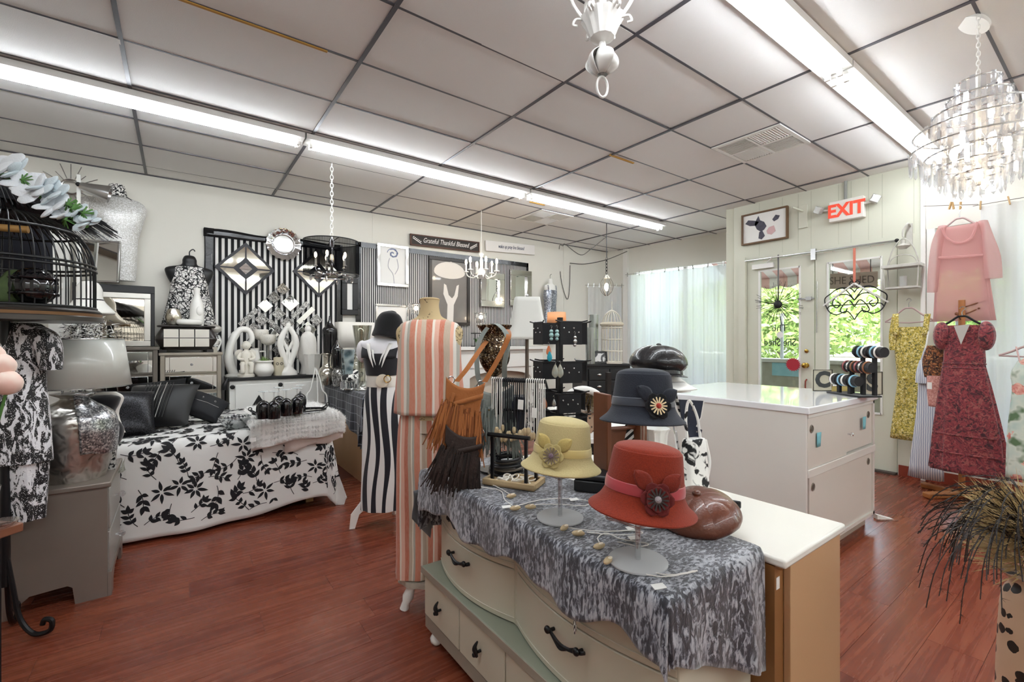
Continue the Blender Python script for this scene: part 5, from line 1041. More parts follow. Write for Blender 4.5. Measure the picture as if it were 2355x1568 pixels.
t,M_ = spot('decor_ball','black and white twisted decor ball behind the trumpet vase','ball',812,TT,y=5.35); O('ball', MB().ball((0,0,.09),.09), stripes('twist stripes','0E0E10','EFEDE8',.05,.5,axis=2,rot=(.5,.6,0)), t)
# white stand with tassels in front
sx = at(755,930,y=4.55); t = T('tassel_stand','white wire stand with hanging tassels at the end of the bed','stand',(sx.x,sx.y,.85)); t.location.z = .695; zs = lambda py: EYE+(784-py)/FPX*dep(sx)-.695; ms = dep(sx)/FPX
for (pts) in (((752,848),(745,885),(740,905),(732,915),(732,930)),((752,848),(763,880),(768,905),(778,920),(780,945)),((752,848),(756,880),(757,940))): O('rod', MB().tube(curve([((a-755)*ms,0,zs(b_)) for a,b_ in pts]),.006,6), WHITE, t)
for (a,b_) in ((732,930),(780,942)): O('tassel', MB().lathe([(.014,zs(b_+16)),(.016,zs(b_+8)),(.008,zs(b_+2)),(.014,zs(b_))],10,c=((a-755)*ms,0,0)), WHITE, t)
O('stand_base', MB().lathe([(.05,0),(.05,.008),(.008,.014),(.006,zs(940))],16), WHITE, t); t.location.y = 5.0
# bowl of checked napkins, wine glasses on a tray
bw = at(541,984,z=bz+.005); t = T('glass_bowl','ribbed glass bowl on the bed','bowl',(bw.x,bw.y,bz+.008)); M_ = dep(bw)/FPX; RG = glassy('ribbed glass','E6ECEC',.3,.12)
O('bowl', MB().loft(PR(M_,988,((988,18),(986,19),(970,30),(962,33),(962,31.5),(972,27),(984,15))),40,lambda a,z: 1+.02*cos(a*20)), RG, t)
x = N('gingham'); v = x.co(); g1 = x.ma('GREATER_THAN',x.ma('FRACT',x.ma('MULTIPLY',x.ax(v,0),38)),.5); g2 = x.ma('GREATER_THAN',x.ma('FRACT',x.ma('MULTIPLY',x.ax(v,2),38)),.5); GING = x.set(x.ramp(x.ma('MULTIPLY',x.ma('ADD',g1,g2),.5),[(0,'F2F0EC'),(.5,'77777A'),(1,'101012')]),.8)
for k,(dx,dy,r_) in enumerate(((-.045,0,.042),(.03,-.025,.04),(.05,.03,.04),(0,.04,.04))): b = O('napkin', MB().ball((0,0,0),(r_,r_,r_*.75),14,8,wob=lambda a,q: 1+.08*sin(a*5+k)), GING, loc=(bw.x+dx,bw.y+dy,bz+.075+.008*(k%2))); tag(b,'black and white gingham napkin in the glass bowl, '+('left one','front one','right one','rear one')[k],'napkin','gingham napkins in the bowl')
ft = bz+.012+.118; c0 = Vector((fur.location.x,fur.location.y,ft))
tr = at(668,948,z=ft); t = T('serving_tray','oval mirrored tray with black scroll handles on the fur throw','tray',(tr.x,tr.y,ft),-.1); O('tray_plate', MB().loft([(0,.27,.13),(.006,.28,.14),(.010,.27,.13)],40), m('tray mirror','B9BABA',.1,1), t); O('tray_rim', MB().torus((0,0,.012),.275,.006,n=48,m=6,sy=.48), BLACKM, t)
for s_ in (-1,1): O('tray_handle', MB().tube(curve([(s_*.25,-.05,.012),(s_*.285,-.03,.035),(s_*.29,0,.04),(s_*.285,.03,.035),(s_*.25,.05,.012)]),.006).torus((s_*.29,0,.048),.012,.004,(pi/2,0,0),14,6), BLACKM, t)
wg0 = None; BG = glassy('black glass','1A1A1E',.25,.03); BG = BLKGLOSS
for k,(px,py) in enumerate(((606,962),(630,962),(658,955),(683,950),(690,940),(641,948))):
    p_ = at(px,py,z=ft+.012); lab = 'black bowled wine glass standing upside down, '+('leftmost on the tray','second from left on the tray','middle front on the tray','right front on the tray','right rear on the tray','rear left on the tray')[k]
    if wg0 is None:
        wg0 = T('wine_glass',lab,'wine glass',p_,0,'upside down wine glasses on the tray'); O('bowl', MB().loft([(0,.044,.044),(.05,.050,.050),(.10,.046,.046),(.125,.026,.026),(.135,.006,.006)],20), BG, wg0); O('stem', MB().lathe([(.006,.133),(.0045,.15),(.0045,.185),(.008,.195)],10), GLASS, wg0); O('foot', MB().lathe([(.040,.200),(.038,.203),(.008,.195)],22), m('frosted glass foot','DDE2E2',.15,coat=.5,alpha=.55), wg0)
    else: cp(wg0,p_,0,lab)

# ================================================================ MANNEQUINS
def strp(name,period,stops,axis=0,warp=.012,rough=.85,slub=True,ang=0):
    x = N(name); v = x.co(); u = x.ma('ADD', x.ax(v,axis), x.ma('MULTIPLY', x.ma('SUBTRACT', x.noise(x.co(sc=(1,1,.4)),6,2), .5), warp*2)); f = x.ma('FRACT', x.ma('DIVIDE',u,period)); c = x.ramp(f,stops,'CONSTANT')
    if slub: n = x.noise(x.co(sc=(1,1,.2)),180,3); c = x.mix(x.ma('MULTIPLY',n,.3),c,'E7DCCE'); x.bump(n,.3,.003)
    return x.set(c,rough,sheen=.3)
OST = strp('orange linen stripes',.25,[(0,'C5623F'),(.13,'E9E0D2'),(.18,'DFA893'),(.27,'C25C38'),(.36,'B9A48E'),(.48,'E5A68E'),(.54,'E6E0D6'),(.60,'A9A69A'),(.66,'CE7757'),(.78,'E9E0D2'),(.82,'D9967C'),(.90,'C7B39C')])
x = N('script canvas'); v = x.co(); wv = x.n('ShaderNodeTexWave'); wv.inputs['Scale'].default_value = 9; wv.inputs['Distortion'].default_value = 14; wv.inputs['Detail'].default_value = 3; wv.inputs['Detail Scale'].default_value = 3; wv.bands_direction = 'Z'; x.l(v,wv.inputs['Vector']); CANVAS = x.set(x.mix(x.ma('MULTIPLY',x.ma('GREATER_THAN',wv.outputs['Fac'],.93),x.ma('GREATER_THAN',x.noise(v,9,1),.5)),'C4AE84','4E4230'),.8)
sm = at(988,784,d=2.45); z5 = lambda py: EYE+(784-py)/FPX*2.45
t = T('dress_form','tan script-printed dress form on white turned legs','dress form',(sm.x,sm.y,0),FACE)
O('bust', MB().loft([(z5(960),.13,.10),(z5(900),.145,.105),(z5(830),.15,.115),(z5(790),.17,.11),(z5(762),.178,.085),(z5(748),.155,.07),(z5(736),.10,.058),(z5(726),.062,.052),(z5(705),.05,.047),(z5(690),.053,.05)],36), CANVAS, t)
O('neck_cap', MB().loft([(z5(690),.054,.051),(z5(688),.054,.051),(z5(685),.04,.038),(z5(684),.01,.01)],24), m('tan cap','B59D72',.7), t)
O('pole', MB().tube([(0,0,.3),(0,0,z5(950))],.018,10), WHITE, t)
O('hip_skirt', MB().loft([(z5(1335),.15,.09,-.01,0),(z5(1322),.152,.092,-.01,0)],28,lambda a,z: 1+.05*sin(a*8)), m('distressed cream','E4DFD2',.6,var=(30,'8E867A')), t)
for k in range(3): a = radians(205)+k*2*pi/3; O('leg', MB().tube([(.02*cos(a),.02*sin(a),.34),(.06*cos(a),.06*sin(a),.2),(.10*cos(a),.10*sin(a),.1),(.115*cos(a),.115*sin(a),.06),(.125*cos(a),.125*sin(a),.035),(.135*cos(a),.135*sin(a),0)],[.022,.03,.022,.03,.02,.024],10), WHITE, t)
tp = T('sleeveless_blouse','sleeveless orange and cream striped linen top on the tan dress form','top',(sm.x,sm.y,0),FACE)
O('top_body', MB().loft([(z5(948),.185,.125),(z5(900),.180,.125),(z5(830),.168,.125),(z5(785),.165,.12),(z5(760),.162,.10),(z5(745),.150,.082),(z5(738),.105,.068)],60,lambda a,z: 1+.02*sin(a*8+z*7)*max(0,(1.33-z)/.3),cap0=False,cap1=False), OST, tp, sol=.003)
O('neck_facing', MB().loft([(z5(741),.108,.07),(z5(736),.10,.066)],40,cap0=False,cap1=False), OST, tp, sol=.003)
tr_ = T('striped_trousers','wide orange and cream striped trousers hanging below the striped top','trousers',(sm.x,sm.y,0),FACE)
OST2 = strp('orange trouser stripes',.17,[(0,'BF5F3B'),(.16,'E9E0D2'),(.21,'DFA893'),(.32,'B9552F'),(.44,'B9A48E'),(.54,'E9E0D2'),(.58,'A9A69A'),(.64,'CE7757'),(.80,'E9E0D2'),(.85,'C7B39C')])
O('waist', MB().loft([(z5(990),.145,.085,-.006,0),(z5(935),.15,.105)],48,lambda a,z: 1+.035*sin(a*9),cap0=False), OST2, tr_)
O('trouser_leg', MB().loft([(z5(1318),.10,.075,-.082,-.01),(z5(1200),.10,.08,-.078,0),(z5(1080),.10,.09,-.072,0),(z5(985),.093,.09,-.068,0),(z5(945),.08,.085,-.066,0)],36,lambda a,z: 1+.07*sin(a*5+z*3)), OST2, tr_)
O('trouser_leg', MB().loft([(z5(1345),.10,.08,.050,.02),(z5(1200),.105,.085,.050,.01),(z5(1080),.107,.09,.050,0),(z5(985),.098,.09,.055,0),(z5(945),.085,.085,.06,0)],36,lambda a,z: 1+.07*sin(a*5+z*3+1)), OST2, tr_)
# white mannequin
wm = at(880,784,d=3.5); z6 = lambda py: EYE+(784-py)/FPX*3.5
t = T('mannequin','white headless mannequin on white curved feet','mannequin',(wm.x,wm.y,0),FACE)
WM = m('white matte mannequin','E6E5E8',.5)
O('torso', MB().loft([(z6(885),.12,.09),(z6(860),.115,.09),(z6(825),.145,.115),(z6(800),.165,.105),(z6(788),.165,.085),(z6(780),.10,.06),(z6(772),.055,.05),(z6(755),.05,.05),(z6(750),.03,.03)],36), WM, t)
O('arm_stub', MB().ball((-.155,0,z6(808)),(.045,.05,.085)), WM, t); O('arm_stub', MB().ball((.155,0,z6(808)),(.045,.05,.085)), WM, t); O('pole', MB().tube([(0,0,.1),(0,0,z6(885))],.02,10), WHITE, t)
for a in (pi+.35,-.35,1.4): 
    fp = [(.0,.22),(.10,.16),(.17,.10),(.20,.0),(.24,.0),(.23,.1),(.16,.19),(.06,.24),(0,.26)]; O('curved_foot', MB().prism(fp[::-1],-.012,.012), WHITE, t, rot=(0,0,a), smooth=False)
x = N('art deco swirl'); v = x.co(); u = x.ax(v,0); w_ = x.ma('MULTIPLY',x.ma('SINE',x.ma('MULTIPLY_ADD',x.ax(v,2),7.5,x.ma('MULTIPLY',u,9))),.016); f = x.ma('FRACT',x.ma('DIVIDE',x.ma('ADD',u,w_),.072)); thr = x.ma('MULTIPLY_ADD',x.ma('SINE',x.ma('MULTIPLY_ADD',x.ax(v,2),6,x.ma('FLOOR',x.ma('DIVIDE',x.ma('ADD',u,w_),.072)))),.22,.45); DECO = x.set(x.mix(x.ma('GREATER_THAN',f,thr),'EDECEA','131420'),.7,sheen=.2)
dd_ = T('deco_dress','long black and white swirl-striped dress with white belt on the white mannequin','dress',(wm.x,wm.y,0),FACE); BLKD = m('black jersey','14151C',.75,sheen=.3)
O('skirt', MB().loft([(z6(1165),.165,.13),(z6(1080),.155,.125),(z6(980),.15,.12),(z6(915),.135,.105),(z6(885),.112,.092)],60,lambda a,z: 1+.035*sin(a*9)*max(0,(1.1-z))), DECO, dd_)
O('bodice', MB().loft([(z6(862),.12,.098),(z6(845),.13,.112),(z6(825),.142,.125),(z6(812),.13,.118)],44,cap0=False,cap1=False), BLKD, dd_, sol=.003)
for s_ in (-1,1):
    O('shoulder_panel', MB().grid(lambda u,v_: (s_*(.055+.075*u+.012*v_-.03*v_*(1-u)), -.124+.02*u+.115*v_**1.8, z6(822)+(z6(785)-z6(822))*v_**.8),6,10), BLKD, dd_, sol=.003)
    for (xa,xb,za,zb_,wd) in ((.085,.03,789,843,.016),(.055,.012,797,838,.011)): O('white_slash', MB().grid(lambda u,v_: (s_*(xa+(xb-xa)*v_)+(u-.5)*wd*2*(1-v_)**.7, -.075-.058*min(1,v_*1.7)**.7-.004, z6(za)+(z6(zb_)-z6(za))*v_),2,10), WHITE, dd_, sol=.002)
O('belt', MB().lathe([(.125,z6(888)),(.127,z6(885)),(.122,z6(862)),(.119,z6(859))],44,wob=lambda a,z: 1-.22*abs(sin(a))), m('cream leather','EAE6DC',.4), dd_); O('belt_disc', MB().lathe([(.05,0),(.048,.01),(.01,.012)],24), m('cream disc','E6DCC8',.4), dd_, loc=(.03,-.108,z6(873)), rot=(pi/2,0,0))
O('belt_ring', MB().torus((.07,-.125,z6(868)),.025,.003,(pi/2,0,0)), BRASS, dd_)
bh_ = T('black_felt_hat','black felt cloche hat on the white mannequin','hat',(wm.x+.03,wm.y-.02,z6(776)),(-.12,.12,FACE)); FELTB = m('black felt','121214',.95,bump=(200,.5),sheen=.15)
O('crown', MB().loft([(0,.115,.12),(.01,.118,.123),(.06,.108,.112),(.13,.098,.10),(.18,.07,.075),(.205,.02,.02)],36,lambda a,z: 1+.02*sin(a*3+z*20)), FELTB, bh_); O('dent', MB().ball((.01,0,.198),(.03,.03,.012)), FELTB, bh_)

# ================================================================ ON THE DRESSER: HATS, BAGS, RACKS
DT = .8075
def felt(name,col,col2):
    x = N(name); v = x.co(); n = x.noise(v,260,4); x.bump(n,.5,.002); return x.set(x.mix(n,col,col2),.95,sheen=.12)
def leafblade(L_,w_): return MB().grid(lambda u,v_: (v_*L_, (u-.5)*2*w_*sin(pi*min(1,.04+v_*.96))**.8, .006*sin(pi*v_)-.004*abs(u-.5)*2),6,10)
def cloche(loc,rot,S_,fm,bm,pm,cm,sm_,label,leafm,fa=0,spokes=True,leafa=(2.2,.9),fs=1.0):
    t = T('cloche_hat',label,'hat',loc,rot)
    pf = [(0,.140),(.003,.1395),(.022,.118),(.042,.106),(.055,.1025),(.10,.097),(.145,.091),(.160,.088)]
    wb_ = lambda a,z: 1+(.035*sin(a*2+.6)+.02*sin(a*3))*max(0,1-z/S_/.05)
    b = MB().loft([(z*S_,r*S_,r*S_*.97) for z,r in pf],64,wb_,cap0=False,cap1=False); O('hat_body', b, fm, t, sol=.004*S_)
    O('crown_top', MB().loft([(.158*S_,.0885*S_,.0885*S_*.97),(.162*S_,.0875*S_,.0875*S_*.97),(.170*S_,.079*S_,.077*S_),(.178*S_,.05*S_,.05*S_),(.181*S_,.01*S_,.01*S_)],48,cap0=False), fm, t); O('crown_seam', MB().torus((0,0,.160*S_),.0885*S_,.0012*S_,n=48,m=5,sy=.97), fm, t)
    O('brim_edge', MB().tube([(.140*S_*cos(a)*wb_(a,0),.136*S_*sin(a)*wb_(a,0),0) for a in [i*2*pi/64 for i in range(64)]],.0028*S_,6,True), fm, t)
    O('ribbon', MB().loft([(.054*S_,.1045*S_,.1015*S_),(.066*S_,.1045*S_,.1015*S_),(.082*S_,.1018*S_,.0988*S_)],48,cap0=False,cap1=False), bm, t, sol=.002)
    # flower on the side facing the viewer: local -Y turned by fa
    fr = bpy.data.objects.new('flower',None); a0 = -pi/2+fa
    fx,fy,fz = .113*S_*cos(a0),.110*S_*sin(a0),.058*S_
    pet = MB()
    base = Matrix.Translation((fx,fy,fz)) @ Matrix.Rotation(a0+pi/2,4,'Z') @ Matrix.Rotation(radians(78),4,'X')
    fo = None
    for lay,(n,r_,w_) in enumerate(((6,.036,.021),(6,.026,.017))):
        for k in range(n):
            a = k*2*pi/n+lay*.5; p_ = MB().grid(lambda u,v_: (r_*fs*S_*(.15+v_), (u-.5)*2*w_*fs*S_*sin(pi*(.18+.72*v_)), (.004+lay*.004+.006*v_*v_)*S_),5,6)
            o = O('petal', p_, pm, t, sol=.0015*S_); o.matrix_local = base @ Matrix.Rotation(a,4,'Z')
    o = O('flower_button', MB().ball((0,0,.013*S_),(.009*S_*fs,.009*S_*fs,.007*S_),12,8), cm, t); o.matrix_local = base
    if spokes:
        sb = MB()
        for k in range(14): a = k*2*pi/14; sb.cbox((.016*fs*S_*cos(a),.016*fs*S_*sin(a),.013*S_),(.022*fs*S_,.0042*fs*S_,.002*S_),(0,0,a))
        o = O('stamens', sb, sm_, t, smooth=False, kind='stuff'); o.matrix_local = base
    for a in leafa:
        o = O('felt_leaf', leafblade(.062*S_*fs,.021*S_*fs), leafm, t, sol=.0015*S_); o.matrix_local = Matrix.Translation((fx*1.0,fy*1.0,fz+.006)) @ Matrix.Rotation(a0+pi/2,4,'Z') @ Matrix.Rotation(radians(84),4,'X') @ Matrix.Rotation(a,4,'Z') @ Matrix.Translation((.02*S_,0,0))
    return t
def hatstand(px,py,ztop,label,z=DT,rb=.078):
    p_ = at(px,py,z=z); t = T('hat_stand',label,'hat stand',(p_.x,p_.y,z),0,'acrylic hat stands'); O('stand_disc', MB().lathe([(rb,0),(rb,.004),(rb-.003,.006)],48), m('frosted disc','C9CBCC',.35,alpha=.82), t); O('rod', MB().tube([(0,0,.005),(0,0,ztop-z)],.0075,12), glassy('acrylic rod','F0F2F4',.25,.05), t)
    for s_ in (-1,1): O('top_loop', MB().tube(curve([(0,0,ztop-z-.05),(s_*.05,0,ztop-z-.03),(s_*.085,0,ztop-z-.02),(s_*.05,.02,ztop-z-.005),(0,0,ztop-z-.01)]),.004,6), glassy('acrylic loop','F0F2F4',.3,.05), t, rot=(0,0,FACE))
    return p_
p_ = hatstand(1467,1290,.945,'clear acrylic hat stand under the red cloche'); RED = felt('rust felt','98300F','701F0C')
cloche((p_.x+.014,p_.y-.004,.945),(radians(-3),radians(6),FACE),1.0,RED,m('coral ribbon','B03A42',.35,sheen=.3),felt('dark red felt','6E1A16','541210'),m('pearl button','B0A8AC',.3,.6,bump=(700,.8)),m('dark stamens','2A1A16',.6),'rust red felt cloche hat with dark flower nearest the viewer',felt('red leaf felt','86270F','641B0B'),fa=-.02,leafa=(2.35,.8),fs=1.0)
p_ = hatstand(1288,1190,.985,'clear acrylic hat stand under the cream cloche'); 
cloche((p_.x+.004,p_.y,.975),(radians(-2),radians(5),FACE),.93,felt('cream felt','CDBE8C','B8A876'),m('gold satin','D6C27E',.3,sheen=.4),felt('straw felt','C3B27A','AE9D66'),m('mauve button','8E7A8A',.4,.4,bump=(700,.8)),m('taupe stamens','7A6A58',.6),'cream felt cloche hat with tan flower on the velvet cloth',felt('tan leaf felt','C2AE6C','AC9858'),fa=-.42,leafa=(.75,2.3),fs=1.05)
p_ = at(1478,900,d=1.52); st_ = T('hat_stand','clear acrylic hat stand under the navy cloche','hat stand',(p_.x,p_.y,DT),0,'acrylic hat stands'); zn = EYE+(784-968)/FPX*1.52
O('stand_disc', MB().lathe([(.075,0),(.075,.004),(.072,.006)],40), bpy.data.materials['frosted disc'], st_); O('rod', MB().tube([(0,0,.005),(0,0,zn-DT)],.008,12), GLASS, st_)
cloche((p_.x,p_.y,zn),(radians(-4),radians(2),FACE),.97,felt('navy felt','2C313C','20242E'),m('slate ribbon','3A404C',.4,sheen=.3),felt('black felt petals','0E0F14','0A0B0E'),m('red bead','C03A28',.4,bump=(700,.8)),m('cream stamens','E4CFA4',.6),'navy felt cloche hat with black and red flower in the middle',felt('navy leaf','272C37','1D2129'),fa=.12,leafa=(2.4,.6),fs=1.05)
# leather caps
def panels(n,R_,h,name,mat,par,flat=.5,bulge=.03,lift=0):
    for k in range(n):
        a0,a1 = k*2*pi/n,(k+1)*2*pi/n
        def fn(u,v_):
            a = a0+(a1-a0)*u; s_ = sin(pi*u)**.6; t_ = v_*pi*.72; r_ = R_*sin(t_)**.8*(1+bulge*.5*s_) if t_ < pi/2 else R_*(1-.30*((t_-pi/2)/(.22*pi))**1.5)*(1+bulge*.3*s_)
            z = h*(.5+.5*cos(t_*1.25))+.004*s_*sin(t_); return (r_*cos(a),r_*sin(a),z)
        O(name, MB().grid(fn,10,16), mat, par, ang=60)
LEATHB = m('brown leather','6E3A24',.34,bump=(120,.35),var=(5,'5C2E1C'),coat=.25); LEATHK = m('black leather','1C1C1F',.30,bump=(110,.35),coat=.35)
p_ = at(1632,1215,z=.80); t = T('leather_cap','brown leather newsboy cap lying on the cloth edge','cap',(p_.x-.01,p_.y+.03,.806),(radians(8),radians(-8),FACE)); panels(8,.128,.105,'cap_panel',LEATHB,t,bulge=.012); O('top_button', MB().ball((0,0,.108),(.014,.014,.010),12,8), LEATHB, t); O('cap_band', MB().lathe([(.095,0),(.10,.012),(.098,.02)],36), LEATHB, t)
O('visor', MB().grid(lambda u,v_: ((.09+.055*v_)*cos(-1.0+2.0*u),(.09+.055*v_)*sin(-1.0+2.0*u),.006-.01*v_),16,5), LEATHB, t, rot=(0,0,2.4), sol=.003)
bp = at(1690,1168,z=.80); b = T('black_clip','small black plastic clip beside the brown cap','clip',(bp.x,bp.y,.782),.4); O('jaw', MB().loft([(0,.02,.014),(.02,.024,.018),(.035,.016,.012)],14), BLACK, b); O('grip', MB().box(-.006,-.02,.02,.006,.02,.045), BLACK, b, bev=.004)
p_ = at(1512,850,d=2.05); zb_ = EYE+(784-858)/FPX*2.05
st_ = T('head_stand','white bent-metal hat stand holding the black leather cap','hat stand',(p_.x,p_.y,.782),FACE); O('support_cup', MB().loft([(zb_-.86,.10,.07,.04,-.02),(zb_-.83,.105,.08,.03,0),(zb_-.79,.08,.07,0,0)],28), WHITE, st_); O('stand_leg', MB().tube(curve([(.05,0,zb_-.84),(.09,-.01,.12),(.10,0,0)]),.008), CHROME, st_); O('stand_leg', MB().tube(curve([(.03,.02,zb_-.84),(.0,.05,.1),(-.03,.06,0)]),.008), CHROME, st_)
O('visor_shade', MB().grid(lambda u,v_: ((.085+.06*v_)*cos(-2.4+1.7*u)+.03,(.085+.06*v_)*sin(-2.4+1.7*u),zb_-.815-.03*v_),16,5), WHITE, st_, sol=.004)
t = T('leather_cap','black leather baker boy cap on the white stand','cap',(p_.x,p_.y,zb_),(radians(-4),radians(4),FACE)); panels(8,.125,.125,'cap_panel',LEATHK,t,bulge=.02); O('cap_band', MB().lathe([(.10,-.004),(.108,.0),(.106,.018),(.10,.02)],36), LEATHK, t); O('top_button', MB().ball((0,0,.127),(.012,.012,.008)), LEATHK, t)
O('visor', MB().grid(lambda u,v_: ((.10+.035*v_)*cos(-2.3+1.6*u),(.10+.035*v_)*sin(-2.3+1.6*u),.003-.014*v_),16,5), LEATHK, t, sol=.003)
# ---- necklace rack in a wooden tray
rc = at(1182,1112,z=DT); t = T('necklace_rack','black necklace rack standing in a light wood tray','jewellery rack',(rc.x,rc.y,DT),FACE-.42); OAK = m('pale oak','CDB58E',.6,var=(14,'B99F76'))
O('tray_floor', MB().box(-.115,-.065,0,.115,.065,.012), OAK, t, bev=.003)
for q in ((-.115,-.065,.115,-.05),(-.115,.05,.115,.065),(-.115,-.05,-.10,.05),(.10,-.05,.115,.05)): O('tray_side', MB().box(q[0],q[1],.0,q[2],q[3],.026), OAK, t, bev=.003)
for (a,b_,h) in ((-.085,-.03,.20),(.075,-.05,.20),(-.085,.035,.42),(.085,.035,.42)): O('post', MB().box(a-.006,b_-.006,.012,a+.006,b_+.006,h), BLACKM, t, smooth=False)
O('front_bar', MB().tube([(-.10,-.04,.205),(.09,-.05,.205)],.009,8), BLACKM, t); O('top_bar', MB().tube([(-.12,.035,.425),(.125,.035,.425)],.008,8), BLACKM, t); O('middle_bar', MB().tube([(-.06,.035,.30),(.09,.035,.30)],.006,8), BLACKM, t)
jw = MB(); random.seed(31)
for k in range(14): jw.torus((random.uniform(-.06,.07),random.uniform(-.035,.035),.016+.004*(k%3)),random.uniform(.012,.02),.0035,(random.uniform(-.4,.4),random.uniform(-.4,.4),0),14,5)
tag(O('bead_bracelets', jw, m('pearl beads','E8E2D6',.35), loc=rc+Vector((0,0,0)), rot=(0,0,FACE-.42), kind='stuff'),'heap of pale bead bracelets in the wood tray','bracelets')
CW = m('white cord','E9E6E0',.6); CB = m('black cord','15161C',.6); SHELL = m('shell','D9C7A4',.4,var=(60,'A98E64')); FR_ = FACE-.42
random.seed(14)
for k in range(26):
    u = -.115+.235*k/25; dark = 6 <= k < 17; L_ = random.uniform(.20,.27) if not dark else random.uniform(.19,.24)
    o = T('shell_necklace',('shell necklace on a white cord at the left end of the rack' if k < 6 else 'shell necklace on a black cord in the middle of the rack') if k < 17 else 'shell necklace on a white cord at the right end of the rack','necklace',(rc.x+(u*cos(FR_)-.035*sin(FR_)),rc.y+(u*sin(FR_)+.035*cos(FR_)),DT+.434),FR_,'shell necklaces on the rack')
    j = random.uniform(-.006,.006); O('cord', MB().tube([(j,.007,-L_*.8),(0,.009,0),(0,0,.002),(0,-.010,-.004),(j*.5,-.013,-L_*.6),(j,-.014,-L_)],.0022,5), CB if dark else CW, o)
    O('shell', MB().ball((j,-.016,-L_-.015),(random.uniform(.007,.012),.007,random.uniform(.014,.022)),10,7,wob=lambda a,q: 1+.18*sin(a*3)), SHELL, o)
for (du,dz) in ((.03,-.10),(.09,-.13)): 
    pp = Vector((rc.x+du*cos(FR_)+.0*sin(FR_),rc.y+du*sin(FR_)-.0,DT+.43+dz)); tag(O('price_tag', MB().box(-.012,-.0008,-.02,.012,.0008,.02), PAPER, loc=pp, rot=(0,.05,FR_), smooth=False),'white price tag among the cords, '+('upper' if dz > -.12 else 'lower')+' of two','tag')
# ---- fringed bags hanging from straps over the glitter bust
bs = at(1137,860,d=2.10); zb2 = lambda py: EYE+(784-py)/FPX*2.10; m2 = 2.10/FPX
t = T('glitter_bust','bronze glitter mosaic vase-shaped bust on a black pole','bust',(bs.x,bs.y,DT),FACE); x = N('bronze glitter'); c1 = x.vor(x.co(),190,out=1); GLIT = x.set(x.ramp(x.ax(c1,0),[(.0,'1E140E'),(.55,'55402E'),(.85,'8C7450'),(1,'E6DCC8')]),.25,.7); x.bump(x.ax(c1,1),.6,.005)
O('bust_body', MB().loft([(zb2(y)-DT,w_*m2,w_*m2*.7) for y,w_ in ((865,8),(852,22),(830,34),(805,36),(785,30),(772,27),(762,31),(750,40),(747,40))],36), GLIT, t)
O('pole', MB().tube([(0,0,.01),(0,0,zb2(862)-DT)],.009,8), BLACKM, t); O('base', MB().lathe([(.07,0),(.07,.008),(.012,.014)],20), BLACKM, t)
def bag(px,py,d,Wd,Hh,mat,label,strap,rz=0,lean=0,fr=150,seed=1,sp=None):
    p_ = at(px,py,d=d); t = T('fringed_bag',label,'bag',p_,(0,lean,FACE+rz)); random.seed(seed)
    O('pouch', MB().loft([(-Hh,Wd*.30,.02),(-Hh*.8,Wd*.42,.032),(-Hh*.45,Wd*.47,.036),(-.03,Wd*.40,.022),(.0,Wd*.36,.012)],30,p=.7), mat, t)
    O('flap', MB().grid(lambda u,v_: ((u-.5)*Wd*(1.0-.12*v_), -.034-.006*sin(pi*u)-.004*v_, .006+.035*(abs(u-.5)*2)**2-v_*Hh*(.42+.22*u)),18,8), mat, t, sol=.003)
    O('flap_band', MB().grid(lambda u,v_: ((u-.5)*Wd*.98, -.041-.006*sin(pi*u), -.02+.03*(u-.5)-v_*.022-.10*(1-u)*.4),16,2), mat, t, sol=.003)
    fb = MB(); fb2 = MB(); hc = mat.node_tree.nodes; mat2 = bpy.data.materials.get(mat.name+' deep') or m(mat.name+' deep',{'tan suede':'7A4218','dark brown suede':'1C120E','sage grey suede':'5E6662'}[mat.name],.8)
    for k in range(fr):
        u = random.random(); x0 = (u-.5)*Wd*1.02; z0 = -Hh*(.30+.16*u)+random.uniform(-.03,.02); L_ = Hh*random.uniform(.55,.95); sw = random.gauss(0,.012)+(u-.5)*.05; y_ = -.046-random.random()*.016; w_ = .0030
        (fb if k%3 else fb2).add([(x0-w_,y_,z0),(x0+w_,y_,z0),(x0+sw*.4+w_,y_-.006,z0-L_*.5),(x0+sw*.4-w_,y_-.006,z0-L_*.5),(x0+sw+w_*.7,y_,z0-L_),(x0+sw-w_*.7,y_,z0-L_)],[(0,1,2,3),(3,2,4,5)])
    O('fringe', fb, mat, t, kind='stuff', smooth=False, sol=.0012); O('fringe', fb2, mat2, t, kind='stuff', smooth=False, sol=.0012)
    O('buckle', MB().tube([(-.012,0,-.02),(.012,0,-.02),(.012,0,.02),(-.012,0,.02)],.0025,6,True), BRASS, t, loc=(-Wd*.22,-.052,-.08), rot=(0,.2,0)); O('buckle_strap', MB().box(-.006,-.051,-.13,.006,-.046,-.02), mat, t, loc=(-Wd*.22,0,0), rot=(0,.15,0), bev=.002)
    for s_ in (-1,1): O('strap_ring', MB().torus((s_*Wd*.38,0,.028),.014,.0028,(pi/2,0,0),16,6), SILVER, t)
    if sp:
        q = [Vector((a,b_,c_)) for a,b_,c_ in sp]; cv = curve(q,6); R = []
        for i,pt in enumerate(cv): R.append([(pt.x-.011,pt.y,pt.z),(pt.x+.011,pt.y-.001,pt.z),(pt.x+.011,pt.y-.004,pt.z),(pt.x-.011,pt.y-.003,pt.z)])
        O('shoulder_strap', MB().rings(R), strap, t)
    return t
SU = m('tan suede','A8652C',.8,var=(20,'935522'),sheen=.3,bump=(120,.4)); SUB_ = m('dark brown suede','33241E',.75,var=(20,'281B16'),bump=(120,.4)); SUG = m('sage grey suede','8B928E',.8,var=(20,'7C837F'),bump=(120,.4))
h2 = lambda a,b_,px,py,d: ((a-px)*d/FPX,0,(py-b_)*d/FPX)
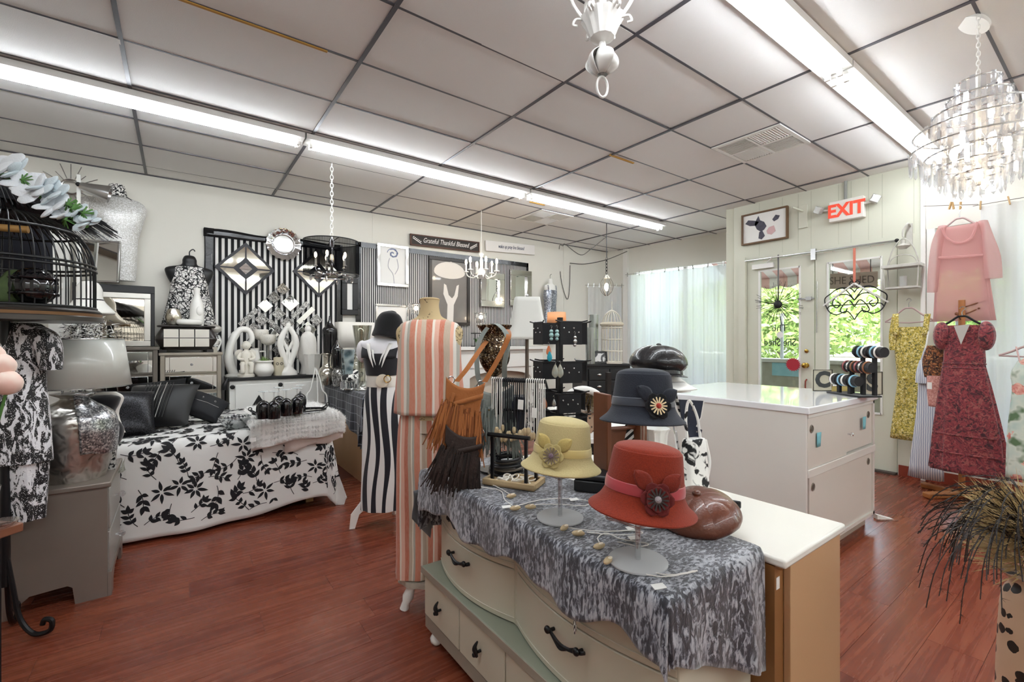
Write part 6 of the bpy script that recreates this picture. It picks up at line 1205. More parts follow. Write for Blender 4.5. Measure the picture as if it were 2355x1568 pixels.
sq_ = lambda l: [((a-1070)*.00183,y_,(893-b_)*.00183) for a,b_,y_ in l]
bag(1070,893,1.93,.165,.21,SU,'tan suede fringed bag hanging from the glitter bust',SU,.0,.14,230,2,sq_([(1048,880,0),(1066,850,.02),(1082,815,.06),(1100,778,.14),(1118,752,.2),(1142,742,.17),(1152,756,.04),(1146,785,.02),(1130,830,.01),(1112,872,0)]))
bag(1068,1003,1.90,.165,.17,SUB_,'dark brown fringed bag resting on the velvet cloth below the tan bag',SUB_,.05,.2,260,3)
bag(1135,905,2.02,.17,.20,SUG,'sage grey fringed bag behind the necklace cords',SUG,.1,0,150,4,[(-.05,.0,.03),((1098-1135)*.0019,.0,.09),((1100-1135)*.0019,.03,.22),((1135-1135)*.0019,.03,.31),((1165-1135)*.0019,-.06,.25),((1158-1135)*.0019,-.06,.13),(.05,0,.03)])
# belts coiled behind the rack, black box
cb = at(1165,1060,d=2.02); t = T('belt_coil','stack of coiled black belts on the velvet cloth','belts',(cb.x,cb.y,DT)); random.seed(3)
for k in range(9): O('coil', MB().torus((random.gauss(0,.006),random.gauss(0,.006),.010+k*.0105),.075-.002*k,.006,(random.gauss(0,.05),random.gauss(0,.05),0),26,5), BLACK if k%3 else GREYW, t)
bp = at(1365,1125,z=DT); t = T('black_display_box','black padded jewellery box behind the red hat','box',(bp.x,bp.y,DT),FACE-.35); O('box_base', MB().box(-.07,-.05,0,.07,.06,.045), BLACK, t, bev=.006); O('box_lid', MB().box(-.072,-.052,.047,.072,.062,.07), BLACK, t, bev=.008)
# loose shell necklaces and tags on the cloth
random.seed(9)
def loose(pts,label,shells):
    P_ = [at(a,b_,z=DT+.003) for a,b_ in pts]; t = T('shell_necklace',label,'necklace',P_[0]); o0 = P_[0]
    O('cord', MB().tube([p-o0+Vector((0,0,.001*(i%2))) for i,p in enumerate(curve(P_,5))],.0018,5), CW, t)
    for (a,b_) in shells: p_ = at(a,b_,z=DT+.009)-o0; O('shell', MB().ball((0,0,0),(.018,.010,.009),12,8,wob=lambda q,r: 1+.15*sin(q*2+1)), SHELL, t, loc=p_, rot=(0,0,random.uniform(-.8,.3))); O('shell_lip', MB().ball((.004,-.003,.006),(.010,.004,.004),10,6), m('shell lip','F0E4D0',.3), t, loc=p_)
loose([(1178,1162),(1160,1148),(1150,1128),(1100,1118),(1098,1108),(1140,1118),(1178,1140)],'white cord necklace with a ringed shell left of the wood tray',[(1176,1140)])
loose([(1190,1163),(1240,1150),(1300,1146),(1352,1152),(1345,1163),(1290,1160),(1240,1160),(1215,1166)],'white cord necklace with two shells in front of the cream hat',[(1185,1168),(1220,1165)])
loose([(1300,1213),(1380,1222),(1450,1220),(1478,1226),(1420,1230),(1350,1224)],'white cord necklace with a pale shell behind the red hat disc',[(1298,1213),(1330,1226)])
loose([(1380,1250),(1375,1236),(1395,1226),(1430,1240),(1490,1250),(1470,1256),(1420,1246)],'white cord necklace with a spiral shell left of the red hat disc',[(1378,1255)])
loose([(1405,1288),(1450,1310),(1520,1326),(1590,1316),(1600,1312),(1540,1322),(1470,1310)],'white cord necklace curling in front of the red hat disc',[(1398,1288)])
for (px,py,l) in ((1165,1165,'blank price tag by the ringed shell'),(1320,1148,'blank price tag behind the cream hat rod'),(1452,1214,'blank price tag behind the red hat rod'),(1515,1348,'written price tag on the front edge of the cloth'),(1458,1236,'blank price tag beside the red hat rod')):
    p_ = at(px,py,z=DT+.006); tag(O('price_tag', MB().box(-.016,-.011,0,.016,.011,.0008), PAPER, loc=p_, rot=(.05,-.04,FACE+.2), smooth=False), l+' lying on the velvet','tag')

# ================================================================ ON THE LOW CABINET AND BEHIND
K = .781
ec = at(1288,860,d=2.30); z7 = lambda py: EYE+(784-py)/FPX*2.30-K; m7 = 2.30/FPX
t = T('earring_tower','black four-tier earring carousel on a pole','jewellery rack',(ec.x,ec.y,K),FACE+.35); O('pole', MB().box(-.011,-.011,0,.011,.011,z7(730)), BLACKM, t, smooth=False); O('base', MB().lathe([(.11,0),(.11,.012),(.02,.02)],24), BLACKM, t); random.seed(44)
CARD = m('black card','141417',.75)
for k,(y0,y1,R_) in enumerate(((742,792,.12),(830,876,.12),(900,942,.11),(952,985,.12))):
    for i in range(4):
        a = i*pi/2; r_ = R_; g = MB().box(-.058,-r_-.002,z7(y1),.058,-r_+.002,z7(y0)); o = O('card_panel', g, CARD, t, rot=(0,0,a), smooth=False); O('panel_arm', MB().tube([(0,0,z7(y0)-.006),(0,-r_,z7(y0)-.006)],.004,6).tube([(-.085,-r_-.008,z7(y0)+.006),(-.058,-r_,z7(y0)),(.058,-r_,z7(y0)),(.085,-r_-.008,z7(y0)+.006)],.0035,6), BLACKM, t, rot=(0,0,a))
        for q in range(4): O('earring_stud', MB().ball((-.04+.026*q,-r_-.005,z7(y0)-.03-.02*(q%2)),.0045,6,5), SILVER, t, rot=(0,0,a))
O('tall_post', MB().box(.20,-.12,.0,.222,-.10,z7(855)), m('brown black post','2B2320',.5), t, smooth=False)
def earring(px,py,d,mat,label,s_=1,kind=0):
    p_ = at(px,py,d=d); t = T('drop_earring',label,'earring',p_,FACE)
    O('ear_hook', MB().tube([(0,0,.0),(.003,0,.012),(0,0,.018),(-.004,0,.012)],.0012,5), SILVER, t); O('drop', MB().loft([(-.052*s_,.004,.002),(-.04*s_,.013*s_,.004),(-.022*s_,.012*s_,.004),(0,.003,.002)],16) if kind == 0 else MB().ball((0,0,-.012),.009).ball((0,0,-.03),.011).ball((0,0,-.048),.008), mat, t)
TEAL = m('pale turquoise','9CC0BE',.3); 
earring(1277,838,2.16,m('abalone','B9C8C2',.2,.3,var=(60,'A08A70')),'teardrop shell earring, left of the pair on the tower',1.2); earring(1288,838,2.16,bpy.data.materials['abalone'],'teardrop shell earring, right of the pair on the tower',1.2)
for (px,l) in ((1268,'left'),(1281,'right')): earring(px,756,2.16,TEAL,'turquoise bead drop earring, %s one on the top tier'%l,1,1)
earring(1322,770,2.16,SILVER,'silver ring drop earring on the top tier',1.3,1); earring(1262,795,2.2,m('orange tassel','D9784A',.7),'orange tassel earring hanging under the top tier',.9); earring(1264,808,2.19,m('bright teal','2AA0B4',.6),'bright teal tassel earring hanging under the top tier',.9); earring(1252,915,2.16,m('copper drop','A5674A',.4,.4),'copper drop earring on the third tier',1.0); earring(1274,918,2.16,SILVER,'small silver drop earring on the third tier',.7)
# tapered lamp on the display table
lp = at(1212,780,d=3.05); z8 = lambda py: EYE+(784-py)/FPX*3.05-.79; m8 = 3.05/FPX
t = T('buffet_lamp','slim bronze lamp with a pale tapered square shade','lamp',(lp.x,lp.y,.79),FACE+.1); O('pole', MB().loft([(0,.06,.06),(.02,.06,.06),(.04,.018,.018),(.15,.022,.022),(.3,.014,.014),(z8(775),.012,.012)],14), m('bronze pewter','6F645A',.4,.6), t)
O('shade', MB().loft([(z8(780),48*m8,38*m8),(z8(740),37*m8,30*m8),(z8(684),27*m8,22*m8)],48,cap0=False,cap1=False,p=.28), m('pale silk shade','D6D6D0',.7), t, sol=.004,ang=20); O('finial', MB().ball((0,0,z8(680)),.012), SILVER, t); O('harp', MB().tube([(0,0,z8(780)),(0,0,z8(682))],.004), SILVER, t)
O('shade_spider', MB().tube([(-25*m8,0,z8(686)),(25*m8,0,z8(686))],.003), SILVER, t)
# white things on the display table
def onT(name,label,cat,px,d,build): p_ = at(px,800,d=d); t = T(name,label,cat,(p_.x,p_.y,.79),FACE); build(t); return t
def _ring(t): O('ring_frame', MB().torus((0,0,.17),.15,.022,(pi/2,0,.25),40,10), WHITE, t); O('foot', MB().box(-.08,-.03,0,.08,.05,.03), WHITE, t, bev=.004); O('mirror_face', MB().lathe([(.14,0),(.14,.006)],36), MIRROR, t, loc=(0,.004,.17), rot=(pi/2,0,.25))
onT('round_mirror','round white framed table mirror behind the cream hat','mirror',1340,2.75,_ring)
def _bowl(t): O('bowl', MB().loft([(0,.06,.06),(.02,.07,.07),(.12,.17,.15),(.16,.19,.17),(.16,.18,.16),(.1,.12,.1)],32), WHITE2, t)
onT('white_bowl','wide white bowl behind the earring tower','bowl',1290,3.0,_bowl)
def _cowcloth(t): O('pouch', MB().loft([(0,.08,.05),(.1,.10,.06),(.25,.07,.04),(.30,.03,.02)],24,lambda a,z: 1+.06*sin(a*5)), COWP, t); O('handle', MB().tube(curve([(-.05,0,.26),(0,0,.40),(.05,0,.26)]),.008), BLACK, t)
onT('cow_print_pouch','cow print pouch beside the earring tower','pouch',1245,3.0,_cowcloth)
def _clock(t): O('rim', MB().torus((0,0,.10),.09,.012,(pi/2,0,0),32,8), m('antique gold','9A8A66',.4,.5), t); O('face', MB().lathe([(.09,0),(.09,.01)],32), m('clock face','D6CBB2',.7), t, loc=(0,.0,.10), rot=(pi/2,0,0)); O('hands', MB().box(-.003,-.015,.10,.003,-.012,.15).box(0,-.015,.098,.04,-.012,.103), BLACK, t, smooth=False)
onT('table_clock','round gold rimmed clock beside the buffet lamp','clock',1228,3.15,_clock)
def _blk(t): O('box_body', MB().box(-.09,-.07,0,.09,.07,.24), m('navy leather box','1D2230',.4), t, bev=.006); O('clasp', MB().box(-.015,-.076,.12,.015,-.07,.15), SILVER, t, smooth=False)
onT('navy_box','dark navy leather box below the buffet lamp','box',1180,3.1,_blk)
# wooden bracelet rack
wr_ = at(1412,1000,d=1.92); t = T('bracelet_rack','dark wood bracelet rack with strings of bracelets','jewellery rack',(wr_.x,wr_.y,K),FACE+.3); zr = lambda py: EYE+(784-py)/FPX*1.92-K
O('end_board', MB().box(-.065,-.06,0,-.045,.06,zr(903)), WOODM, t, bev=.003); O('end_board', MB().box(.10,-.06,0,.12,.06,zr(960)), WOODM, t, bev=.003); O('back_board', MB().box(-.045,.02,.03,.10,.035,zr(985)), WOODM, t, smooth=False)
for z_ in (.04,zr(985),zr(930)): O('dowel', MB().tube([(-.05,0,z_),(.11,0,z_)],.008,8), WOODM, t)
for k in range(7): tag(O('bracelet', MB().torus((0,0,0),.033,.005,(0,pi/2,FACE+.3),24,6), (BLACK,WHITE2,WOODM,SILVER)[k%4], loc=(wr_.x+cos(FACE+.3)*(-.03+.02*k),wr_.y+sin(FACE+.3)*(-.03+.02*k),K+zr(930)-.028)), ('black bead','white bead','wooden bead','silver')[k%4]+' bracelet hanging on the wood rack, number %s from its tall end'%('one','two','three','four','five','six','seven')[k],'bracelet','bracelets on the wood rack')
# zebra purse, fluted white vase, navy display cards, cow print tote
def onK(name,label,cat,px,d,rz=0): p_ = at(px,800,d=d); return T(name,label,cat,(p_.x,p_.y,K),FACE+rz), (lambda py: EYE+(784-py)/FPX*d-K), d/FPX
t,zk,mk = onK('zebra_purse','zebra stripe purse under the navy hat','purse',1452,1.98); O('purse_body', MB().loft([(0,.05,.03),(.1,.06,.035),(zk(985),.045,.02)],24,p=.6), stripes('zebra','0E0E10','F0EEEA',.022,.5,axis=2,rot=(.3,.7,.2)), t); O('purse_handle', MB().tube(curve([(-.03,0,zk(988)),(0,0,zk(960)),(.03,0,zk(988))]),.005), BLACK, t)
t,zk,mk = onK('fluted_vase','white fluted vase behind the red hat','vase',1510,1.98); O('body', MB().loft([(0,.045,.045),(.1,.04,.04),(zk(1000),.045,.045),(zk(985),.055,.055),(zk(984),.05,.05)],40,lambda a,z: 1+.05*cos(a*12)), WHITE2, t)
NAVYC = m('navy card','232B3E',.5)
t,zk,mk = onK('collar_display','navy collar-shaped display board, the taller one behind the hats','display board',1592,2.04,.1); O('board', MB().prism([((a-1592)*mk,zk(b_)) for a,b_ in ((1560,918),(1620,922),(1612,960),(1600,982),(1575,985),(1566,960))][::-1],-.004,.004), NAVYC, t, smooth=False); O('white_edge', MB().tube([((a-1592)*mk,-.003,zk(b_)) for a,b_ in ((1619,922),(1612,960),(1599,984))],.003,5), WHITE, t); O('easel', MB().tube([(0,.0,zk(940)),(-.01,.06,0)],.006), SILVER, t)
t,zk,mk = onK('collar_display','navy collar-shaped display board, the lower one above the cow print tote','display board',1602,1.98,-.1); O('board', MB().prism([((a-1602)*mk,zk(b_)) for a,b_ in ((1586,972),(1600,980),(1614,988),(1608,1012),(1588,1008),(1582,990))][::-1],-.004,.004), NAVYC, t, smooth=False); O('easel', MB().tube([(0,0,zk(990)),(0,.04,0)],.006), SILVER, t)
t,zk,mk = onK('cow_print_tote','white tote with black cow spots standing on the low cabinet','bag',1596,1.94,.5); COW2 = blotch('cow spots','EFEEEA','101013',24,.55)
O('tote_body', MB().loft([(0,.055,.04),(.02,.058,.042),(zk(1020),.05,.03),(zk(1008),.045,.02)],28,p=.4), COW2, t); O('tote_handle', MB().tube(curve([(-.04,0,zk(1012)),(-.05,0,zk(960)),(-.03,0,zk(920)),(.02,0,zk(960)),(.04,0,zk(1012))]),.006), COW2, t); O('side_gusset', MB().tube(curve([(.055,-.02,.03),(.085,-.01,.10),(.07,0,zk(1015))]),.007), WHITE, t)
t,zk,mk = onK('cow_print_strap_bag','slim patterned bag strap leaning behind the navy hat','strap',1560,2.06); O('strap', MB().tube(curve([((1552-1560)*mk,0,zk(900)),((1562-1560)*mk,0,zk(940)),((1585-1560)*mk,0,zk(985)),((1590-1560)*mk,0,zk(1010))]),.007), stripes('strap check','1B1B1E','E6E4DF',.03,.5,axis=2), t); O('strap_end', MB().ball(((1590-1560)*mk,0,zk(1012)),.01), SILVER, t)
O('strap_stand', MB().tube([((1590-1560)*mk,0,zk(1010)),((1590-1560)*mk,0,0)],.006), SILVER, t)

# ================================================================ CURTAINS
def tint(x):
    v = x.co(sc=(1,1,.25)); n = x.noise(v,1.6,1); n2 = x.noise(v,.9,1); c = x.ramp(n,[(.35,'E6ECF2'),(.5,'F6F7F8'),(.65,'F2F3EF')]); return x.mix(x.ma('MULTIPLY',x.ma('GREATER_THAN',n2,.66),.12),c,'F2EFC4')
SHEER = sheer('white sheer', 'F4F6F8', .035, tint, .55)
def curtain(name,label,p0,p1,z0,z1,n,amp=.03,seed=1,clips=7):
    t = T(name,label,'curtain',(p0[0],p0[1],0)); random.seed(seed); d_ = Vector((p1[0]-p0[0],p1[1]-p0[1])); L_ = d_.length; a = atan2(d_.y,d_.x); t.rotation_euler = (0,0,a); ph = [random.uniform(0,6) for _ in range(4)]
    O('cloth', MB().grid(lambda u,v_: (u*L_, amp*(.5+.6*v_)*(sin(u*n+ph[0])+.5*sin(u*n*2.3+ph[1])), z1-v_*(z1-z0)-(.012*abs(sin(u*pi*clips)) if v_ == 0 else 0)),int(n*3),10), SHEER, t)
    O('clothesline', MB().tube([(-.05,0,z1+.012),(L_+.05,0,z1+.012)],.003,5), GREYW, t)
    for k in range(clips+1): O('clothespin', MB().box(-.005,-.012,-.03,.005,.012,.045), SILVER if seed != 3 else WOODL, t, loc=(L_*k/clips,0,z1), rot=(0,random.uniform(-.2,.2),0), smooth=False)
    return t
ca, sa = cos(an), sin(an)
def sl(a,off): return (A.x+a*ca-off*(-sa)*-1*0+off*sa, A.y+a*sa-off*ca)
q0, q1 = sl(.56,.12), sl(L-.02,.12)
# keep the cloth on the room side of the window
q0 = (A.x+.56*ca+sa*.12, A.y+.56*sa-ca*.12); q1 = (A.x+(L-.02)*ca+sa*.12, A.y+(L-.02)*sa-ca*.12)
curtain('sheer_curtain','white sheer curtain across the wide display window',q0,q1,.35,2.66,64,.03,1,8)
curtain('sheer_curtain','short white sheer curtain strung across the far corner',(6.36,6.24),(6.93,5.90),1.0,2.46,22,.018,2,6)
curtain('sheer_curtain','white sheer curtain pinned to a line at the right window',at(2255,470,x=5.93).xy,(5.93,-.4),.5,at(2290,468,x=5.93).z,40,.025,3,7)
ln = T('clothes_line','thin line with wooden pegs above the pink top','clothesline',(0,0,0)); pa,pb_ = at(2124,474,x=5.93),at(2250,470,x=5.93); O('line', MB().tube([pa,pb_],.003,5), GREYW, ln)
for (px,r_) in ((2185,.35),(2192,-.2),(2209,.05)): O('peg', MB().box(-.006,-.006,-.03,.006,.006,.04), WOODL, ln, loc=at(px,474,x=5.92), rot=(r_,0,FACE), smooth=False)

# ================================================================ CLOTHES AT THE RIGHT
def garment(name,label,cat,px,X0,rows,mat,amp=.05,freq=9,ratio=.32,part='dress_body',cap1=True,seed=0):
    c_ = at(px,784,x=X0); t = T(name,label,cat,(X0,c_.y,0),-pi/2); G = lambda a,y: (c_.y-at(a,y,x=X0).y, at(a,y,x=X0).z)
    Z = lambda y,a=None: at(a or px,y,x=X0).z; R = []
    z0 = Z(rows[-1][0]); z1 = Z(rows[0][0])
    for y,a,b_ in sorted(rows,key=lambda r: -r[0]): l,r_ = G(a,y)[0],G(b_,y)[0]; hw_ = (r_-l)/2; R.append((Z(y,(a+b_)/2), hw_, max(.03,hw_*ratio), (l+r_)/2, 0))
    O(part, MB().loft(R,72,lambda q,z: 1+amp*sin(q*freq+seed)*min(1,max(0,(z1-z)/(z1-z0))**.7)+amp*.5*sin(q*freq*2.1+seed)*max(0,(z1-z)/(z1-z0)),cap0=False,cap1=cap1), mat, t, sol=.003); return t,G
def hanger(px,py,X0,w_,mat,label,drop=35,hook=22):
    p_ = at(px,py,x=X0); t = T('clothes_hanger',label,'hanger',p_,-pi/2); m_ = dep(p_)/FPX; a = (at(px-w_/2,py,x=X0).y-at(px+w_/2,py,x=X0).y)/2; b_ = drop*m_
    O('shoulder_bar', MB().tube(curve([(-a,0,-b_*.85),(-a*.55,0,-b_*.45),(-a*.2,0,-b_*.05),(0,0,0),(a*.2,0,-b_*.05),(a*.55,0,-b_*.45),(a,0,-b_*.85)]),.008,8), mat, t); O('cross_bar', MB().tube([(-a,0,-b_*.87),(0,0,-b_*.95),(a,0,-b_*.87)],.006,8), mat, t); O('hook', MB().tube(curve([(0,0,0),(0,0,hook*.5*m_),(.02,0,hook*.8*m_),(0,0,hook*m_),(-.018,0,hook*.8*m_)]),.003,6), SILVER, t); return t
VEL = m('blush velvet','B79E9C',.7); BLKV = m('black velvet hanger','0E0E10',.8)
def ditsy(name,base,spots,sc):
    x = N(name); v = x.co(); n = x.noise(v,sc,3,.8); n2 = x.noise(v,sc*1.7,2,.4); c = x.ramp(n,[(.42,spots[0]),(.46,base),(.56,base),(.60,spots[1])]); c = x.mix(x.ma('GREATER_THAN',n2,.62),c,spots[2]); return x.set(c,.8,sheen=.25)
YEL = ditsy('yellow ditsy print','C8B048',('E8DCA0','6E6A3A','8C8A50'),60)
dY = 5.90
hanger(2090,708,dY,112,VEL,'blush velvet hanger holding the yellow dress',36)
t,G = garment('yellow_dress','yellow ditsy print dress with a tie belt hanging by the door','dress',2094,dY,[(752,2068,2128),(800,2058,2132),(850,2062,2128),(880,2064,2124),(930,2058,2118),(1010,2048,2112)],YEL,.05,7,.35)
for (a,b_) in ((2054,2068),(2128,2142)):
    O('shoulder_strap', MB().grid(lambda u,v_: (G(a+(b_-a)*u+(3 if a < 2100 else -5)*v_,750)[0],-.02-.03*v_,G(a,722+v_*48)[1]),3,6), YEL, t, sol=.004)
q_ = G(2090,868); O('bow', MB().ball((q_[0],-.10,q_[1]),(.03,.012,.02),10,6).tube(curve([(q_[0]-.01,-.10,q_[1]-.01),(q_[0]-.02,-.11,q_[1]-.12),(q_[0]-.01,-.105,q_[1]-.24)]),.008), YEL, t)
q_ = [G(2054,y) for y in (805,770,728)]; O('sleeve_ruffle', MB().loft([(q_[0][1],.03,.03,q_[0][0],0),(q_[1][1],.035,.035,q_[1][0],0),(q_[2][1],.02,.02,q_[2][0]+.01,0)],16,lambda a,z: 1+.15*sin(a*5)), YEL, t)
x = N('blue seersucker'); v = x.co(); u = x.ma('ADD',x.ax(v,0),x.ma('MULTIPLY',x.noise(v,12,2),.012)); f = x.ma('FRACT',x.ma('DIVIDE',u,.016)); SEER = x.set(x.mix(x.ma('GREATER_THAN',f,.5),'ECEEF2','A9B2C6'),.8)
t,G = garment('striped_sundress','blue and white striped sundress behind the maroon dress','dress',2135,5.68,[(800,2126,2160),(850,2112,2162),(880,2112,2165),(950,2108,2168),(1100,2090,2168)],SEER,.06,8,.4)
for a in (2128,2154): q0,q1 = G(a,805),G(a+6,762); O('strap', MB().tube([(q0[0],0,q0[1]),(q1[0],.02,q1[1])],.006), WHITE, t)
q_ = [G(2124,y) for y in (880,855,828)]; O('flounce', MB().loft([(q_[0][1],.075,.06,q_[0][0]+.03,-.03),(q_[1][1],.07,.06,q_[1][0]+.03,-.03),(q_[2][1],.05,.04,q_[2][0]+.03,-.02)],30,lambda a,z: 1+.10*sin(a*8),cap0=False), SEER, t)
t,G = garment('ruffle_blouse','brown and rust ruffled blouse between the striped and maroon dresses','blouse',2145,5.48,[(795,2132,2172),(830,2122,2172),(868,2128,2172)],ditsy('rust print','6A4028',('2A1A14','A9683C','C89058'),50),.08,9,.3,'blouse_body')
t,G = garment('pink_lace_bag','pink lace tote with a price tag between the dresses','bag',2150,5.40,[(865,2132,2172),(900,2132,2172),(935,2136,2170)],ditsy('pink lace','D2988E',('C07E74','E4B4AA','B8746A'),70),.01,4,.25,'tote_body'); q_ = G(2141,886); O('price_tag', MB().box(-.016,-.003,-.03,.016,0,.03), PAPER, t, loc=(q_[0],-.045,q_[1]), smooth=False)
# maroon dress
x = N('maroon paisley'); v = x.co(); nz_ = x.noise(v,14,3,2.2); n2 = x.noise(v,34,3,1.5); c = x.ramp(nz_,[(.36,'3A1620'),(.47,'7A2A34'),(.53,'953A40'),(.62,'5A1E2C')]); MAR = x.set(x.mix(x.ma('MULTIPLY',x.ma('GREATER_THAN',n2,.58),.5),c,'B26A5E'),.75,sheen=.3)
dM = 5.32; hanger(2213,727,dM,112,BLKV,'black velvet hanger holding the maroon dress',30)
t,G = garment('maroon_dress','long maroon paisley dress with cap sleeves on the coat rack','dress',2222,dM,[(748,2178,2266),(790,2172,2264),(828,2170,2266),(842,2168,2266),(900,2160,2282),(1000,2148,2306),(1040,2145,2312),(1088,2140,2326)],MAR,.06,11,.42)
for c0 in (2166,2268): q_ = G(c0,772); O('cap_sleeve', MB().ball((q_[0],0,q_[1]),(.055,.07,.12),22,12,wob=lambda a,q: 1+.05*sin(a*8)), MAR, t)
a_,b_,c_ = G(2200,750),G(2236,746),G(2216,792); O('neck_opening', MB().prism([(a_[0],a_[1]),(b_[0],b_[1]),(c_[0],c_[1])],-.096,-.088), m('grey lining cloth','B9B4AE',.8), t, smooth=False)
for y_ in (836,846,1000,1042): l,r_ = G({836:2169,846:2168,1000:2148,1042:2145}[y_],y_)[0],G({836:2266,846:2266,1000:2306,1042:2312}[y_],y_)[0]; O('ruffle_seam', MB().torus(((l+r_)/2,0,G(2222,y_)[1]),(r_-l)/2*1.02,.007,(0,0,0),48,6,.42), MAR, t)
# pink sheer blouse
PINKS = sheer('blush chiffon','E8BDBB',.42,None,.5); dP = 5.78; hanger(2207,502,dP,112,VEL,'velvet hanger holding the sheer pink blouse',32,30)
t,G = garment('pink_blouse','sheer pink short-sleeved blouse hanging from the line','blouse',2212,dP,[(518,2164,2264),(560,2156,2264),(600,2154,2268),(738,2148,2288)],PINKS,.04,7,.2,'blouse_body',cap1=False)
def slv(l): R = [(G((a+b_)/2,y)[1],(G(b_,y)[0]-G(a,y)[0])/2,.05,(G(b_,y)[0]+G(a,y)[0])/2,0) for y,a,b_ in l]; O('sleeve', MB().loft(R,22,cap0=False), PINKS, t)
slv([(672,2132,2158),(620,2134,2164),(560,2142,2172),(520,2158,2180)]); slv([(640,2262,2306),(590,2260,2302),(540,2258,2284),(508,2250,2272)])
O('yoke_seam', MB().tube([(G(a,y)[0],-.055,G(a,y)[1]) for a,y in ((2162,594),(2212,592),(2264,588))],.012), PINKS, t)
O('neckline', MB().tube(curve([(G(a,y)[0],-.05,G(a,y)[1]) for a,y in ((2170,525),(2180,548),(2206,560),(2236,548),(2250,512))]),.009), PINKS, t)
# floral dress at the frame edge
x = N('rose print'); v = x.co(); vo = x.vor(v,7,out=0); n = x.noise(v,26,3,1); base = x.ramp(x.noise(v,9,2),[(.35,'B9CFC6'),(.55,'D6DED2'),(.65,'5E7A58')]); ROSE = x.set(x.mix(x.ma('LESS_THAN',x.ma('ADD',vo,x.ma('MULTIPLY',n,.25)),.46),base,x.ramp(n,[(.4,'E7B7A8'),(.6,'D07A70')])),.8)
hanger(2365,797,5.0,140,VEL,'velvet hanger at the right edge holding the floral dress',25)
t,G = garment('floral_dress','pale green rose print sundress at the right edge','dress',2370,5.0,[(825,2345,2400),(860,2325,2415),(900,2328,2412),(1000,2318,2425),(1110,2315,2430)],ROSE,.05,9,.4); q0,q1 = G(2346,830),G(2337,797); O('strap', MB().tube([(q0[0],-.02,q0[1]),(q1[0],0,q1[1])],.005), PINKG, t)
rl = at(2365,775,x=5.0); gr_ = T('garment_rail','black garment rail at the right edge carrying the floral dress','rail',(5.0,rl.y,0)); O('rail', MB().tube([(0,.02,rl.z),(0,-1.2,rl.z)],.011,8), BLACKM, gr_)
for y_ in (-.55,-1.2): O('upright', MB().tube([(0,y_,0),(0,y_,rl.z)],.011,8), BLACKM, gr_); O('rail_foot', MB().tube([(-.22,y_,.012),(.22,y_,.012)],.011,8), BLACKM, gr_)
# wooden coat rack
cr_ = at(2212,1142,z=0); t = T('coat_rack','wooden coat rack with crossed feet behind the maroon dress','coat rack',(cr_.x,cr_.y,0),FACE); OAKC = m('honey wood','B0713E',.4,var=(8,'9A5F30')); mr = dep(cr_)/FPX
O('pole', MB().tube([(0,0,.03),(0,0,EYE+(784-690)*mr)],.024,12), OAKC, t); O('foot', MB().box(-.36,-.035,0,.02,.035,.05), OAKC, t, bev=.01, rot=(0,0,.1)); O('foot', MB().box(-.035,-.30,0,.035,.30,.045), OAKC, t, bev=.01, rot=(0,0,.35)); O('foot', MB().box(-.02,-.035,0,.36,.035,.05), OAKC, t, bev=.01, rot=(0,0,.1))
for (a,h,l) in ((.4,700,.16),(-.2,718,.11),(2.6,730,.1)): O('peg', MB().tube([(0,0,EYE+(784-h-8)*mr),(l*cos(a),-l*.4,EYE+(784-h+8)*mr)],.006).ball((l*cos(a),-l*.4,EYE+(784-h+8)*mr),.014), WOODM, t)
# feather bouquet in a leopard vase
fv = at(2382,1330,d=1.36); t = T('leopard_vase','leopard print floor vase at the right edge','vase',(fv.x,fv.y,0)); x = N('leopard'); v = x.co(); vo = x.vor(v,22); LEO = x.set(x.ramp(x.ma('ADD',vo,x.ma('MULTIPLY',x.noise(v,40,2),.3)),[(.42,'1E1512'),(.47,'C8A98E')],'CONSTANT'),.5)
zt_ = EYE+(784-1325)/FPX*1.36; O('vase_body', MB().loft([(0,.06,.06),(.02,.065,.065),(.25,.085,.085),(zt_-.1,.075,.075),(zt_-.03,.055,.055),(zt_,.07,.07),(zt_-.005,.062,.062)],32), LEO, t)
t = T('feather_bouquet','dark brown and cream drooping feathers in the leopard vase','feathers',(fv.x,fv.y,zt_)); random.seed(77); fb = MB(); cb_ = MB()
for k in range(240):
    a = random.random()*2*pi; L_ = random.uniform(.16,.30); h = random.uniform(.12,.26); dr_ = random.uniform(.0,.26); pts = curve([(0,0,-.05),(.03*cos(a),.03*sin(a),h*.6),(L_*.5*cos(a),L_*.5*sin(a),h),(L_*.85*cos(a+.1),L_*.85*sin(a+.1),h-dr_*.45),(L_*cos(a+.15),L_*sin(a+.15),h-dr_)],4); fb.tube(pts,[.0016]*len(pts),3,cap=False)
    for i in range(5,len(pts)-1):
        p_ = pts[i]; tg_ = (pts[i+1]-pts[i]).normalized(); 
        for q in range(5):
            d_ = (tg_*.8+Vector((random.gauss(0,.5),random.gauss(0,.5),random.gauss(0,.5)))).normalized()*random.uniform(.008,.022); fb.add([p_,p_+Vector((0,0,.0016)),p_+d_],[(0,1,2)])
for k in range(3600):
    a = random.random()*2*pi; e = random.uniform(-.3,1.3); rr = random.uniform(.02,.13); P_ = Vector((rr*cos(a),rr*sin(a),.10+.09*sin(e)+random.uniform(-.07,.05))); d_ = Vector((cos(a)*cos(e),sin(a)*cos(e),sin(e)*.7)).normalized()*random.uniform(.03,.07); sd = d_.orthogonal().normalized()*.0022; cb_.add([P_-sd,P_+sd,P_+d_],[(0,1,2)])
O('dark_feathers', fb, m('dark feather','2A2320',.6), t, kind='stuff', smooth=False); O('cream_feathers', cb_, m('cream feather','C6AE7C',.8), t, kind='stuff', smooth=False)

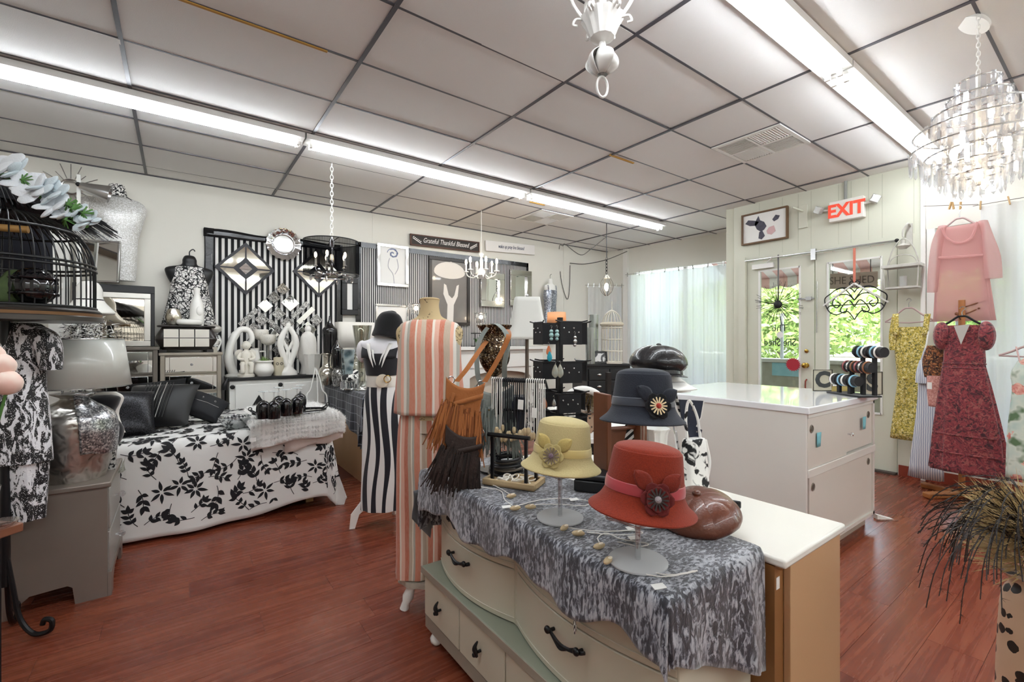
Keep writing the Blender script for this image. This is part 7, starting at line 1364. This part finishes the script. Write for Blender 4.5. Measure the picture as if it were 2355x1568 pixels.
# ================================================================ AT THE ENTRANCE
def onD(name,label,cat,px,py,off=.0,rot=-pi/2): p_ = at(px,py,x=DX-off); return T(name,label,cat,p_,rot), dep(p_)/FPX, p_
t,m_,p_ = onD('exit_sign','white emergency EXIT sign with two lamp heads above the door','exit sign',1945,481,.08); sw,sh_ = .165,.115
O('sign_box', MB().box(-sw,-.0,-sh_,sw,.075,sh_), m('sign white','F0EDE6',.4), t, bev=.008); text('EXIT',.20,m('exit red','E2503A',.5,em=lin('E2503A'),es=.25),t,(0,-.003,-.005),(pi/2,0,0),sx=.86,ext=.002,bold=.007)
for s_ in (-1,1): O('lamp_arm', MB().tube([(s_*sw,.03,.03),(s_*(sw+.08),.03,.04)],.012), WHITE, t); O('lamp_head', MB().box(-.04,-.035,-.04,.04,.02,.04), m('faceted lamp','CFCFCB',.15,.6,bump=(130,1.0)), t, loc=(s_*(sw+.10),.01,.05), rot=(0,.5,.3*s_), bev=.006)
O('conduit', MB().tube([(-.02,.06,sh_),(-.02,.06,CZ-p_.z)],.016,8), m('grey conduit','9A9C98',.5,.3), t)
t,m_,p_ = onD('cow_picture','framed watercolour of a black and white cow above the left door','picture',1758,521,.02); fw_,fh_ = .285,.20; WOODF = m('walnut frame','6E5236',.5)
for q in ((-fw_,-fh_,fw_,-fh_+.02),(-fw_,fh_-.02,fw_,fh_),(-fw_,-fh_+.02,-fw_+.02,fh_-.02),(fw_-.02,-fh_+.02,fw_,fh_-.02)): O('frame_side', MB().box(q[0],-.03,q[1],q[2],.015,q[3]), WOODF, t, bev=.003)
O('paper', MB().box(-fw_+.02,-.008,-fh_+.02,fw_-.02,0,fh_-.02), PAPER, t, smooth=False); INKB = m('cow ink','3A3A48',.8,var=(30,'6A6874')); PK = m('cow pink','D8B4B4',.8)
def blob(pts,mat,nm): O(nm, MB().prism([(a,b_) for a,b_ in pts][::-1],-.0105,-.0085), mat, t, smooth=False)
blob([(-.24,.08),(-.20,.12),(-.12,.10),(-.06,.07),(-.10,.03),(-.18,.04)],INKB,'cow_ear'); blob([(.10,.07),(.14,.12),(.19,.10),(.17,.06),(.12,.04)],INKB,'cow_ear')
blob([(-.10,.10),(-.07,.15),(-.05,.09),(.0,.06),(.03,.0),(.0,-.04),(-.04,-.06),(-.09,-.02),(-.12,.05)],INKB,'cow_face'); blob([(-.06,-.06),(-.02,-.05),(.01,-.12),(-.03,-.16),(-.07,-.14)],INKB,'cow_muzzle'); blob([(.06,-.02),(.12,-.01),(.14,-.08),(.09,-.12),(.04,-.10),(.03,-.06)],PK,'cow_nose')
t,m_,p_ = onD('wood_bracket','cream wooden bracket fixed beside the cow picture','bracket',1848,498,.0); O('back_plate', MB().box(-.05,-.02,-.14,.05,0,.14), WALLG, t, bev=.004); O('arm', MB().tube([(0,-.02,.06),(-.06,-.16,.10)],.012,8), WALLG, t)
t,m_,p_ = onD('hanging_lantern','white metal and glass lantern hanging at the right of the door','lantern',2077,600,.12); zz0 = p_.z; zl_ = lambda y: (600-y)*m_
DW = m('distressed white metal','D8D6CE',.5,var=(25,'A9A69C')); O('wall_arm', MB().tube(curve([(.03,.12,zl_(520)),(.03,.02,zl_(515)),(0,0,zl_(530)),(0,0,zl_(545))]),.010).box(.0,.10,zl_(560),.05,.12,zl_(512)), DW, t); O('arch', MB().tube(curve([(-.13,0,zl_(610)),(-.08,0,zl_(570)),(0,0,zl_(548)),(.08,0,zl_(570)),(.13,0,zl_(610))]),.006), DW, t); O('cap', MB().lathe([(.03,zl_(572)),(.06,zl_(566)),(.02,zl_(560)),(.02,zl_(552))],16), DW, t)
O('rim_top', MB().box(-.155,-.10,zl_(616),.155,.06,zl_(609)), DW, t, bev=.003); O('dome', MB().tube(curve([(-.12,-.02,zl_(610)),(-.08,-.02,zl_(592)),(0,-.02,zl_(586)),(.08,-.02,zl_(592)),(.12,-.02,zl_(610))]),.006), DW, t); O('floor_plate', MB().box(-.13,-.09,zl_(664),.13,.05,zl_(660)), DW, t, smooth=False)
for (a,b_) in ((-.14,-.09),(.14,-.09),(.14,.05),(-.14,.05)): O('corner_wire', MB().tube([(a*.93,b_,zl_(662)),(a,b_,zl_(614))],.005), DW, t)
O('glass_pane', MB().box(-.13,-.09,zl_(660),.13,-.087,zl_(616)), GLASS, t, smooth=False); O('candle', MB().lathe([(.03,zl_(660)),(.03,zl_(635))],12), PAPER, t)
t,m_,p_ = onD('wire_sunburst','dark wire sunburst flower hanging on the left door glass','ornament',1790,700,.03); random.seed(6); WIRE = m('dark wire','2A2A2A',.5,.4); b = MB()
for k in range(84): a = k*2*pi/84+random.gauss(0,.05); L_ = random.uniform(.19,.30); b.tube([(0,0,0),(L_*.5*cos(a),-.02,L_*.5*sin(a)),(L_*cos(a),0,L_*sin(a))],.0022,4)
O('wire_rays', b, WIRE, t, kind='stuff'); O('centre', MB().ball((0,-.01,0),(.05,.03,.05)), WIRE, t); O('hanging_strap', MB().box(-.008,-.005,.0,.008,0,.62), m('grey strap','6E6E6C',.6), t, smooth=False)
t,m_,p_ = onD('iron_scroll','black iron scroll heart hanging on a coral ribbon on the right door','ornament',1965,695,.03); b = []
def sc_(pts): O('scroll', MB().tube(curve([((a-1965)*m_,0,(695-c)*m_) for a,c in pts]),.006,6), WIRE, t)
for s_ in (-1,1):
    f_ = lambda l: [(1965+s_*a,c) for a,c in l]
    for l in ([(0,735),(14,715),(35,722),(52,712),(60,685),(48,672),(30,660),(8,662),(0,672)],[(0,705),(10,690),(22,700),(28,714),(18,718),(14,708)],[(0,690),(14,676),(34,678),(44,694),(36,706),(28,698),(34,692)],[(0,690),(20,662),(38,664)],[(3,660),(10,652),(6,646),(1,650),(4,656)],[(0,700),(30,700),(48,700),(54,706)]): sc_(f_(l))
O('ribbon', MB().box(-.012,-.004,.20,.012,0,.60), m('coral ribbon strip','D9806A',.6), t, smooth=False)
for s_ in (-1,1): O('white_cord', MB().tube([(0,0,.21),(s_*.30,0,-.02)],.012), WHITE, t)
t,m_,p_ = onD('red_paper_star','round red spiky paper star on the left door glass','ornament',1824,838,.03); O('star', MB().prism([((.085 if i%2 else .068)*cos(i*pi/20),(.085 if i%2 else .068)*sin(i*pi/20)) for i in range(40)][::-1],-.006,0), m('red paper','B02A38',.6), t, smooth=False)
t,m_,p_ = onD('door_sticker','round white sticker on the left door glass','sticker',1794,770,.012); O('disc', MB().lathe([(.04,0),(.04,.003)],20), PAPER, t, rot=(pi/2,0,0))
for k,(px,ch) in enumerate(((1890,'C'),(2003,'S'))):
    p_ = at(px,800,x=4.18); t = T('letter_tile','wooden letter tile %s standing on the counter'%ch,'letter tile',(p_.x,p_.y,1.001),FACE,'letter tiles on the counter'); O('tile', MB().box(-.075,-.01,0,.075,.01,.17), m('letter tile cream','C8C4B0',.7), t, bev=.003); O('tile_edge', MB().tube([(-.075,-.011,.002),(.075,-.011,.002),(.075,-.011,.168),(-.075,-.011,.168)],.005,5,True), m('tile edge dark','4A4438',.6), t); text(ch,.17,m('letter grey','3E4344',.6),t,(0,-.012,.085),(pi/2,0,0),ext=.002,bold=.008)
# bracelet stand on the counter
b0 = at(1962,908,z=1.002); t = T('bracelet_stand','black velvet three-bar bracelet stand on the counter','jewellery stand',(b0.x,b0.y,1.001),FACE-1.5); m_ = dep(b0)/FPX; VB = m('black velvet stand','0C0C10',.9,sheen=.3)
O('stand_base', MB().box(-.15,-.09,0,.16,.08,.012), VB, t, bev=.004); bars = ((-.03,-.05,.11,.0),(.03,0,.21,.03),(.07,.05,.32,.06))
for i,(a,b_,h,o_) in enumerate(bars):
    for s_ in (-.04,.06): O('post', MB().box(a+s_-.012,b_-.01,.01,a+s_+.012,b_+.01,h), VB, t, smooth=False)
    O('roll', MB().tube([(a-.10,b_,h),(a+.14,b_,h)],.036,18), VB, t, rot=(0,0,0))
    for k in range(6):
        M_ = Matrix.Translation(b0+Vector((0,0,-.001))) @ Matrix.Rotation(FACE-1.5,4,'Z') @ Matrix.Translation((a-.08+.036*k,b_,h)); o = O('bracelet', MB().torus((0,0,0),.040,.006,(0,pi/2,0),26,6), (WHITE2,m('rose stones','9A5A5A',.3,.3),BLACK,SILVER,m('blue bangle','8FC0D8',.4),m('wood bangle','8A5A3A',.5))[(k*2+i)%6]); o.matrix_world = M_
        tag(o,('white','rose stone','black','silver','pale blue','brown')[(k*2+i)%6]+' bracelet on the '+('lowest','middle','top')[i]+' roll of the velvet stand, place '+('one','two','three','four','five','six')[k],'bracelet','bracelets on the velvet stand')
t = T('card_holder','white box of business cards beside the bracelet stand','card box',(lambda p: (p.x,p.y,1.001))(at(1915,897,z=1.0)),FACE+.3); O('box', MB().box(-.06,-.04,0,.06,.04,.055), PAPER, t, bev=.003); O('spiral_mark', MB().torus((0,-.041,.03),.012,.002,(pi/2,0,0),14,4), DARKT, t)
t = T('folded_card','pale yellow folded card on the counter front','card',(lambda p: (p.x,p.y,1.001))(at(1935,903,z=1.0)),FACE-.1); O('front_leaf', MB().box(-.06,-.002,0,.06,.0,.045), m('pale yellow card','E6CE7E',.7), t, rot=(-.25,0,0), smooth=False); O('back_leaf', MB().box(-.06,.02,0,.06,.022,.045), m('pale yellow card b','D6BE70',.7), t, rot=(.25,0,0), smooth=False)
t = T('paper_wedge','white paper wedge on the floor beside the counter','paper',(lambda p: (p.x,p.y,.0))(at(2025,1192,z=0)),FACE); O('sheet', MB().prism([(-.04,0),(.09,0),(-.04,.035)],-.02,.02), PAPER, t, smooth=False); O('fold', MB().tube([(-.06,-.05,.002),(.1,-.05,.002)],.002), GREYW, t)

# ================================================================ FAR CORNER
cx_ = at(1405,840,d=5.25); zt2 = 1.148
t = T('white_birdcage','tall white wire birdcage on the black chest','birdcage',(at(1407,840,d=5.15).x,at(1407,840,d=5.15).y,zt2)); mc = 5.15/FPX; CG = m('cream wire','D9D4C6',.5); O('floor_ring', MB().lathe([(.115,0),(.118,.015),(.11,.02)],24), CG, t)
w0 = O('wire', MB().tube(curve([(.11,0,.01),(.11,0,.40),(.09,0,.52),(.04,0,.58),(.0,0,.60)],4),.0045,5), CG, t)
for i in range(1,18): share('wire', w0, t, (0,0,0), (0,0,i*2*pi/18))
for z_ in (.02,.14,.27,.40): O('cage_band', MB().torus((0,0,z_),.112,.006,n=28,m=6), CG, t)
O('flower_ring', MB().torus((0,0,.44),.11,.022,n=24,m=8), m('dried flowers','CFC7B2',.9,bump=(60,1)), t); O('top_hook', MB().tube([(0,0,.6),(0,0,.70)],.005), CG, t)
t = T('photo_frame','small black photo frame on the black chest','photo frame',(at(1380,845,d=5.05).x,at(1380,845,d=5.05).y,zt2),(-.15,0,FACE+.3)); O('frame', MB().box(-.09,-.012,0,.09,.0,.14), BLACK, t, bev=.004); O('photo', MB().box(-.065,-.015,.025,.065,-.012,.115), blotch('old photo','D8D8D6','4A4A4C',14,.5), t, smooth=False)
for k,(px,d,h) in enumerate(((1365,5.2,.55),(1358,5.05,.40))):
    t = T('glass_cylinder','clear glass cylinder vase on the black chest, '+('taller' if k == 0 else 'shorter')+' of two','vase',(at(px,840,d=d).x,at(px,840,d=d).y,zt2)); O('cylinder', MB().lathe([(.055,0),(.055,h),(.050,h),(.048,.02)],24), RG, t)
fl_ = at(1280,730,d=6.6); t = T('floor_lamp','floor lamp with small peach drum shade near the far wall','lamp',(fl_.x,fl_.y,0)); mf = 6.6/FPX; O('shade', MB().lathe([(22*mf,EYE+(784-742)*mf),(21*mf,EYE+(784-718)*mf)],32,cap0=False,cap1=False), sheer('peach shade','E8C8A8',.05,None,.6), t, sol=.003); O('bulb', MB().ball((0,0,EYE+(784-730)*mf),.03), lamp('floor lamp bulb','FFD9A8',20), t); O('pole', MB().lathe([(.14,0),(.14,.02),(.015,.04),(.012,EYE+(784-735)*mf)],16), BLACKM, t); O('shade_spider', MB().tube([(-21*mf,0,EYE+(784-725)*mf),(21*mf,0,EYE+(784-725)*mf)],.004), BLACKM, t)
# on the mantel
t = T('mantel_plant','small green plant in a black lantern on the mantel','plant',(3.75,6.08,1.311)); O('lantern_frame', MB().box(-.06,-.06,0,.06,.06,.015).box(-.06,-.06,.2,.06,.06,.215).tube([(-.055,-.055,0),(-.055,-.055,.2)],.006).tube([(.055,-.055,0),(.055,-.055,.2)],.006), BLACKM, t, smooth=False); b = MB(); random.seed(5)
for k in range(30): a = random.random()*6.28; b.add([(0,0,.05),(.02*cos(a),.02*sin(a),.10),(.07*cos(a),.07*sin(a),.09+random.random()*.06),(.02*cos(a+.6),.02*sin(a+.6),.1)],[(0,1,2,3)])
O('leaves', b, GRN, t, kind='stuff', smooth=False)
